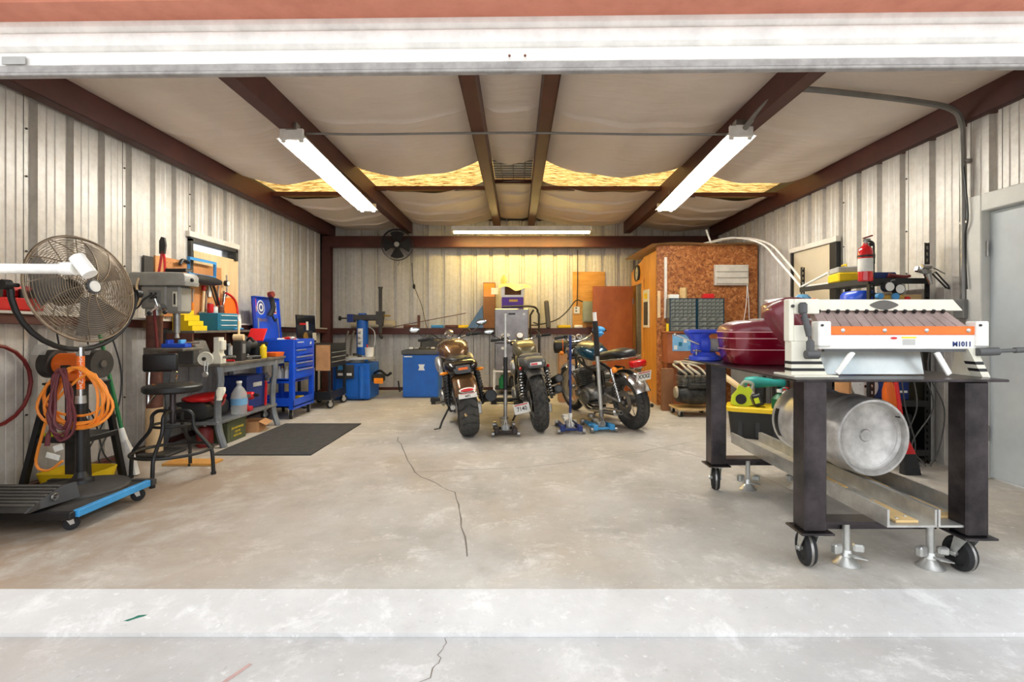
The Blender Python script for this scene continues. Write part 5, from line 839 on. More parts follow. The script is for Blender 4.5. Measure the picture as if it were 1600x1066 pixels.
for k, (y, m, lb) in enumerate(((5.12, 'dark', 'dark car battery'), (5.45, 'grey_dark', 'grey pump head'), (5.62, 'red_dark', 'dark red grease gun'))):
    tq = thing('shelf_part', lb+' at the back of the bench lower shelf', 'part', (-3.41, y, .2605)); obj('part_body', B().box((0, 0, .08), (.14, .13, .16), .015), m, tq); obj('part_top', B().cyl((0, 0, .16), (0, 0, .2), .03), 'steel', tq)
# ================================================================ motorcycles
def tyre_mesh(R, w, h, groove, y=0, z=0, n=260, k=30, d=.016):
    vs = []; fs = []; Rc = R-h*.5
    for i in range(n):
        a = 2*PI*i/n
        for j in range(k+1):
            q = -PI*.80+2*PI*.80*j/k; x = w/2*math.sin(q*.62)/math.sin(PI*.80*.62) if False else w/2*math.copysign(abs(math.sin(q))**.9, math.sin(q)); r = Rc+h*.5*math.cos(q)
            if abs(q) < 1.35 and groove and groove(i/n, x/w*2): r -= d
            vs.append((x, y+r*math.sin(a), z+r*math.cos(a)))
    for i in range(n):
        for j in range(k): fs.append((i*(k+1)+j, ((i+1) % n)*(k+1)+j, ((i+1) % n)*(k+1)+j+1, i*(k+1)+j+1))
    return B().raw(vs, fs)
gv = lambda f, x: abs(x) > .10 and ((f*22+abs(x)*.75) % 1) < .2
gz = lambda f, x: (abs(x-.22*math.sin(f*2*PI*20)) < .10) or (abs(abs(x)-.62-.12*math.sin(f*2*PI*20+1.5)) < .09) or (abs(x) > .65 and (f*40 % 1) < .3)
gs = lambda f, x: (abs(abs(x)-.3) < .08) or (abs(x) > .3 and ((f*36+x*.4) % 1) < .2)
def helix(p0, p1, r, turns, wr):
    p0 = Vector(p0); p1 = Vector(p1); zz = (p1-p0).normalized(); xx = zz.orthogonal().normalized(); yy = zz.cross(xx); n = turns*12
    return B().tube([p0+(p1-p0)*i/n+xx*math.cos(2*PI*i/12)*r+yy*math.sin(2*PI*i/12)*r for i in range(n+1)], wr, 6)
def wheel(t, nm, y, R, w, h, groove, rimm, spokes, wire=False, disc=-1):
    o = obj(nm, tyre_mesh(R, w, h, groove, y, R), 'tyre', t, ang=50); ri = R-h*.93; m = T(0, y, R) @ RY(90)
    obj('rim', B().lathe([(ri-.012, -w*.36), (ri+.012, -w*.40), (ri+.012, -w*.36), (ri-.02, -w*.2), (ri-.02, w*.2), (ri+.012, w*.36), (ri+.012, w*.4), (ri-.012, w*.36), (ri-.03, w*.18), (ri-.03, -w*.18), (ri-.012, -w*.36)], m, 40), rimm, o)
    obj('hub', B().lathe([(0, -w*.5), (.03, -w*.5), (.045, -w*.3), (.05, 0), (.045, w*.3), (.03, w*.5), (0, w*.5)], m, 20), rimm, o)
    if wire:
        for k in range(16):
            a = 2*PI*k/16; s = .03*(1 if k % 2 else -1); c = math.cos; obj('spoke', B().cyl((s, y+.045*c(a), R+.045*math.sin(a)), (s*.3, y+ri*c(a+.25), R+ri*math.sin(a+.25)), .003, n=5), 'chrome', o)
    else:
        for k in range(spokes): a = 2*PI*k/spokes; obj('spoke', B().tube([(0, y+.03*math.cos(a), R+.03*math.sin(a)), (0, y+ri*.6*math.cos(a+.1), R+ri*.6*math.sin(a+.1)), (0, y+(ri-.01)*math.cos(a), R+(ri-.01)*math.sin(a))], .016, 6), rimm, o)
    xd = disc*(w*.5+.008); obj('brake_disc', B().lathe([(.07, -.002), (.14, -.002), (.14, .002), (.07, .002), (.07, -.002)], T(xd, y, R) @ RY(90), 32), 'steel', o)
    return o
def fender(R, w, y, z, a0, a1, th=.006, n=22, flare=.0):
    vs = []; fs = []; k = 10
    for i in range(n+1):
        a = math.radians(a0+(a1-a0)*i/n)
        for j in range(k+1):
            u = -1+2*j/k; r = R-.05*abs(u)**3; vs.append((u*w/2, y+r*math.sin(a), z+r*math.cos(a)))
    for i in range(n):
        for j in range(k): q = i*(k+1)+j; fs.append((q, q+1, q+k+2, q+k+1))
    b = B().raw(vs, fs); m = len(vs); b.raw([(x*.97, y+(yy-y)*(1-th/R*2), z+(zz-z)*(1-th/R*2)) for x, yy, zz in vs], fs); return b
def engine(t, w, y0, y1, fin_m, case_m, twin_v=False):
    ym = (y0+y1)/2
    cc = obj('crankcase', B().loft([ell((0, y, z), ww, hh, 18, 3.2) for y, z, ww, hh in ((y0, .34, w*.30, .08), (y0+.05, .34, w*.42, .12), (ym, .34, w*.46, .14), (y1-.04, .33, w*.42, .13), (y1, .33, w*.3, .08))]), case_m, t, ang=50)
    for s in (-1, 1): obj('engine_cover', B().lathe([(0, .045), (.07, .04), (.095, .02), (.1, 0), (0, 0)], T(s*w*.44, ym-.04, .33) @ RY(90*s), 24), 'engine', cc); obj('engine_cover', B().lathe([(0, .035), (.045, .03), (.06, .01), (.062, 0), (0, 0)], T(s*w*.43, y1-.09, .36) @ RY(90*s), 20), 'engine', cc)
    for k, (yc, tl) in enumerate(((ym-.10, 22), (ym+.12, -22)) if twin_v else ((ym+.08, -15),)):
        cyl = bpy.data.objects.new('cylinder', None); COL.objects.link(cyl); cyl.parent = t; cyl.matrix_basis = T(0, yc, .44) @ RX(tl)
        for q in range(8): obj('fin', B().box((0, 0, .02+q*.022), ((.2 if twin_v else w*.95), .17, .008), .003), fin_m, cyl)
        obj('barrel', B().box((0, 0, .09), ((.16 if twin_v else w*.85), .13, .2), .02), 'engine_dark', cyl); obj('head_cover', B().box((0, 0, .215), ((.18 if twin_v else w*.9), .14, .06), .02), fin_m, cyl)
def forks(t, L, Rf, top, rake, m, wd=.10):
    for s in (-1, 1):
        a = Vector((s*wd, L, Rf)); b_ = Vector((s*wd, L-rake, top)); md = a.lerp(b_, .5); f = obj('fork_leg', B().cyl(a, md, .026, n=12).cyl(md, b_, .02, n=12), m, t)
    obj('triple_clamp', B().box((0, L-rake+.02, top-.02), (wd*2+.07, .06, .03), .008).box((0, L-rake*.8, top-.2), (wd*2+.07, .06, .03), .008), 'dark', t)
def bars(t, y, z, hw, rise, back, m, grip='rubber', mirrors=True, mx=.36, mz=.12):
    h = obj('handlebar', B().tube([(-hw, y-back, z+rise), (-hw*.62, y-back*.6, z+rise*.95), (-.12, y, z+.01), (.12, y, z+.01), (hw*.62, y-back*.6, z+rise*.95), (hw, y-back, z+rise)], .012, 8, k=5), m, t)
    for s in (-1, 1):
        obj('grip', B().cyl((s*(hw-.12), y-back*.86, z+rise), (s*(hw+.01), y-back*1.02, z+rise), .018, n=10), grip, h); obj('lever', B().tube([(s*(hw-.15), y-back*.7+.03, z+rise), (s*(hw-.08), y-back*.8+.07, z+rise), (s*hw, y-back+.08, z+rise-.01)], .006, 6, k=3), 'steel', h); obj('switch_block', B().box((s*(hw-.16), y-back*.75, z+rise), (.06, .045, .045), .008), 'black', h)
        if mirrors and (mirrors is True or mirrors == s): mm = obj('mirror', B().tube([(s*(hw-.14), y-back*.7, z+rise), (s*(mx+.02), y-back*.7+.04, z+rise+mz*.6), (s*(mx+.06), y-back*.7+.03, z+rise+mz)], .006, 6, k=4).sph((s*(mx+.08), y-back*.7+.03, z+rise+mz+.02), (.075, .02, .042), 14, 8), 'dark', t); obj('mirror_glass', B().sph((s*(mx+.08), y-back*.7+.013, z+rise+mz+.02), (.066, .006, .035), 14, 6), 'mirror', mm)
    return h
def plate(t, txt, c, m, wd=.19, ht=.11, col='black'):
    p = obj('licence_plate', B().box((0, 0, 0), (wd, .004, ht), .0015), 'white', t); p.matrix_basis = T(*c) @ m; text(txt, ht*.62, col, T(0, -.0028, -.005) @ FACE_CAM, p, sx=.85, bold=.001)
    obj('plate_band', B().box((0, -.0025, ht*.40), (wd*.8, .001, ht*.1)), 'red', p); return p
# ---------- bike A : bronze power cruiser
t = thing('motorcycle', 'bronze motorcycle with fat rear tyre and oval red tail light', 'motorcycle', (-.52, 5.47, .004), rz=12, ry=-7)
wheel(t, 'rear_wheel', 0, .335, .205, .13, gv, 'engine_dark', 5); wheel(t, 'front_wheel', 1.62, .32, .13, .10, gv, 'engine_dark', 5)
for s in (-1, 1):
    obj('swingarm', B().tube([(s*.145, -.03, .335), (s*.145, .2, .35), (s*.11, .52, .40)], .03, 6), 'alu', t)
    sh = obj('shock_absorber', B().cyl((s*.185, -.03, .36), (s*.165, .06, .70), .02).cyl((s*.178, .0, .5), (s*.165, .06, .70), .032), 'black', t); obj('spring', helix((s*.184, -.025, .39), (s*.168, .05, .67), .034, 9, .008), 'black', sh)
    obj('indicator', B().cyl((s*.12, -.02, .715), (s*.17, -.03, .715), .010).sph((s*.20, -.035, .715), (.045, .03, .018), 12, 8), 'amber', t)
    obj('side_scoop', B().loft([ell((s*.19, y, z), w_, h_, 12, 2.6) for y, z, w_, h_ in ((.62, .70, .02, .05), (.72, .74, .05, .09), (.9, .76, .055, .09), (1.0, .76, .03, .06))]), 'alu', t, ang=60)
obj('tail_fender', fender(.375, .25, 0, .335, -64, 38), 'bronze', t, ang=60)
b = B(); b.loft([ell((0, y, z), w_, h_, 16, 3.5) for y, z, w_, h_ in ((-.17, .735, .095, .035), (-.12, .755, .15, .06), (.0, .765, .18, .075), (.2, .765, .18, .08), (.4, .76, .15, .08), (.5, .77, .12, .07))]); obj('tail_cowl', b, 'black_gloss', t, ang=50)
obj('seat', B().loft([ell((0, y, z), w_, h_, 16, 2.8) for y, z, w_, h_ in ((.0, .83, .05, .02), (.05, .835, .12, .035), (.25, .82, .15, .04), (.45, .82, .13, .04), (.6, .84, .10, .03))]), 'seat_vinyl', t, ang=60)
tp = obj('tail_panel', B().box((0, -.178, .755), (.15, .012, .07), .006, RX(-14)), 'grey_dark', t); obj('tail_sticker', B().box((0, -.187, .755), (.1, .003, .026), .001, RX(-14)), 'orange', tp)
tl = obj('tail_light', B().sph((0, -.335, .545), (.085, .02, .026), 20, 10), 'white', t); obj('tail_lens', B().sph((0, -.342, .545), (.07, .02, .019), 20, 10), 'lens_red', tl)
plate(t, '4471', (0, -.352, .49), RX(12), .19, .055)
b = B(); b.loft([ell((0, y, z), w_, h_, 20, 2.5) for y, z, w_, h_ in ((.52, .84, .06, .04), (.58, .87, .13, .085), (.72, .90, .18, .12), (.9, .92, .205, .13), (1.05, .93, .18, .11), (1.14, .93, .11, .06))]); obj('fuel_tank', b, 'bronze', t, ang=60)
obj('tank_cap', B().cyl((0, .95, 1.02), (0, .95, 1.045), .035, n=18), 'chrome', t)
engine(t, .44, .55, 1.12, 'engine_dark', 'engine_dark', True)
obj('frame_rails', B().tube([(-.13, .45, .42), (-.15, .7, .55), (-.12, 1.15, .78), (-.05, 1.33, .88)], .024, 8, k=4).tube([(.13, .45, .42), (.15, .7, .55), (.12, 1.15, .78), (.05, 1.33, .88)], .024, 8, k=4).tube([(-.12, 1.15, .78), (-.14, 1.2, .4), (-.14, .8, .2), (-.14, .45, .22)], .018, 8, k=4).tube([(.12, 1.15, .78), (.14, 1.2, .4), (.14, .8, .2), (.14, .45, .22)], .018, 8, k=4), 'black', t)
obj('radiator', B().box((0, 1.22, .55), (.3, .05, .3), .01), 'black', t)
ex = obj('exhaust', B().tube([(.16, 1.05, .45), (.22, .95, .28), (.23, .55, .25), (.25, .3, .33)], .03, 10, k=5).cyl((.25, .32, .33), (.27, -.10, .415), .05, .062, 20, True), 'dark', t); obj('exhaust_tip', B().lathe([(.045, 0), (.062, 0), (.066, .01), (.062, .03)], T(.27, -.105, .416) @ RX(78), 20), 'black', ex); obj('tip_bore', B().cyl((.27, -.09, .413), (.2705, -.108, .4165), .045, n=16), 'black', ex)
obj('belt_guard', B().bb((-.17, -.05, .42), (-.13, .35, .45), .006), 'black', t); obj('caliper', B().box((.13, -.1, .30), (.05, .07, .12), .01).box((.15, .0, .335), (.03, .06, .06), .01), 'alu', t)
forks(t, 1.62, .32, .98, .34, 'chrome'); obj('front_fender', fender(.35, .15, 1.62, .32, -45, 50), 'bronze', t, ang=60); obj('headlight', B().sph((0, 1.45, .86), (.11, .12, .10), 18, 10), 'chrome', t)
bars(t, 1.22, 1.02, .40, .05, .14, 'chrome'); g = obj('gauge', B().lathe([(0, 0), (.055, 0), (.06, .01), (.06, .05), (.03, .08), (0, .08)], T(0, 1.26, 1.085) @ RX(60), 24), 'chrome', t); obj('gauge_face', B().cyl((0, 1.21, 1.11), (0, 1.207, 1.112), .048, n=20), 'white', g)
obj('clutch_cable', B().tube([(-.30, 1.12, 1.08), (-.22, 1.3, 1.12), (-.1, 1.4, 1.0), (-.06, 1.3, .8)], .007, 6, k=5).tube([(.30, 1.12, 1.08), (.25, 1.3, 1.14), (.12, 1.4, 1.02), (.06, 1.3, .8)], .007, 6, k=5), 'black', t)
obj('side_stand', B().tube([(-.16, .62, .22), (-.26, .50, .10), (-.30, .45, .03)], .012, 6).tube([(-.30, .45, .03), (-.36, .40, .04)], .012, 6), 'black', t)
for s in (-1, 1): obj('foot_peg', B().cyl((s*.17, .55, .32), (s*.30, .53, .32), .016), 'chrome', t)
obj('mud_patch', B().sph((-.04, -.318, .30), (.02, .012, .03), 8, 6), 'wood', t)
# ---------- bike B : olive roadster
t = thing('motorcycle', 'dusty olive motorcycle with chrome springs and side licence plate', 'motorcycle', (.27, 5.72, .004), rz=6, ry=-6)
wheel(t, 'rear_wheel', 0, .335, .165, .125, gz, 'engine_dark', 6); wheel(t, 'front_wheel', 1.5, .32, .12, .10, gz, 'engine_dark', 6)
for s in (-1, 1):
    obj('swingarm', B().tube([(s*.12, -.02, .335), (s*.12, .2, .35), (s*.1, .5, .40)], .026, 6), 'engine_dark', t)
    sh = obj('shock_absorber', B().cyl((s*.165, -.03, .36), (s*.15, .08, .70), .016).cyl((s*.152, .07, .66), (s*.15, .08, .72), .034), 'dark', t); obj('spring', helix((s*.165, -.025, .39), (s*.152, .07, .67), .034, 9, .008), 'chrome', sh)
    obj('indicator', B().sph((s*.16, -.02, .735), (.018, .025, .02), 12, 8), 'lens_red', t)
obj('tail_fender', fender(.385, .205, 0, .335, -30, 45), 'vinyl_brown', t, ang=60)
b = B(); b.loft([ell((0, y, z), w_, h_, 16, 3.2) for y, z, w_, h_ in ((-.19, .77, .09, .03), (-.15, .785, .12, .055), (.0, .795, .13, .065), (.2, .79, .145, .075), (.42, .77, .13, .075))]); obj('tail_cowl', b, 'grey_dark', t, ang=50)
tp = obj('tail_light', B().box((0, -.19, .785), (.13, .015, .035), .006, RX(-12)), 'white', t); obj('tail_lens', B().box((-.02, -.2, .785), (.07, .004, .024), .001, RX(-12)), 'lens_red', tp)
obj('seat', B().loft([ell((0, y, z), w_, h_, 16, 2.8) for y, z, w_, h_ in ((.02, .85, .05, .02), (.06, .855, .11, .035), (.3, .84, .13, .04), (.52, .83, .11, .035))]), 'vinyl_brown', t, ang=60)
b = B(); b.loft([ell((0, y, z), w_, h_, 20, 3.0) for y, z, w_, h_ in ((.48, .86, .06, .05), (.53, .88, .12, .09), (.7, .91, .145, .105), (.88, .92, .15, .105), (1.0, .92, .12, .085), (1.06, .92, .07, .05))]); obj('fuel_tank', b, 'olive_paint', t, ang=60)
obj('tank_stripe', B().tube([(-.1, .5, .95), (-.06, .49, .96), (.06, .49, .96), (.1, .5, .95)], .006, 6, k=3), 'gold', t)
engine(t, .42, .48, 1.0, 'engine_dark', 'engine_dark', True)
obj('air_cleaner', B().lathe([(0, .05), (.06, .05), (.085, .03), (.09, 0), (0, 0)], T(-.17, .62, .70) @ RY(-90), 24), 'alu', t)
obj('frame_rails', B().tube([(-.12, .42, .42), (-.13, .6, .6), (-.1, 1.0, .78), (-.04, 1.22, .9)], .02, 8, k=4).tube([(.12, .42, .42), (.13, .6, .6), (.1, 1.0, .78), (.04, 1.22, .9)], .02, 8, k=4).tube([(-.1, 1.02, .78), (-.13, 1.1, .4), (-.13, .75, .19), (-.12, .42, .22)], .018, 8, k=4).tube([(.1, 1.02, .78), (.13, 1.1, .4), (.13, .75, .19), (.12, .42, .22)], .018, 8, k=4), 'black', t)
for z, o_ in ((.40, 0), (.52, .02)):
    ex = obj('exhaust', B().tube([(.14, .9, .5), (.2, .8, .32), (.21, .5, z-.06), (.22, .3, z-.02)], .026, 10, k=5).cyl((.22, .32, z-.02), (.25+o_, -.05, z+.06), .042, .05, 18), 'black', t); obj('tip_bore', B().cyl((.25+o_, -.04, z+.058), (.2505+o_, -.056, z+.0615), .035, n=14), 'grey_dark', ex)
forks(t, 1.5, .32, .98, .30, 'chrome'); obj('front_fender', fender(.35, .14, 1.5, .32, -45, 50), 'olive_paint', t, ang=60); obj('headlight', B().sph((0, 1.33, .86), (.10, .11, .10), 18, 10), 'chrome', t)
bars(t, 1.14, 1.0, .40, .05, .1, 'chrome', mirrors=-1, mx=.34, mz=.10); g = obj('gauge', B().lathe([(0, 0), (.05, 0), (.055, .04), (0, .05)], T(0, 1.2, 1.05) @ RX(55), 22), 'chrome', t); obj('gauge_face', B().cyl((0, 1.158, 1.078), (0, 1.155, 1.08), .042, n=18), 'white', g)
bg_ = plate(t, '7140', (-.20, -.12, .30), RZ(-8) @ RY(-8), .18, .11); obj('plate_bracket', B().tube([(-.2, -.11, .3), (-.13, -.02, .32)], .012, 6), 'dark', t)
obj('side_stand', B().tube([(-.15, .55, .22), (-.25, .46, .10), (-.30, .42, .025)], .012, 6), 'black', t); obj('rear_caliper', B().box((.12, -.08, .27), (.04, .08, .1), .01), 'alu', t); obj('axle_block', B().box((-.14, -.02, .335), (.05, .1, .05), .01), 'alu', t)
for s in (-1, 1): obj('foot_peg', B().cyl((s*.16, .5, .32), (s*.29, .48, .32), .016), 'black', t)
obj('clutch_cable', B().tube([(-.28, 1.08, 1.05), (-.2, 1.25, 1.1), (-.1, 1.3, .95), (-.05, 1.2, .8)], .007, 6, k=5).tube([(.28, 1.08, 1.05), (.22, 1.25, 1.12), (.1, 1.3, .95), (.05, 1.2, .8)], .007, 6, k=5), 'black', t)
# ---------- bike C : teal standard
t = thing('motorcycle', 'teal motorcycle with chrome fender, red tail lamp and orange indicators', 'motorcycle', (1.36, 5.84, .004), rz=21, ry=-8)
wheel(t, 'rear_wheel', 0, .33, .14, .12, gs, 'dark', 0, True); wheel(t, 'front_wheel', 1.46, .325, .10, .095, gs, 'steel', 0, True)
for s in (-1, 1):
    obj('swingarm', B().tube([(s*.11, -.02, .33), (s*.11, .2, .35), (s*.1, .48, .40)], .022, 6), 'engine', t)
    sh = obj('shock_absorber', B().cyl((s*.15, -.02, .35), (s*.14, .1, .70), .014).cyl((s*.145, .07, .62), (s*.14, .1, .72), .026), 'chrome', t); obj('spring', helix((s*.15, -.015, .38), (s*.143, .09, .67), .030, 10, .006), 'chrome', sh)
    obj('indicator', B().cyl((s*.08, -.05, .735), (s*.17, -.06, .735), .008).sph((s*.20, -.07, .735), (.034, .04, .034), 14, 8), 'amber', t)
    obj('grab_rail', B().tube([(s*.13, .35, .80), (s*.14, .1, .83), (s*.13, -.12, .855), (s*.05, -.2, .86), (0, -.21, .86)], .010, 8, k=4), 'chrome', t)
    ex = obj('exhaust', B().tube([(s*.12, .9, .5), (s*.17, .95, .3), (s*.19, .7, .17), (s*.2, .45, .2)], .022, 10, k=5).cyl((s*.2, .5, .19), (s*.21, -.02, .24), .04, .045, 18).cyl((s*.21, -.02, .24), (s*.212, -.12, .25), .03, .024, 14), 'chrome', t); obj('tip_bore', B().cyl((s*.212, -.11, .249), (s*.2122, -.1215, .2502), .018, n=12), 'black', ex)
obj('tail_fender', fender(.38, .19, 0, .33, -66, 40), 'chrome', t, ang=60)
tl = obj('tail_light', B().box((0, -.245, .79), (.19, .09, .075), .02, RX(8), 2), 'lens_red', t); obj('lamp_base', B().box((0, -.21, .745), (.12, .1, .03), .008), 'chrome', tl)
plate(t, 'XXX2', (.0, -.335, .655), RX(18), .19, .11)
obj('seat', B().loft([ell((0, y, z), w_, h_, 18, 2.8) for y, z, w_, h_ in ((-.12, .885, .05, .03), (-.08, .89, .12, .05), (.1, .89, .14, .06), (.28, .86, .14, .055), (.42, .83, .13, .05), (.6, .84, .10, .05))]), 'seat_vinyl', t, ang=60); obj('seat_trim', B().tube([(-.145, .5, .79), (-.15, .2, .815), (-.13, -.08, .845)], .008, 6, k=4).tube([(.145, .5, .79), (.15, .2, .815), (.13, -.08, .845)], .008, 6, k=4), 'chrome', t)
b = B(); b.loft([ell((0, y, z), w_, h_, 20, 2.5) for y, z, w_, h_ in ((.5, .83, .06, .05), (.56, .85, .13, .09), (.72, .88, .16, .11), (.9, .89, .16, .11), (1.02, .89, .12, .085), (1.08, .89, .06, .04))]); ft = obj('fuel_tank', b, 'teal_paint', t, ang=60); obj('tank_band', B().loft([ell((0, y, z), w_, h_, 20, 2.5) for y, z, w_, h_ in ((.60, .925, .10, .055), (.72, .945, .13, .06), (.9, .955, .13, .06), (1.0, .94, .09, .05))]), 'olive_paint', ft, ang=60)
engine(t, .5, .48, .95, 'engine', 'engine'); obj('carburettor', B().box((0, .5, .58), (.34, .1, .08), .02), 'engine', t); obj('side_cover', B().box((-.15, .38, .58), (.03, .22, .22), .012), 'black_gloss', t); obj('side_cover', B().box((.15, .38, .58), (.03, .22, .22), .012), 'black_gloss', t)
obj('frame_rails', B().tube([(-.12, .38, .38), (-.13, .5, .6), (-.1, .95, .76), (-.04, 1.18, .88)], .018, 8, k=4).tube([(.12, .38, .38), (.13, .5, .6), (.1, .95, .76), (.04, 1.18, .88)], .018, 8, k=4).tube([(-.04, 1.15, .84), (-.1, 1.05, .4), (-.13, .75, .19), (-.12, .38, .24)], .016, 8, k=4).tube([(.04, 1.15, .84), (.1, 1.05, .4), (.13, .75, .19), (.12, .38, .24)], .016, 8, k=4), 'black', t)
forks(t, 1.46, .325, .97, .28, 'chrome', .09); obj('front_fender', fender(.355, .12, 1.46, .325, -55, 50), 'chrome', t, ang=60); obj('headlight', B().sph((0, 1.32, .86), (.10, .10, .10), 18, 10), 'chrome', t)
bars(t, 1.12, 1.0, .38, .10, .12, 'chrome', mirrors=False)
for s in (-1, 1): g = obj('gauge', B().lathe([(0, 0), (.042, 0), (.045, .05), (0, .07)], T(s*.05, 1.2, 1.03) @ RX(55), 20), 'chrome', t); obj('gauge_face', B().cyl((s*.05, 1.157, 1.06), (s*.05, 1.154, 1.062), .036, n=16), 'white', g)
obj('front_indicator', B().sph((-.2, 1.25, .86), (.032, .04, .032), 12, 8), 'amber', t); obj('front_indicator', B().sph((.2, 1.25, .86), (.032, .04, .032), 12, 8), 'amber', t)
obj('side_stand', B().tube([(-.15, .55, .22), (-.25, .46, .10), (-.32, .42, .03)], .012, 6), 'black', t); obj('horn', B().cyl((-.12, 1.15, .66), (-.15, 1.1, .66), .045, n=16), 'chrome', t)
for s in (-1, 1): obj('foot_peg', B().cyl((s*.15, .5, .30), (s*.27, .48, .30), .016), 'rubber', t)
M3 = T(1.36, 5.84, .004) @ RZ(21) @ RY(-8)
b = B(); b.loft([[M3 @ Vector(p) for p in ell((x, 1.02, 1.10-.02*k), .03+.02*math.sin(k*.8), .05+.025*math.sin(k), 12, 2.4, 'z')] for k, x in enumerate((.30, .29, .30, .28, .27))]); b.sph(M3 @ Vector((.29, 1.02, 1.12)), (.09, .05, .05), 14, 8); tag(obj('blue_rag', b, 'blue_light', ang=60), 'blue shop rag wrapped over the teal motorcycle handlebar', 'rag')
# ================================================================ trolley jacks with tall handles
def jack(label, x, y, rz, frame_m, arm_m, segs, top, lean=(0, 0), group=None):
    t = thing('trolley_jack', label, 'jack', (x, y, 0), rz=rz)
    for s in (-1, 1):
        obj('side_frame', B().prism([(-.12, .035), (-.05, .10), (.25, .075), (.42, .06), (.42, .03), (0, .025)], .012, T(s*.085, 0, 0) @ YZ).bb((s*.07, -.13, .03), (s*.125, -.03, .095), .008), frame_m, t)
        obj('rear_wheel', B().cyl((s*.125, -.10, .032), (s*.155, -.10, .032), .032, n=16), 'steel', t); obj('front_wheel', B().cyl((s*.09, .38, .04), (s*.13, .38, .04), .04, n=16), 'steel', t)
        obj('yoke_plate', B().prism([(-.08, .08), (.03, .09), (-.0, .2), (-.03, .2)], .008, T(s*.03, 0, 0) @ RY(-8*s) @ YZ), arm_m, t)
    obj('cross_beam', B().bb((-.12, -.1, .035), (.12, -.07, .06), .006).bb((-.13, .05, .05), (.13, .08, .075), .004), frame_m, t); obj('hydraulic_unit', B().cyl((0, -.05, .09), (0, .2, .08), .035).box((0, 0, .08), (.09, .08, .06), .01), 'grey_light', t); obj('lift_arm', B().box((0, .28, .10), (.09, .24, .03), .006).cyl((0, .36, .11), (0, .36, .135), .05), arm_m, t)
    z = .17; P = lambda zz: (lean[0]*(zz-.17), -.02+lean[1]*(zz-.17), zz)
    for zt, r, m in segs: obj('handle', B().cyl(P(z), P(zt), r, n=12), m, t); z = zt
    return t
jack('silver trolley jack with tall chrome and black handle between two motorcycles', -.13, 5.52, 4, 'steel_dark', 'steel', [(.33, .02, 'steel'), (.50, .022, 'steel'), (.86, .024, 'black'), (1.34, .016, 'zinc')], 1.34)
jack('blue and white trolley jack with slim blue handle', .60, 5.66, 2, 'blue_dark', 'white', [(.22, .022, 'white'), (1.1, .014, 'blue_dark')], 1.1)
jack('bright blue trolley jack with silver handle and black foam grip', .96, 5.72, 9, 'blue_strip', 'steel', [(.25, .026, 'steel'), (.86, .022, 'zinc'), (1.26, .031, 'rubber'), (1.36, .022, 'white')], 1.36, lean=(-.07, 0))
# ================================================================ carts, machines and clutter along the back
def caster(t, x, y, r, rz, tm='rubber'):
    c = bpy.data.objects.new('caster', None); COL.objects.link(c); c.parent = t; lx = T(x, y, 0) @ RZ(rz); c.matrix_basis = t.matrix_basis.inverted() @ lx
    obj('fork', B().box((0, 0, r*2+.015), (.07, .07, .008)).prism([(-.025, r*2+.012), (.025, r*2+.012), (.03, r*.8), (.01, r*.8)], .004, T(.024, 0, 0) @ YZ).prism([(-.025, r*2+.012), (.025, r*2+.012), (.03, r*.8), (.01, r*.8)], .004, T(-.024, 0, 0) @ YZ), 'zinc', c)
    obj('wheel', B().lathe([(r*.62, -.018), (r*.9, -.018), (r, -.008), (r, .008), (r*.9, .018), (r*.62, .018)], T(0, .02, r) @ RY(90), 22), tm, c); obj('wheel_hub', B().lathe([(0, -.021), (r*.3, -.021), (r*.62, -.014), (r*.62, .014), (r*.3, .021), (0, .021)], T(0, .02, r) @ RY(90), 18), 'zinc', c)
# ---- blue service cart
x0, x1, y0, y1 = -3.34, -2.86, 6.38, 7.04
t = thing('tool_cart', 'bright blue rolling tool cart with drawers and raised lid', 'tool cart', ((x0+x1)/2, (y0+y1)/2, 0))
obj('top_box', B().bb((x0, y0, .99), (x1, y0+.012, 1.03)).bb((x0, y0, .74), (x1-.03, y0+.012, .99)).bb((x0, y1-.012, .74), (x1-.03, y1, 1.03)).bb((x0, y0, .74), (x0+.012, y1, 1.03)).bb((x0, y0, .50), (x1-.04, y1, .515)).bb((x0, y0, .74), (x1-.04, y1, .752)), 'blue', t, w=True)
obj('bottom_tray', B().bb((x0, y0, .16), (x1, y1, .175)).bb((x0, y0, .16), (x1, y0+.012, .28)).bb((x0, y1-.012, .16), (x1, y1, .28)).bb((x1-.012, y0, .13), (x1, y1, .26)).bb((x0, y0, .16), (x0+.012, y1, .28)), 'blue', t, w=True)
obj('mid_tray', B().bb((x0, y0+.013, .47), (x1-.04, y1-.013, .482)).bb((x0, y0, .47), (x1-.04, y0+.012, .53)), 'blue', t, w=True)
for x in (x0+.03, x1-.03):
    for y in (y0+.03, y1-.03): obj('corner_post', B().bb((x-.03, y-.031, .13), (x+.03, y+.031, 1.03), .006), 'blue', t, w=True)
for k, (za, zb) in enumerate(((.92, 1.03), (.83, .91), (.75, .82), (.66, .74), (.52, .65))):
    d = obj('drawer', B().bb((x1-.05, y0+.065, za), (x1+.004, y1-.065, zb-.004), .004), 'blue', t, w=True)
    if k: obj('drawer_pull', B().bb((x1+.005, y0+.08, zb-.03), (x1+.016, (y1-.08 if k != 1 else y1-.3), zb-.014), .003), 'zinc', d, w=True)
    else: obj('drawer_badge', B().bb((x1+.004, y0+.12, .985), (x1+.007, y0+.3, .997)), 'white', d, w=True); obj('drawer_badge', B().prism([(y1-.16, .955), (y1-.12, .955), (y1-.11, .985), (y1-.13, .995), (y1-.15, .98)], .003, T(x1+.006, 0, 0) @ YZ), 'white', d, w=True)
for x in (x0+.07, x1-.06):
    for y in (y0+.06, y1-.06): caster(t, x, y, .058, random.choice((-30, 10, 20)))
LM = T(x0-.005, (y0+y1)/2, 1.03) @ RY(-4)
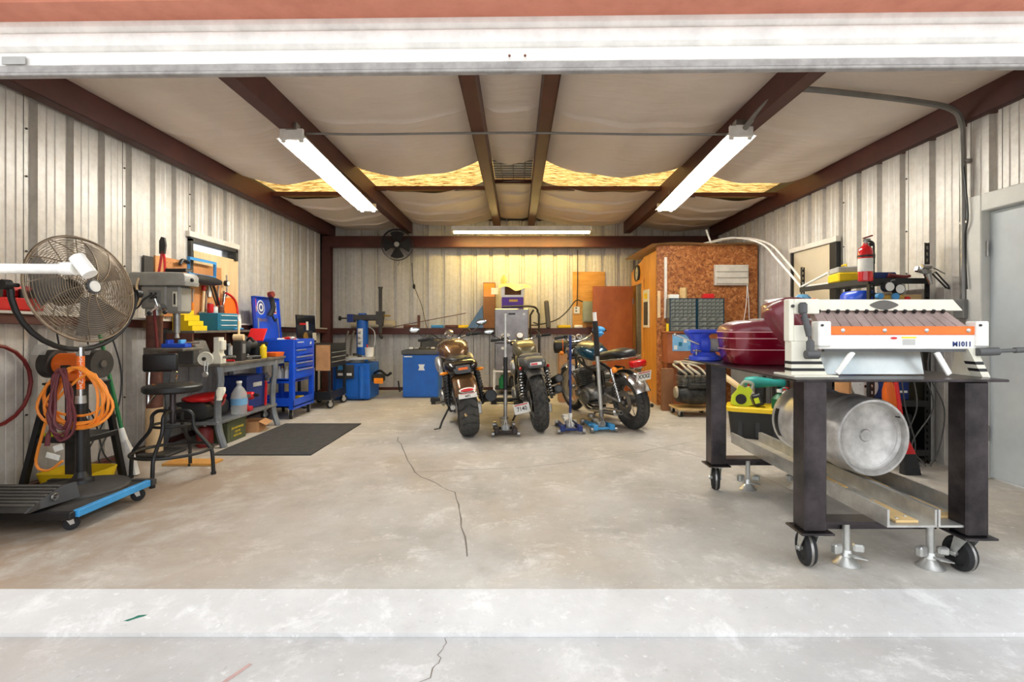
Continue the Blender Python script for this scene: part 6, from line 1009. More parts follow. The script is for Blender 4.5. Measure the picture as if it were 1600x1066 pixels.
ld = obj('lid', B().bb((-.02, -.33, 0), (0, .33, .56), .006).bb((-.02, -.33, 0), (.03, -.32, .56)).bb((-.02, .32, 0), (.03, .33, .56)).bb((-.02, -.33, .55), (.03, .33, .56)), 'blue', t); ld.data.transform(LM); ld.data.transform(t.matrix_basis.inverted())
def onlid(nm, b, m): b.v = [tuple(t.matrix_basis.inverted() @ (LM @ Vector(v))) for v in b.v]; return obj(nm, b, m, ld)
onlid('sticker', B().cyl((.0005, -.14, .42), (.002, -.14, .42), .095, n=24), 'white'); onlid('sticker', B().cyl((.0022, -.14, .42), (.0035, -.14, .42), .08, n=24), 'blue_dark'); onlid('sticker', B().cyl((.0037, -.14, .42), (.005, -.14, .42), .055, n=20), 'white'); onlid('sticker', B().cyl((.0052, -.14, .42), (.006, -.14, .42), .03, n=16), 'blue_dark')
onlid('sticker', B().bb((.0005, -.30, .36), (.002, -.25, .54)), 'red'); onlid('sticker', B().bb((.0022, -.295, .37), (.003, -.255, .43)), 'yellow'); onlid('sticker', B().bb((.0005, .14, .34), (.002, .28, .50)), 'white'); onlid('sticker', B().bb((.0022, .15, .35), (.003, .27, .375)), 'red')
text('ny', .13, 'blue_dark', t.matrix_basis.inverted() @ LM @ T(.003, .21, .43) @ FACE_R, ld, bold=.003); text('BRAKES', .06, 'gold', t.matrix_basis.inverted() @ LM @ T(.003, -.10, .25) @ FACE_R, ld)
for s in (-1, 1): onlid('gas_strut', B().cyl((.02, s*.28, .0), (.02, s*.26, .28), .008), 'steel')
t = thing('angle_grinder', 'black and red angle grinder hung on the raised blue lid', 'grinder', (-3.32, 6.70, 1.32)); obj('body', B().tube([(0, 0, .02), (.03, .03, .12), (.02, .02, .22), (.02, -.02, .3)], .035, 8, k=4), 'black_plastic', t); obj('head', B().cyl((.0, -.02, .3), (.06, -.03, .31), .04), 'red_dark', t); obj('cord', B().tube([(.02, .02, .03), (.03, .08, -.05), (.02, .14, -.02)], .012, 6, k=4), 'black', t)
t = thing('manual_stack', 'pile of colourful printed manuals in the blue cart top', 'papers', (-3.12, 6.62, .7525))
for k in range(4): obj('manual', B().box((.02*k, .03*k, .17+.008*k), (.2, .005, .3), 0, RX(-38-5*k) @ RY(8*k)), ('paper', 'orange', 'paper', 'blue_light')[k], t)
obj('stack_base', B().box((0, .0, .04), (.2, .2, .08), .004), 'paper', t)
t = thing('red_rag', 'red and white rag bundled on the blue cart edge', 'rag', (-2.95, 6.5, 1.03)); obj('rag', B().loft([ell((.0, -.1+.04*k, .015), .04, .012+.012*math.sin(k*1.2), 10, 2) for k in range(6)]), 'red', t, ang=60); obj('rag_fold', B().loft([ell((.03, -.08+.04*k, .02), .03, .015, 10, 2) for k in range(3)]), 'white', t, ang=60)
for k, (y, m, c) in enumerate(((6.47, 'white', 'white'), (6.55, 'white', 'gold'), (6.64, 'gold', 'gold'))):
    for j, x in enumerate((-2.98, -3.08)):
        if k == 2 and j: continue
        tq = thing('spray_bottle', ('white squeeze bottle', 'white bottle with gold cap', 'amber aerosol can')[k]+(' at the front of' if j == 0 else ' at the back of')+' the blue cart shelf', 'bottle', (x, y, .4825)); obj('bottle_body', B().lathe([(0, 0), (.028, 0), (.03, .005), (.03, .13), (.012, .16), (.012, .17), (0, .17)], None, 12), m, tq); obj('cap', B().cyl((0, 0, .17), (0, 0, .2), .01), c, tq)
tag(obj('metal_bowl', B().lathe([(0, 0), (.06, 0), (.11, .06), (.105, .06), (.058, .006), (0, .006)], T(-3.0, 6.58, .1755), 22), 'chrome'), 'shiny metal bowl in the bottom of the blue cart', 'bowl')
tag(obj('yellow_drill_case', B().box((-3.0, 6.86, .2005), (.18, .2, .05), .01).box((-3.0, 6.86, .235), (.1, .12, .02), .006), 'yellow'), 'yellow flat tool case in the bottom of the blue cart', 'case')
# ---- black cart
x0, x1, y0, y1 = -3.18, -2.70, 7.22, 7.88
t = thing('tool_cart', 'black rolling tool cart with silver drawer pulls and open lid', 'tool cart', ((x0+x1)/2, (y0+y1)/2, 0))
obj('drawer_box', B().bb((x0, y0, .60), (x1-.012, y1, .94), .006), 'black', t, w=True)
for k, (za, zb) in enumerate(((.84, .95), (.77, .83), (.70, .76), (.60, .69))):
    d = obj('drawer', B().bb((x1-.013, y0+.03, za), (x1+.002, y1-.03, zb-.004), .003), 'black_plastic', t, w=True)
    if k: obj('drawer_pull', B().bb((x1+.003, y0+.04, zb-.018), (x1+.014, y1-.04, zb-.006), .003), 'zinc', d, w=True)
for x in (x0+.02, x1-.02):
    for y in (y0+.02, y1-.02): obj('corner_post', B().bb((x-.018, y-.018, .14), (x+.018, y+.018, .62), .003), 'black', t, w=True)
obj('bottom_tray', B().bb((x0, y0, .15), (x1, y1, .165)).bb((x1-.01, y0, .13), (x1, y1, .25)).bb((x0, y0, .13), (x1, y0+.01, .25)), 'black', t, w=True)
for x in (x0+.06, x1-.04):
    for y in (y0+.05, y1-.05): caster(t, x, y, .062, random.choice((-35, -15)))
LM = T(x0+.01, (y0+y1)/2, .95) @ RY(-3); ld = obj('lid', B().bb((-.02, -.33, 0), (0, .33, .42), .004), 'black_gloss', t); ld.data.transform(LM); ld.data.transform(t.matrix_basis.inverted())
onlid('sticker', B().bb((.0005, -.24, .27), (.002, -.02, .30)), 'red'); onlid('sticker', B().bb((.0005, -.02, .19), (.002, .06, .32)), 'white'); onlid('sticker', B().cyl((.0005, -.05, .08), (.002, -.05, .08), .085, n=20), 'gold'); onlid('sticker', B().bb((.0005, .2, .03), (.002, .34, .15)), 'offwhite')
tag(obj('cardboard_piece', B().bb((-2.90, 7.19, .56), (-2.70, 7.218, .93)), 'cardboard'), 'cardboard slab stuck to the near side of the black cart', 'cardboard')
for k in range(3): tag(obj('steel_tool', B().tube([(-3.05+.08*k, 7.35, .18), (-2.95+.07*k, 7.7, .185)], .013, 6), 'steel'), 'loose steel hand tool in the tray of the black cart', 'tool', 'tools in the black cart tray')
# ---- tyre changer
t = thing('tyre_changer', 'blue tyre changing machine with column and swing arm', 'tyre changer', (-2.6, 8.4, 0))
obj('cabinet', B().bb((-2.98, 8.05, .02), (-2.38, 8.6, .60), .012), 'blue_machine', t, w=True); obj('front_panel', B().bb((-2.92, 8.03, .06), (-2.44, 8.05, .54), .004), 'blue_machine', t, w=True); obj('label_box', B().bb((-2.90, 7.995, .36), (-2.62, 8.03, .58), .006), 'dark', t, w=True); obj('label_print', B().bb((-2.87, 7.992, .41), (-2.76, 7.9945, .45)).bb((-2.73, 7.992, .41), (-2.65, 7.9945, .45)), 'white', t, w=True); obj('emblem', B().bb((-2.87, 7.992, .5), (-2.78, 7.9945, .57)), 'blue_light', t, w=True)
obj('side_cylinder', B().cyl((-2.50, 8.02, .05), (-2.50, 8.02, .56), .045, n=18), 'blue_machine', t, w=True)
obj('turntable', B().cyl((-2.66, 8.3, .60), (-2.66, 8.3, .66), .12).cyl((-2.66, 8.3, .66), (-2.66, 8.3, .70), .29, n=32), 'grey_light', t, w=True); 
for k in range(4): a = k*PI/2+.5; obj('clamp_jaw', B().box((-2.66+.2*math.cos(a), 8.3+.2*math.sin(a), .72), (.12, .05, .04), .006, RZ(math.degrees(a))), 'dark', t, w=True)
obj('column', B().cyl((-2.72, 8.78, .02), (-2.72, 8.78, 1.38), .10, n=24).cyl((-2.72, 8.78, 1.38), (-2.72, 8.78, 1.43), .08, .07, 20), 'blue_machine', t, w=True); obj('column_label', B().lathe([(.1012, .84), (.102, .842), (.102, 1.16), (.1012, 1.162)], T(-2.72, 8.78, 0), 8, 235, 290), 'white', t, w=True)
for i, ch in enumerate('RFR'): text(ch, .09, 'black', T(-2.72, 8.78, 1.09-.09*i) @ RZ(-8) @ T(0, -.104, 0) @ FACE_CAM @ RZ(90), t, w=True)
obj('swing_arm', B().bb((-2.92, 8.68, 1.30), (-2.40, 8.82, 1.40), .012).prism([(-2.46, 1.24), (-2.36, 1.20), (-2.33, 1.46), (-2.46, 1.46)], .13, T(0, 8.75, 0) @ XZ), 'dark', t, w=True); obj('arm_clamp', B().bb((-2.96, 8.67, 1.27), (-2.85, 8.84, 1.41), .01), 'blue_dark', t, w=True); obj('clamp_knob', B().cyl((-3.10, 8.75, 1.34), (-2.96, 8.75, 1.34), .012).cyl((-3.12, 8.75, 1.34), (-3.09, 8.75, 1.34), .04), 'black', t, w=True)
obj('vertical_shaft', B().bb((-2.42, 8.72, 1.08), (-2.37, 8.78, 1.86), .004).cyl((-2.395, 8.75, 1.86), (-2.395, 8.75, 1.89), .04).cyl((-2.395, 8.75, 1.04), (-2.36, 8.70, 1.0), .03), 'dark', t, w=True); obj('shaft_handle', B().cyl((-2.36, 8.75, 1.385), (-2.22, 8.74, 1.385), .014), 'gold', t, w=True)
obj('pressure_hose', B().tube([(-2.6, 8.72, 1.2), (-2.48, 8.68, 1.1), (-2.48, 8.66, .85), (-2.56, 8.6, .68)], .01, 6, k=5), 'clear_plastic', t, w=True); obj('bead_breaker', B().tube([(-2.37, 8.3, .42), (-2.25, 8.2, .47), (-2.13, 8.15, .40), (-2.05, 8.12, .44)], .022, 8, k=4).bb((-2.36, 8.1, .30), (-2.16, 8.2, .42), .02), 'black', t, w=True); obj('breaker_pad', B().bb((-2.32, 8.07, .27), (-2.17, 8.098, .36), .01), 'amber', t, w=True); obj('air_lever', B().tube([(-2.84, 8.5, .7), (-2.80, 8.45, 1.0), (-2.74, 8.4, 1.12)], .02, 6, k=3).tube([(-2.92, 8.5, .68), (-2.9, 8.45, .95), (-2.84, 8.4, 1.12)], .016, 6, k=3), 'steel', t, w=True)
t = thing('soap_bucket', 'white bucket standing on the tyre changer turntable edge', 'bucket', (-2.44, 8.25, .7005)); obj('bucket', B().lathe([(0, 0), (.065, 0), (.075, .15), (.07, .15), (.06, .01)], None, 18), 'white', t); obj('brush', B().cyl((0, 0, .02), (-.05, .02, .2), .012), 'red', t)
# ---- blue balancer cabinet
t = thing('balancer_cabinet', 'plain blue wheel balancer cabinet with grey top tray', 'machine', (-1.63, 8.62, 0))
obj('cabinet', B().bb((-1.92, 8.38, .01), (-1.33, 8.86, .72), .006), 'blue_machine', t, w=True); obj('top_tray', B().bb((-1.94, 8.36, .721), (-1.31, 8.88, .80), .012), 'grey_dark', t, w=True); obj('tray_recess', B().bb((-1.88, 8.42, .80), (-1.40, 8.82, .806)), 'dark', t, w=True); obj('label_strip', B().bb((-1.90, 8.376, .68), (-1.76, 8.379, .70)), 'white', t, w=True); obj('emblem', B().prism([(-1.66, .46), (-1.64, .51), (-1.66, .56), (-1.55, .56), (-1.57, .51), (-1.55, .46)], .002, T(0, 8.378, 0) @ XZ), 'white', t, w=True)
obj('pedal', B().tube([(-1.93, 8.5, .14), (-1.98, 8.42, .10), (-2.0, 8.4, .28)], .014, 6), 'black', t, w=True); obj('hood', B().box((-1.5, 9.0, .78), (.5, .06, .42), .03, RX(-12)), 'dark', t, w=True); obj('hood_arm', B().bb((-1.40, 8.86, .3), (-1.28, 9.03, .7), .01), 'dark', t, w=True)
rr = random.Random(4)
for k in range(5): tag(obj('wheel_weight', B().box((-1.82+.09*k, 8.5+rr.uniform(0, .2), .8235), (.07, .05, .034), .01, RZ(rr.uniform(0, 90))), ('white', 'grey_light', 'dark', 'grey', 'offwhite')[k]), ('white', 'pale grey', 'dark', 'mid grey', 'off-white')[k]+' lump of parts on the balancer top tray', 'parts', 'parts on the balancer')
# ---- low black lift rails behind the bikes
for x0, x1, lb in ((-1.34, -.75, 'black steel lift rail on the floor near the blue cabinet'), (-.42, .05, 'black steel lift rail on the floor before the fridge stand')):
    t = thing('lift_rail', lb, 'rail', ((x0+x1)/2, 7.75, 0)); obj('rail', B().bb((x0, 7.70, .03), (x1, 7.80, .09), .004), 'black', t, w=True); obj('foot', B().bb((x0+.02, 7.66, 0), (x0+.1, 7.84, .03)), 'black', t, w=True); obj('foot', B().bb((x1-.1, 7.66, 0), (x1-.02, 7.84, .03)), 'black', t, w=True)
# ---- fridge on its stand
t = thing('fridge_stand', 'white-edged metal stand carrying the grey fridge', 'stand', (-.10, 8.9, 0))
obj('stand_top', B().bb((-.42, 8.62, .405), (.22, 9.2, .435), .004), 'white', t, w=True)
for x in (-.40, .2):
    for y in (8.64, 9.18): obj('leg', B().bb((x-.015, y-.015, 0), (x+.015, y+.015, .405)), 'white', t, w=True)
obj('lower_shelf', B().bb((-.39, 8.65, .1), (.19, 9.17, .115)), 'dark', t, w=True)
t = thing('refrigerator', 'tall grey metallic fridge with two doors on white stand', 'fridge', (-.10, 8.92, .4355))
obj('cabinet', B().bb((-.39, 8.70, .4355), (.20, 9.22, 1.51), .01), 'grey_dark', t, w=True)
for za, zb in ((.44, .905), (.915, 1.505)): d = obj('door', B().bb((-.39, 8.645, za), (.20, 8.698, zb), .012), 'stainless', t, w=True); obj('door_handle', B().bb((-.37, 8.625, za+.06 if za > .8 else zb-.26), (-.35, 8.645, za+.3 if za > .8 else zb-.05), .004), 'steel', d, w=True)
obj('badge', B().bb((-.15, 8.642, 1.40), (-.03, 8.6445, 1.43)), 'black', t, w=True); obj('magnet', B().prism([(-.2+.08*math.cos(a/14*2*PI), 1.05+.035*math.sin(a/14*2*PI)) for a in range(14)], .003, T(0, 8.643, 0) @ XZ), 'white', t, w=True); obj('magnet', B().bb((.1, 8.642, 1.39), (.14, 8.6445, 1.43)), 'white', t, w=True); obj('magnet', B().cyl((-.25, 8.640, .82), (-.25, 8.6445, .82), .025, n=12), 'white', t, w=True); obj('note', B().bb((-.1, 8.642, .46), (-.04, 8.6445, .53)), 'white', t, w=True); obj('note', B().bb((-.25, 8.642, .46), (-.2, 8.6445, .51)), 'white', t, w=True)
tag(obj('green_bottle', B().lathe([(0, 0), (.06, 0), (.06, .16), (.03, .2), (.02, .24), (0, .24)], T(-.26, 8.75, .1155), 16), 'green'), 'green bottle on the lower shelf of the fridge stand', 'bottle')
tag(obj('small_engine', B().box((-.02, 8.85, .215), (.24, .24, .2), .03).cyl((.0, 8.7, .22), (.0, 8.73, .22), .08), 'engine_dark'), 'dark small machine under the grey fridge', 'machine')
t = thing('stored_boxes', 'purple and white printed carton with open window on fridge', 'carton', (-.08, 8.9, 1.511))
obj('carton_base', B().box((0, 0, .10), (.38, .3, .2), .003), 'purple', t); obj('carton_frame', B().bb((-.2, -.14, .2), (.2, .14, .24)).bb((-.2, -.14, .24), (-.14, .14, .40)).bb((.15, -.14, .24), (.2, .14, .40)).bb((-.14, .1, .24), (.15, .14, .40)), 'white', t); obj('carton_inside', B().bb((-.138, .06, .241), (.148, .098, .40)), 'cardboard_dark', t); obj('carton_print', B().bb((-.06, -.152, .12), (.09, -.1505, .16)), 'gold', t)
def wrapf(u, v): x = -.24+.56*u; return (x, -.17+.36*v, .405+.06*math.sin(PI*u)*(.6+.4*math.sin(7*u))-.10*(max(0, .25-v)*4)*(1-.5*abs(u-.5)*2)+.02*math.sin(9*u+5*v))
obj('plastic_wrap', B().grid(wrapf, 18, 8), 'plastic_wrap', t, recalc=False)
b = B(); b.loft([[(.06*g*math.cos(a/10*2*PI)-.16, .05*g*math.sin(a/10*2*PI)+.02*math.sin(3*a), z) for a in range(10)] for z, g in ((.44, .6), (.50, 1.1), (.55, .8), (.6, .35))]); obj('bag_knot', b, 'plastic_wrap', t, ang=60)
t = thing('tall_carton', 'tall brown carton with white label beside the fridge', 'carton', (-.512, 9.27, 1.166)); obj('carton_body', B().box((0, 0, .42), (.22, .2, .84), .004), 'cardboard_dark', t); obj('tape', B().box((0.0, -.102, .70), (.2, .003, .24)), 'amber', t); obj('label', B().box((.1, -.104, .68), (.13, .003, .12)), 'white', t)
tag(obj('metal_wedge', B().prism([(-.92, 1.20), (-.64, 1.62), (-.62, 1.20)], .12, T(0, 9.3, -.03) @ XZ), 'teal_paint'), 'dark blue-grey metal wedge on the back ledge', 'metal part')
t = thing('chair_frame', 'brown tubular metal frame standing by the fridge', 'frame', (.36, 9.1, 0))
obj('frame_tube', B().tube([(.24, 9.1, 0), (.24, 9.1, 1.40), (.30, 9.1, 1.5)], .018, 6).tube([(.40, 9.12, 0), (.40, 9.12, 1.42), (.36, 9.12, 1.49)], .018, 6), 'dark', t, w=True); obj('cross_tube', B().tube([(-.25, 8.62, 1.535), (.1, 8.66, 1.55), (.3, 8.9, 1.545), (.38, 9.12, 1.49)], .018, 6, k=3), 'dark', t, w=True); obj('rung', B().tube([(.24, 9.1, 1.22), (.40, 9.12, 1.22)], .012, 6), 'dark', t, w=True)
tag(obj('leather_strap', B().box((.56, 9.25, 1.42), (.09, .05, .52), .02, RY(-5)), 'vinyl_brown'), 'worn grey-brown strut leaning on the back ledge', 'strut')
tag(obj('long_rod', B().cyl((-2.3, 9.28, 1.19), (-.95, 9.26, 1.445), .007, n=6), 'rust'), 'thin rusty rod slanting across the back wall', 'rod')
rr = random.Random(15)
LB = [('rusty flat bar', 'rust', -2.0), ('cyan tray', 'blue_light', -1.5), ('brown tin', 'rust', -1.22), ('yellow box', 'yellow', -1.02), ('yellow carton', 'yellow', .88), ('white packet', 'white', 1.15), ('brown spool', 'rust', 1.42), ('grey tin', 'grey', 1.62), ('dark tin', 'dark', 1.85)]
for nm, m, x in LB: tag(obj('ledge_item', B().box((x, YB-.07, 1.166+.03), (rr.uniform(.12, .26), .09, .058), .012, RZ(rr.uniform(-6, 6))), m), nm+' lying on the back wall ledge', 'clutter', 'clutter on the back ledge')
tag(obj('upright_offcut', B().box((-1.85, YB-.06, 1.29), (.04, .05, .24), .004), 'rust'), 'short rusty bar standing upright on the back ledge', 'bar')
tag(obj('paper_roll', B().cyl((-3.1, 9.36, 1.24), (-2.3, 9.36, 1.24), .07, n=16), 'tan'), 'long tan roll lying on the ledge behind the tyre changer', 'roll')
# ---- board, breaker panel and wiring on the back wall
t = thing('wall_board', 'yellowish plywood board fixed to the back wall', 'board', (1.34, YB-.02, 1.2)); obj('plywood', B().bb((1.05, YB-.03, 1.18), (1.66, YB-.004, 2.23), .002), 'ply_yellow', t, w=True)
t = thing('breaker_panel', 'grey-green electrical breaker panel on the plywood board', 'breaker box', (1.35, YB-.08, 1.3)); obj('panel_box', B().bb((1.23, YB-.13, 1.28), (1.46, YB-.031, 1.67), .006), 'breaker', t, w=True); obj('panel_door', B().bb((1.25, YB-.137, 1.30), (1.44, YB-.131, 1.65), .003), 'breaker', t, w=True)
t = thing('outlet', 'white double outlet on the plywood board', 'outlet', (1.12, YB-.05, 1.47)); obj('plate', B().bb((1.07, YB-.05, 1.44), (1.18, YB-.031, 1.57), .004), 'white', t, w=True)
for z in (1.475, 1.53): obj('socket', B().bb((1.10, YB-.053, z), (1.125, YB-.0505, z+.025)), 'black', t, w=True)
tag(obj('drop_cable', B().tube([(1.14, YB-.05, 2.64), (1.14, YB-.045, 2.1), (1.13, YB-.05, 1.66), (1.12, YB-.045, 1.58)], .008, 6, k=4), 'black'), 'black cable dropping from the beam to the outlet', 'cable')
tag(obj('sagging_cable', B().tube([(1.24, YB-.10, 1.66), (1.1, YB-.10, 1.68), (.95, YB-.14, 1.5), (.75, YB-.16, 1.33), (.45, YB-.18, 1.24), (.3, YB-.2, 1.27)], .011, 6, k=6), 'black'), 'thick black cable sagging from the breaker panel to the fridge', 'cable')
tag(obj('fan_cord', B().tube([(-1.98, YB-.05, 2.4), (-1.95, YB-.05, 2.0), (-1.80, YB-.05, 1.6), (-1.72, YB-.05, 1.25), (-1.6, YB-.05, .9)], .006, 6, k=5).sph((-1.94, YB-.06, 1.95), (.025, .025, .05), 10, 6), 'black'), 'thin black cord hanging below the wall fan', 'cord')
# wall fan
t = thing('wall_fan', 'black round wall fan mounted on the red beam', 'fan', (-2.15, 9.0, 2.62)); C = Vector((-2.15, 8.95, 2.66)); HM = T(*C) @ Vector((.15, -1, -.05)).to_track_quat('Z', 'Y').to_matrix().to_4x4(); ax2 = Vector((.15, -1, -.05)).normalized()
b = B()
for k in range(12): r = .04+.235*k/11; b.ring(HM @ Vector((0, 0, .06+.05*(1-(r/.275)**2))), r, .003, ax2, 32, 4)
for k in range(16): a = 2*PI*k/16; b.tube([HM @ Vector((r*math.cos(a), r*math.sin(a), .06+.05*(1-(r/.275)**2))) for r in (.04, .15, .275)], .003, 4)
obj('front_grille', b, 'black', t, w=True); obj('drum_rim', B().lathe([(.27, -.05), (.28, -.05), (.28, .065), (.27, .065), (.27, -.05)], HM, 36), 'black', t, w=True)
for k in range(4): a0 = k*PI/2; obj('fan_blade', B().grid(lambda u, v: HM @ Vector(((.05+.19*u)*math.cos(a0+(v-.5)*1.1), (.05+.19*u)*math.sin(a0+(v-.5)*1.1), (v-.5)*.06)), 4, 4), 'dark', t, w=True, recalc=False)
obj('motor', B().lathe([(0, -.14), (.07, -.13), (.07, -.02), (0, -.02)], HM, 18), 'black', t, w=True); obj('hub_badge', B().lathe([(.045, .113), (.04, .12), (0, .122)], HM, 18), 'grey_light', t, w=True); obj('wall_bracket', B().cyl(HM @ Vector((0, 0, -.13)), (-2.15, 9.17, 2.74), .02), 'black', t, w=True)
tag(obj('pull_chain', B().tube([(-2.13, 8.98, 2.39), (-2.12, 8.97, 2.33), (-2.15, 8.97, 2.29)], .005, 6), 'dark'), 'short dark chain dangling under the wall fan', 'chain')
# ---- things behind the olive bike
tag(obj('cardboard_carton', B().box((.82, 8.0, .38), (.32, .3, .76), .004), 'cardboard'), 'tall cardboard carton standing behind the olive motorcycle', 'carton')
t = thing('duffel_roll', 'black rolled bag lying on the tall cardboard carton', 'bag', (.82, 7.95, .762)); obj('roll', B().loft([ell((x, 0, .11), r, r, 16, 2, 'x') for x, r in ((-.24, .05), (-.22, .10), (0, .11), (.22, .105), (.25, .05))]), 'seat_vinyl', t, ang=60); obj('strap', B().ring((-.1, 0, .11), .112, .006, (1, 0, 0), 20), 'orange', t)
t = thing('gas_cylinder', 'small green gas cylinder on the floor behind the jacks', 'gas cylinder', (1.16, 7.88, 0)); obj('cylinder', B().lathe([(0, .01), (.1, .01), (.12, .05), (.12, .38), (.09, .45), (.03, .48), (0, .48)], None, 22), 'green', t); obj('collar', B().lathe([(.07, .46), (.075, .46), (.075, .55), (.07, .55)], None, 18), 'green_dark', t); obj('valve', B().cyl((0, 0, .48), (0, 0, .54), .02), 'gold', t); obj('foot_ring', B().lathe([(.09, 0), (.1, 0), (.1, .04), (.09, .04)], None, 18), 'green_dark', t)
# ---- office wall things
t = thing('wall_clock', 'round dark-rimmed wall clock on the amber plywood wall', 'clock', (OX-.02, 8.78, 2.13)); m = T(OX-.002, 8.78, 2.13) @ RY(-90)
obj('case', B().lathe([(0, 0), (.14, 0), (.15, .015), (.14, .04), (.125, .035), (.125, .02), (0, .02)], m, 32), 'dark', t, w=True); obj('dial', B().lathe([(0, .022), (.124, .022)], m, 32), 'grey_light', t, w=True); obj('hour_hand', B().box((OX-.026, 8.765, 2.16), (.002, .012, .07), 0, RX(25)), 'black', t, w=True); obj('minute_hand', B().box((OX-.027, 8.81, 2.14), (.002, .09, .008), 0, RX(15)), 'black', t, w=True)
t = thing('framed_calendar', 'yellow-bordered calendar panel beside the office doorway', 'calendar', (OX-.01, 8.2, 1.2)); obj('frame', B().bb((OX-.02, 8.02, 1.18), (OX-.002, 8.37, 1.80), .003), 'cream', t, w=True); obj('picture', B().bb((OX-.023, 8.07, 1.22), (OX-.0205, 8.32, 1.60)), 'dark', t, w=True); obj('heading', B().bb((OX-.023, 8.1, 1.65), (OX-.0205, 8.29, 1.74)), 'yellow', t, w=True)
tag(obj('corner_strip', B().bb((2.235, OY-.03, 1.32), (2.275, OY-.002, 2.25), .003), 'white'), 'long white strip standing against the chipboard wall', 'strip'); tag(obj('wood_lath', B().bb((2.135, OY-.012, 1.33), (2.18, OY-.002, 1.74), .002), 'wood_pale'), 'short pale wooden lath on the chipboard wall corner', 'lath')
t = thing('wall_heater', 'white louvred wall heater on the chipboard wall', 'heater', (3.25, OY-.04, 1.82)); obj('casing', B().bb((2.99, OY-.06, 1.82), (3.50, OY-.002, 2.13), .006), 'offwhite', t, w=True)
for k in range(3): obj('louvre', B().bb((3.01, OY-.080, 1.845+k*.09), (3.48, OY-.061, 1.915+k*.09), .003), 'offwhite', t, w=True)
for x in (3.09, 3.37): obj('vent_slot', B().bb((x, OY-.0745, 2.075), (x+.03, OY-.0722, 2.09)), 'black', t, w=True)
obj('cord', B().tube([(3.48, OY-.05, 1.83), (3.47, OY-.03, 1.5), (3.42, OY-.03, 1.2)], .006, 6, k=4).tube([(3.48, OY-.05, 1.84), (3.51, OY-.03, 1.6), (3.52, OY-.03, 1.3)], .006, 6, k=4), 'white', t, w=True)
t = thing('office_cabinet', 'reddish-brown wooden cabinet against the chipboard wall', 'cabinet', (2.66, 7.42, 0))
obj('cabinet_body', B().bb((2.20, 7.30, .66), (3.10, OY-.004, 1.10), .004), 'wood_red', t, w=True); obj('cabinet_top', B().bb((2.18, 7.27, 1.101), (3.12, OY-.004, 1.125), .004), 'wood_red', t, w=True); obj('cabinet_base', B().bb((2.22, 7.40, 0), (3.08, OY-.004, .655), .004), 'wood_red', t, w=True)
tag(obj('blue_poster', B().bb((2.27, 7.2945, .84), (2.58, 7.2985, 1.08)), 'label_blue'), 'pale blue printed poster on the wooden cabinet', 'poster')
for i in range(4): obj('poster_print', B().bb((2.29+.07*i, 7.292, .86+.05*(i % 3)), (2.34+.07*i, 7.2944, .92+.05*(i % 3))), ('white', 'teal', 'paper', 'blue_light')[i], bpy.data.objects['blue_poster'], w=True)
for k in range(2):
    xo = 2.23+.405*k; t = thing('drawer_organizer', ('dark green small-parts drawer cabinet next to the white strip', 'dark green small-parts drawer cabinet under the red box')[k], 'organizer', (xo+.2, 7.38, 1.1255), group='small-parts drawer cabinets')
    obj('frame', B().bb((xo, 7.32, 1.1255), (xo+.395, 7.33, 1.1385)).bb((xo, 7.33, 1.1255), (xo+.395, 7.46, 1.61)).bb((xo, 7.30, 1.1255), (xo+.012, 7.33, 1.61)).bb((xo+.383, 7.30, 1.1255), (xo+.395, 7.33, 1.61)).bb((xo, 7.30, 1.598), (xo+.395, 7.33, 1.61)), 'teal_paint', t, w=True)
    first = {}
    def dr(x, z, w_, h_):
        key = (w_, h_)
        if key not in first: o = obj('drawer', B().bb((-w_/2, -.016, -h_/2), (w_/2, .012, h_/2), .002).bb((-w_*.2, -.024, -h_*.1), (w_*.2, -.016, h_*.1)), 'drawer_plastic', t); first[key] = o
        else: o = first[key].copy(); COL.objects.link(o); o.parent = t
        o.matrix_basis = t.matrix_basis.inverted() @ T(x, 7.316, z)
    if 'drawer_plastic' not in MATS: mat('drawer_plastic', (66, 74, 70), .3, scale=30, var=.5, col2=(140, 144, 138))
    for r in range(5):
        for c in range(6): dr(xo+.045+c*.0612, 1.575-r*.054, .056, .048)
    for r in range(3):
        for c in range(3): dr(xo+.0755+c*.1225, 1.30-r*.068, .117, .06)
tag(obj('tan_mug', B().lathe([(0, 0), (.05, 0), (.055, .02), (.05, .16), (.045, .16), (.045, .02), (0, .02)], T(2.46, 7.39, 1.6105), 16), 'wood'), 'tan cylindrical tub on top of the drawer cabinets', 'tub'); tag(obj('red_carton', B().box((2.82, 7.38, 1.645), (.16, .09, .068), .004), 'red'), 'small red box on top of the drawer cabinets', 'box'); tag(obj('white_carton', B().box((2.31, 7.38, 1.64), (.14, .09, .058), .004), 'white'), 'small white box on top of the drawer cabinets', 'box')
tag(obj('yellow_tape', B().cyl((2.205, 7.32, 1.1255), (2.205, 7.32, 1.24), .02), 'yellow'), 'yellow marker bottle at the cabinet edge', 'bottle')
for y0, z1, k in ((7.9, 2.5, 0), (7.75, 2.5, 1)): tag(obj('plastic_pipe', B().tube([(2.9+.1*k, y0, 2.50), (3.2+.12*k, 7.45, 2.52), (3.36+.1*k, 6.9, 2.35), (3.34+.1*k, 6.4, 2.05), (3.30+.13*k, 5.75+.1*k, 1.62)], .013, 8, k=6), 'white'), ('bent white plastic pipe arching off the office roof, inner one', 'bent white plastic pipe arching off the office roof, by the wall')[k], 'pipe')
tag(obj('roof_stick', B().cyl((2.95, 7.6, 2.47), (2.86, 7.55, 2.66), .014), 'white'), 'short white stick standing on the office roof', 'stick')
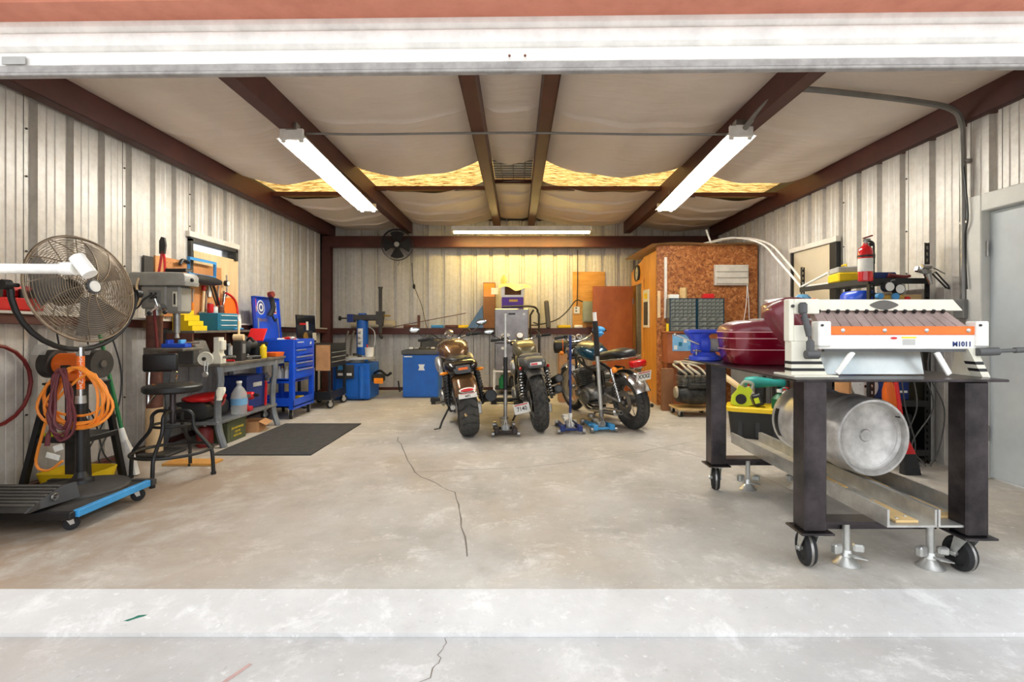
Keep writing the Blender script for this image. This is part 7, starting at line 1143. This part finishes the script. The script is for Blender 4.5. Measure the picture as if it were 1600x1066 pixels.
# ---- spare engine on a dolly
t = thing('engine_dolly', 'small wooden dolly under the spare engine', 'dolly', (2.36, 6.75, 0)); obj('deck', B().bb((2.12, 6.55, .09), (2.62, 6.98, .11), .003), 'wood', t, w=True)
for x, y in ((2.17, 6.6), (2.57, 6.6), (2.17, 6.93), (2.57, 6.93)): caster(t, x, y, .035, 20)
t = thing('spare_engine', 'dirty spare motorcycle engine with pale header pipes on dolly', 'engine', (2.36, 6.75, .1105))
obj('crankcase', B().loft([ell((x, .0, .17), r, r*.85, 16, 2.8, 'x') for x, r in ((-.22, .06), (-.2, .12), (-.05, .16), (.1, .16), (.2, .13), (.23, .07))]), 'engine_dark', t, ang=50); obj('clutch_cover', B().lathe([(0, .04), (.07, .035), (.085, .01), (0, 0)], T(-.20, -.02, .2) @ RY(-90), 20), 'header_pipe', t)
for k in range(4): c = obj('cylinder', B().box((-.12+.085*k, -.02, .36), (.075, .16, .16), .01), 'engine', t)
for k in range(6): obj('fin', B().box((.0, -.02, .30+.025*k), (.40, .19, .008), .002), 'engine', t)
obj('rocker_cover', B().box((0, -.02, .47), (.38, .14, .07), .02), 'engine_dark', t)
for k in range(4): obj('header_pipe', B().tube([(-.12+.085*k, -.1, .42), (-.14+.085*k, -.2, .46), (-.24+.09*k, -.16+.03*k, .54+.02*(k%2)), (-.22+.10*(k%3), .05, .58+.03*(k%2)), (.1+.05*k, .1, .58)], (.014, .016, .019, .013)[k], 8, k=5), 'header_pipe', t)
obj('carburettor', B().box((.05, -.14, .30), (.3, .08, .08), .02), 'engine_dark', t)
tag(obj('folded_carton', B().box((2.14, 7.12, .30), (.16, .1, .6), .004), 'cardboard_dark'), 'dark flattened carton standing beside the spare engine', 'carton')
# ---- more clutter in front of the right wall, behind the steel table
t = thing('wall_bench', 'dark low bench along the right wall beyond the shelving', 'bench', (3.35, 6.5, 0)); obj('bench_top', B().bb((3.12, 6.05, .82), (3.64, 7.2, .86), .004), 'dark', t, w=True)
for x, y in ((3.15, 6.09), (3.6, 6.09), (3.15, 7.16), (3.6, 7.16)): obj('leg', B().bb((x-.025, y-.025, 0), (x+.025, y+.025, .82)), 'dark', t, w=True)
tag(obj('parts_crate', B().bb((3.15, 6.1, .861), (3.55, 6.6, 1.15), .006), 'black_plastic'), 'black crate on the low bench beyond the shelving', 'crate')
tag(obj('grey_cabinet', B().bb((2.95, 6.1, .0), (3.1, 6.9, .7), .01), 'grey'), 'grey metal box standing on the floor before the low bench', 'cabinet')
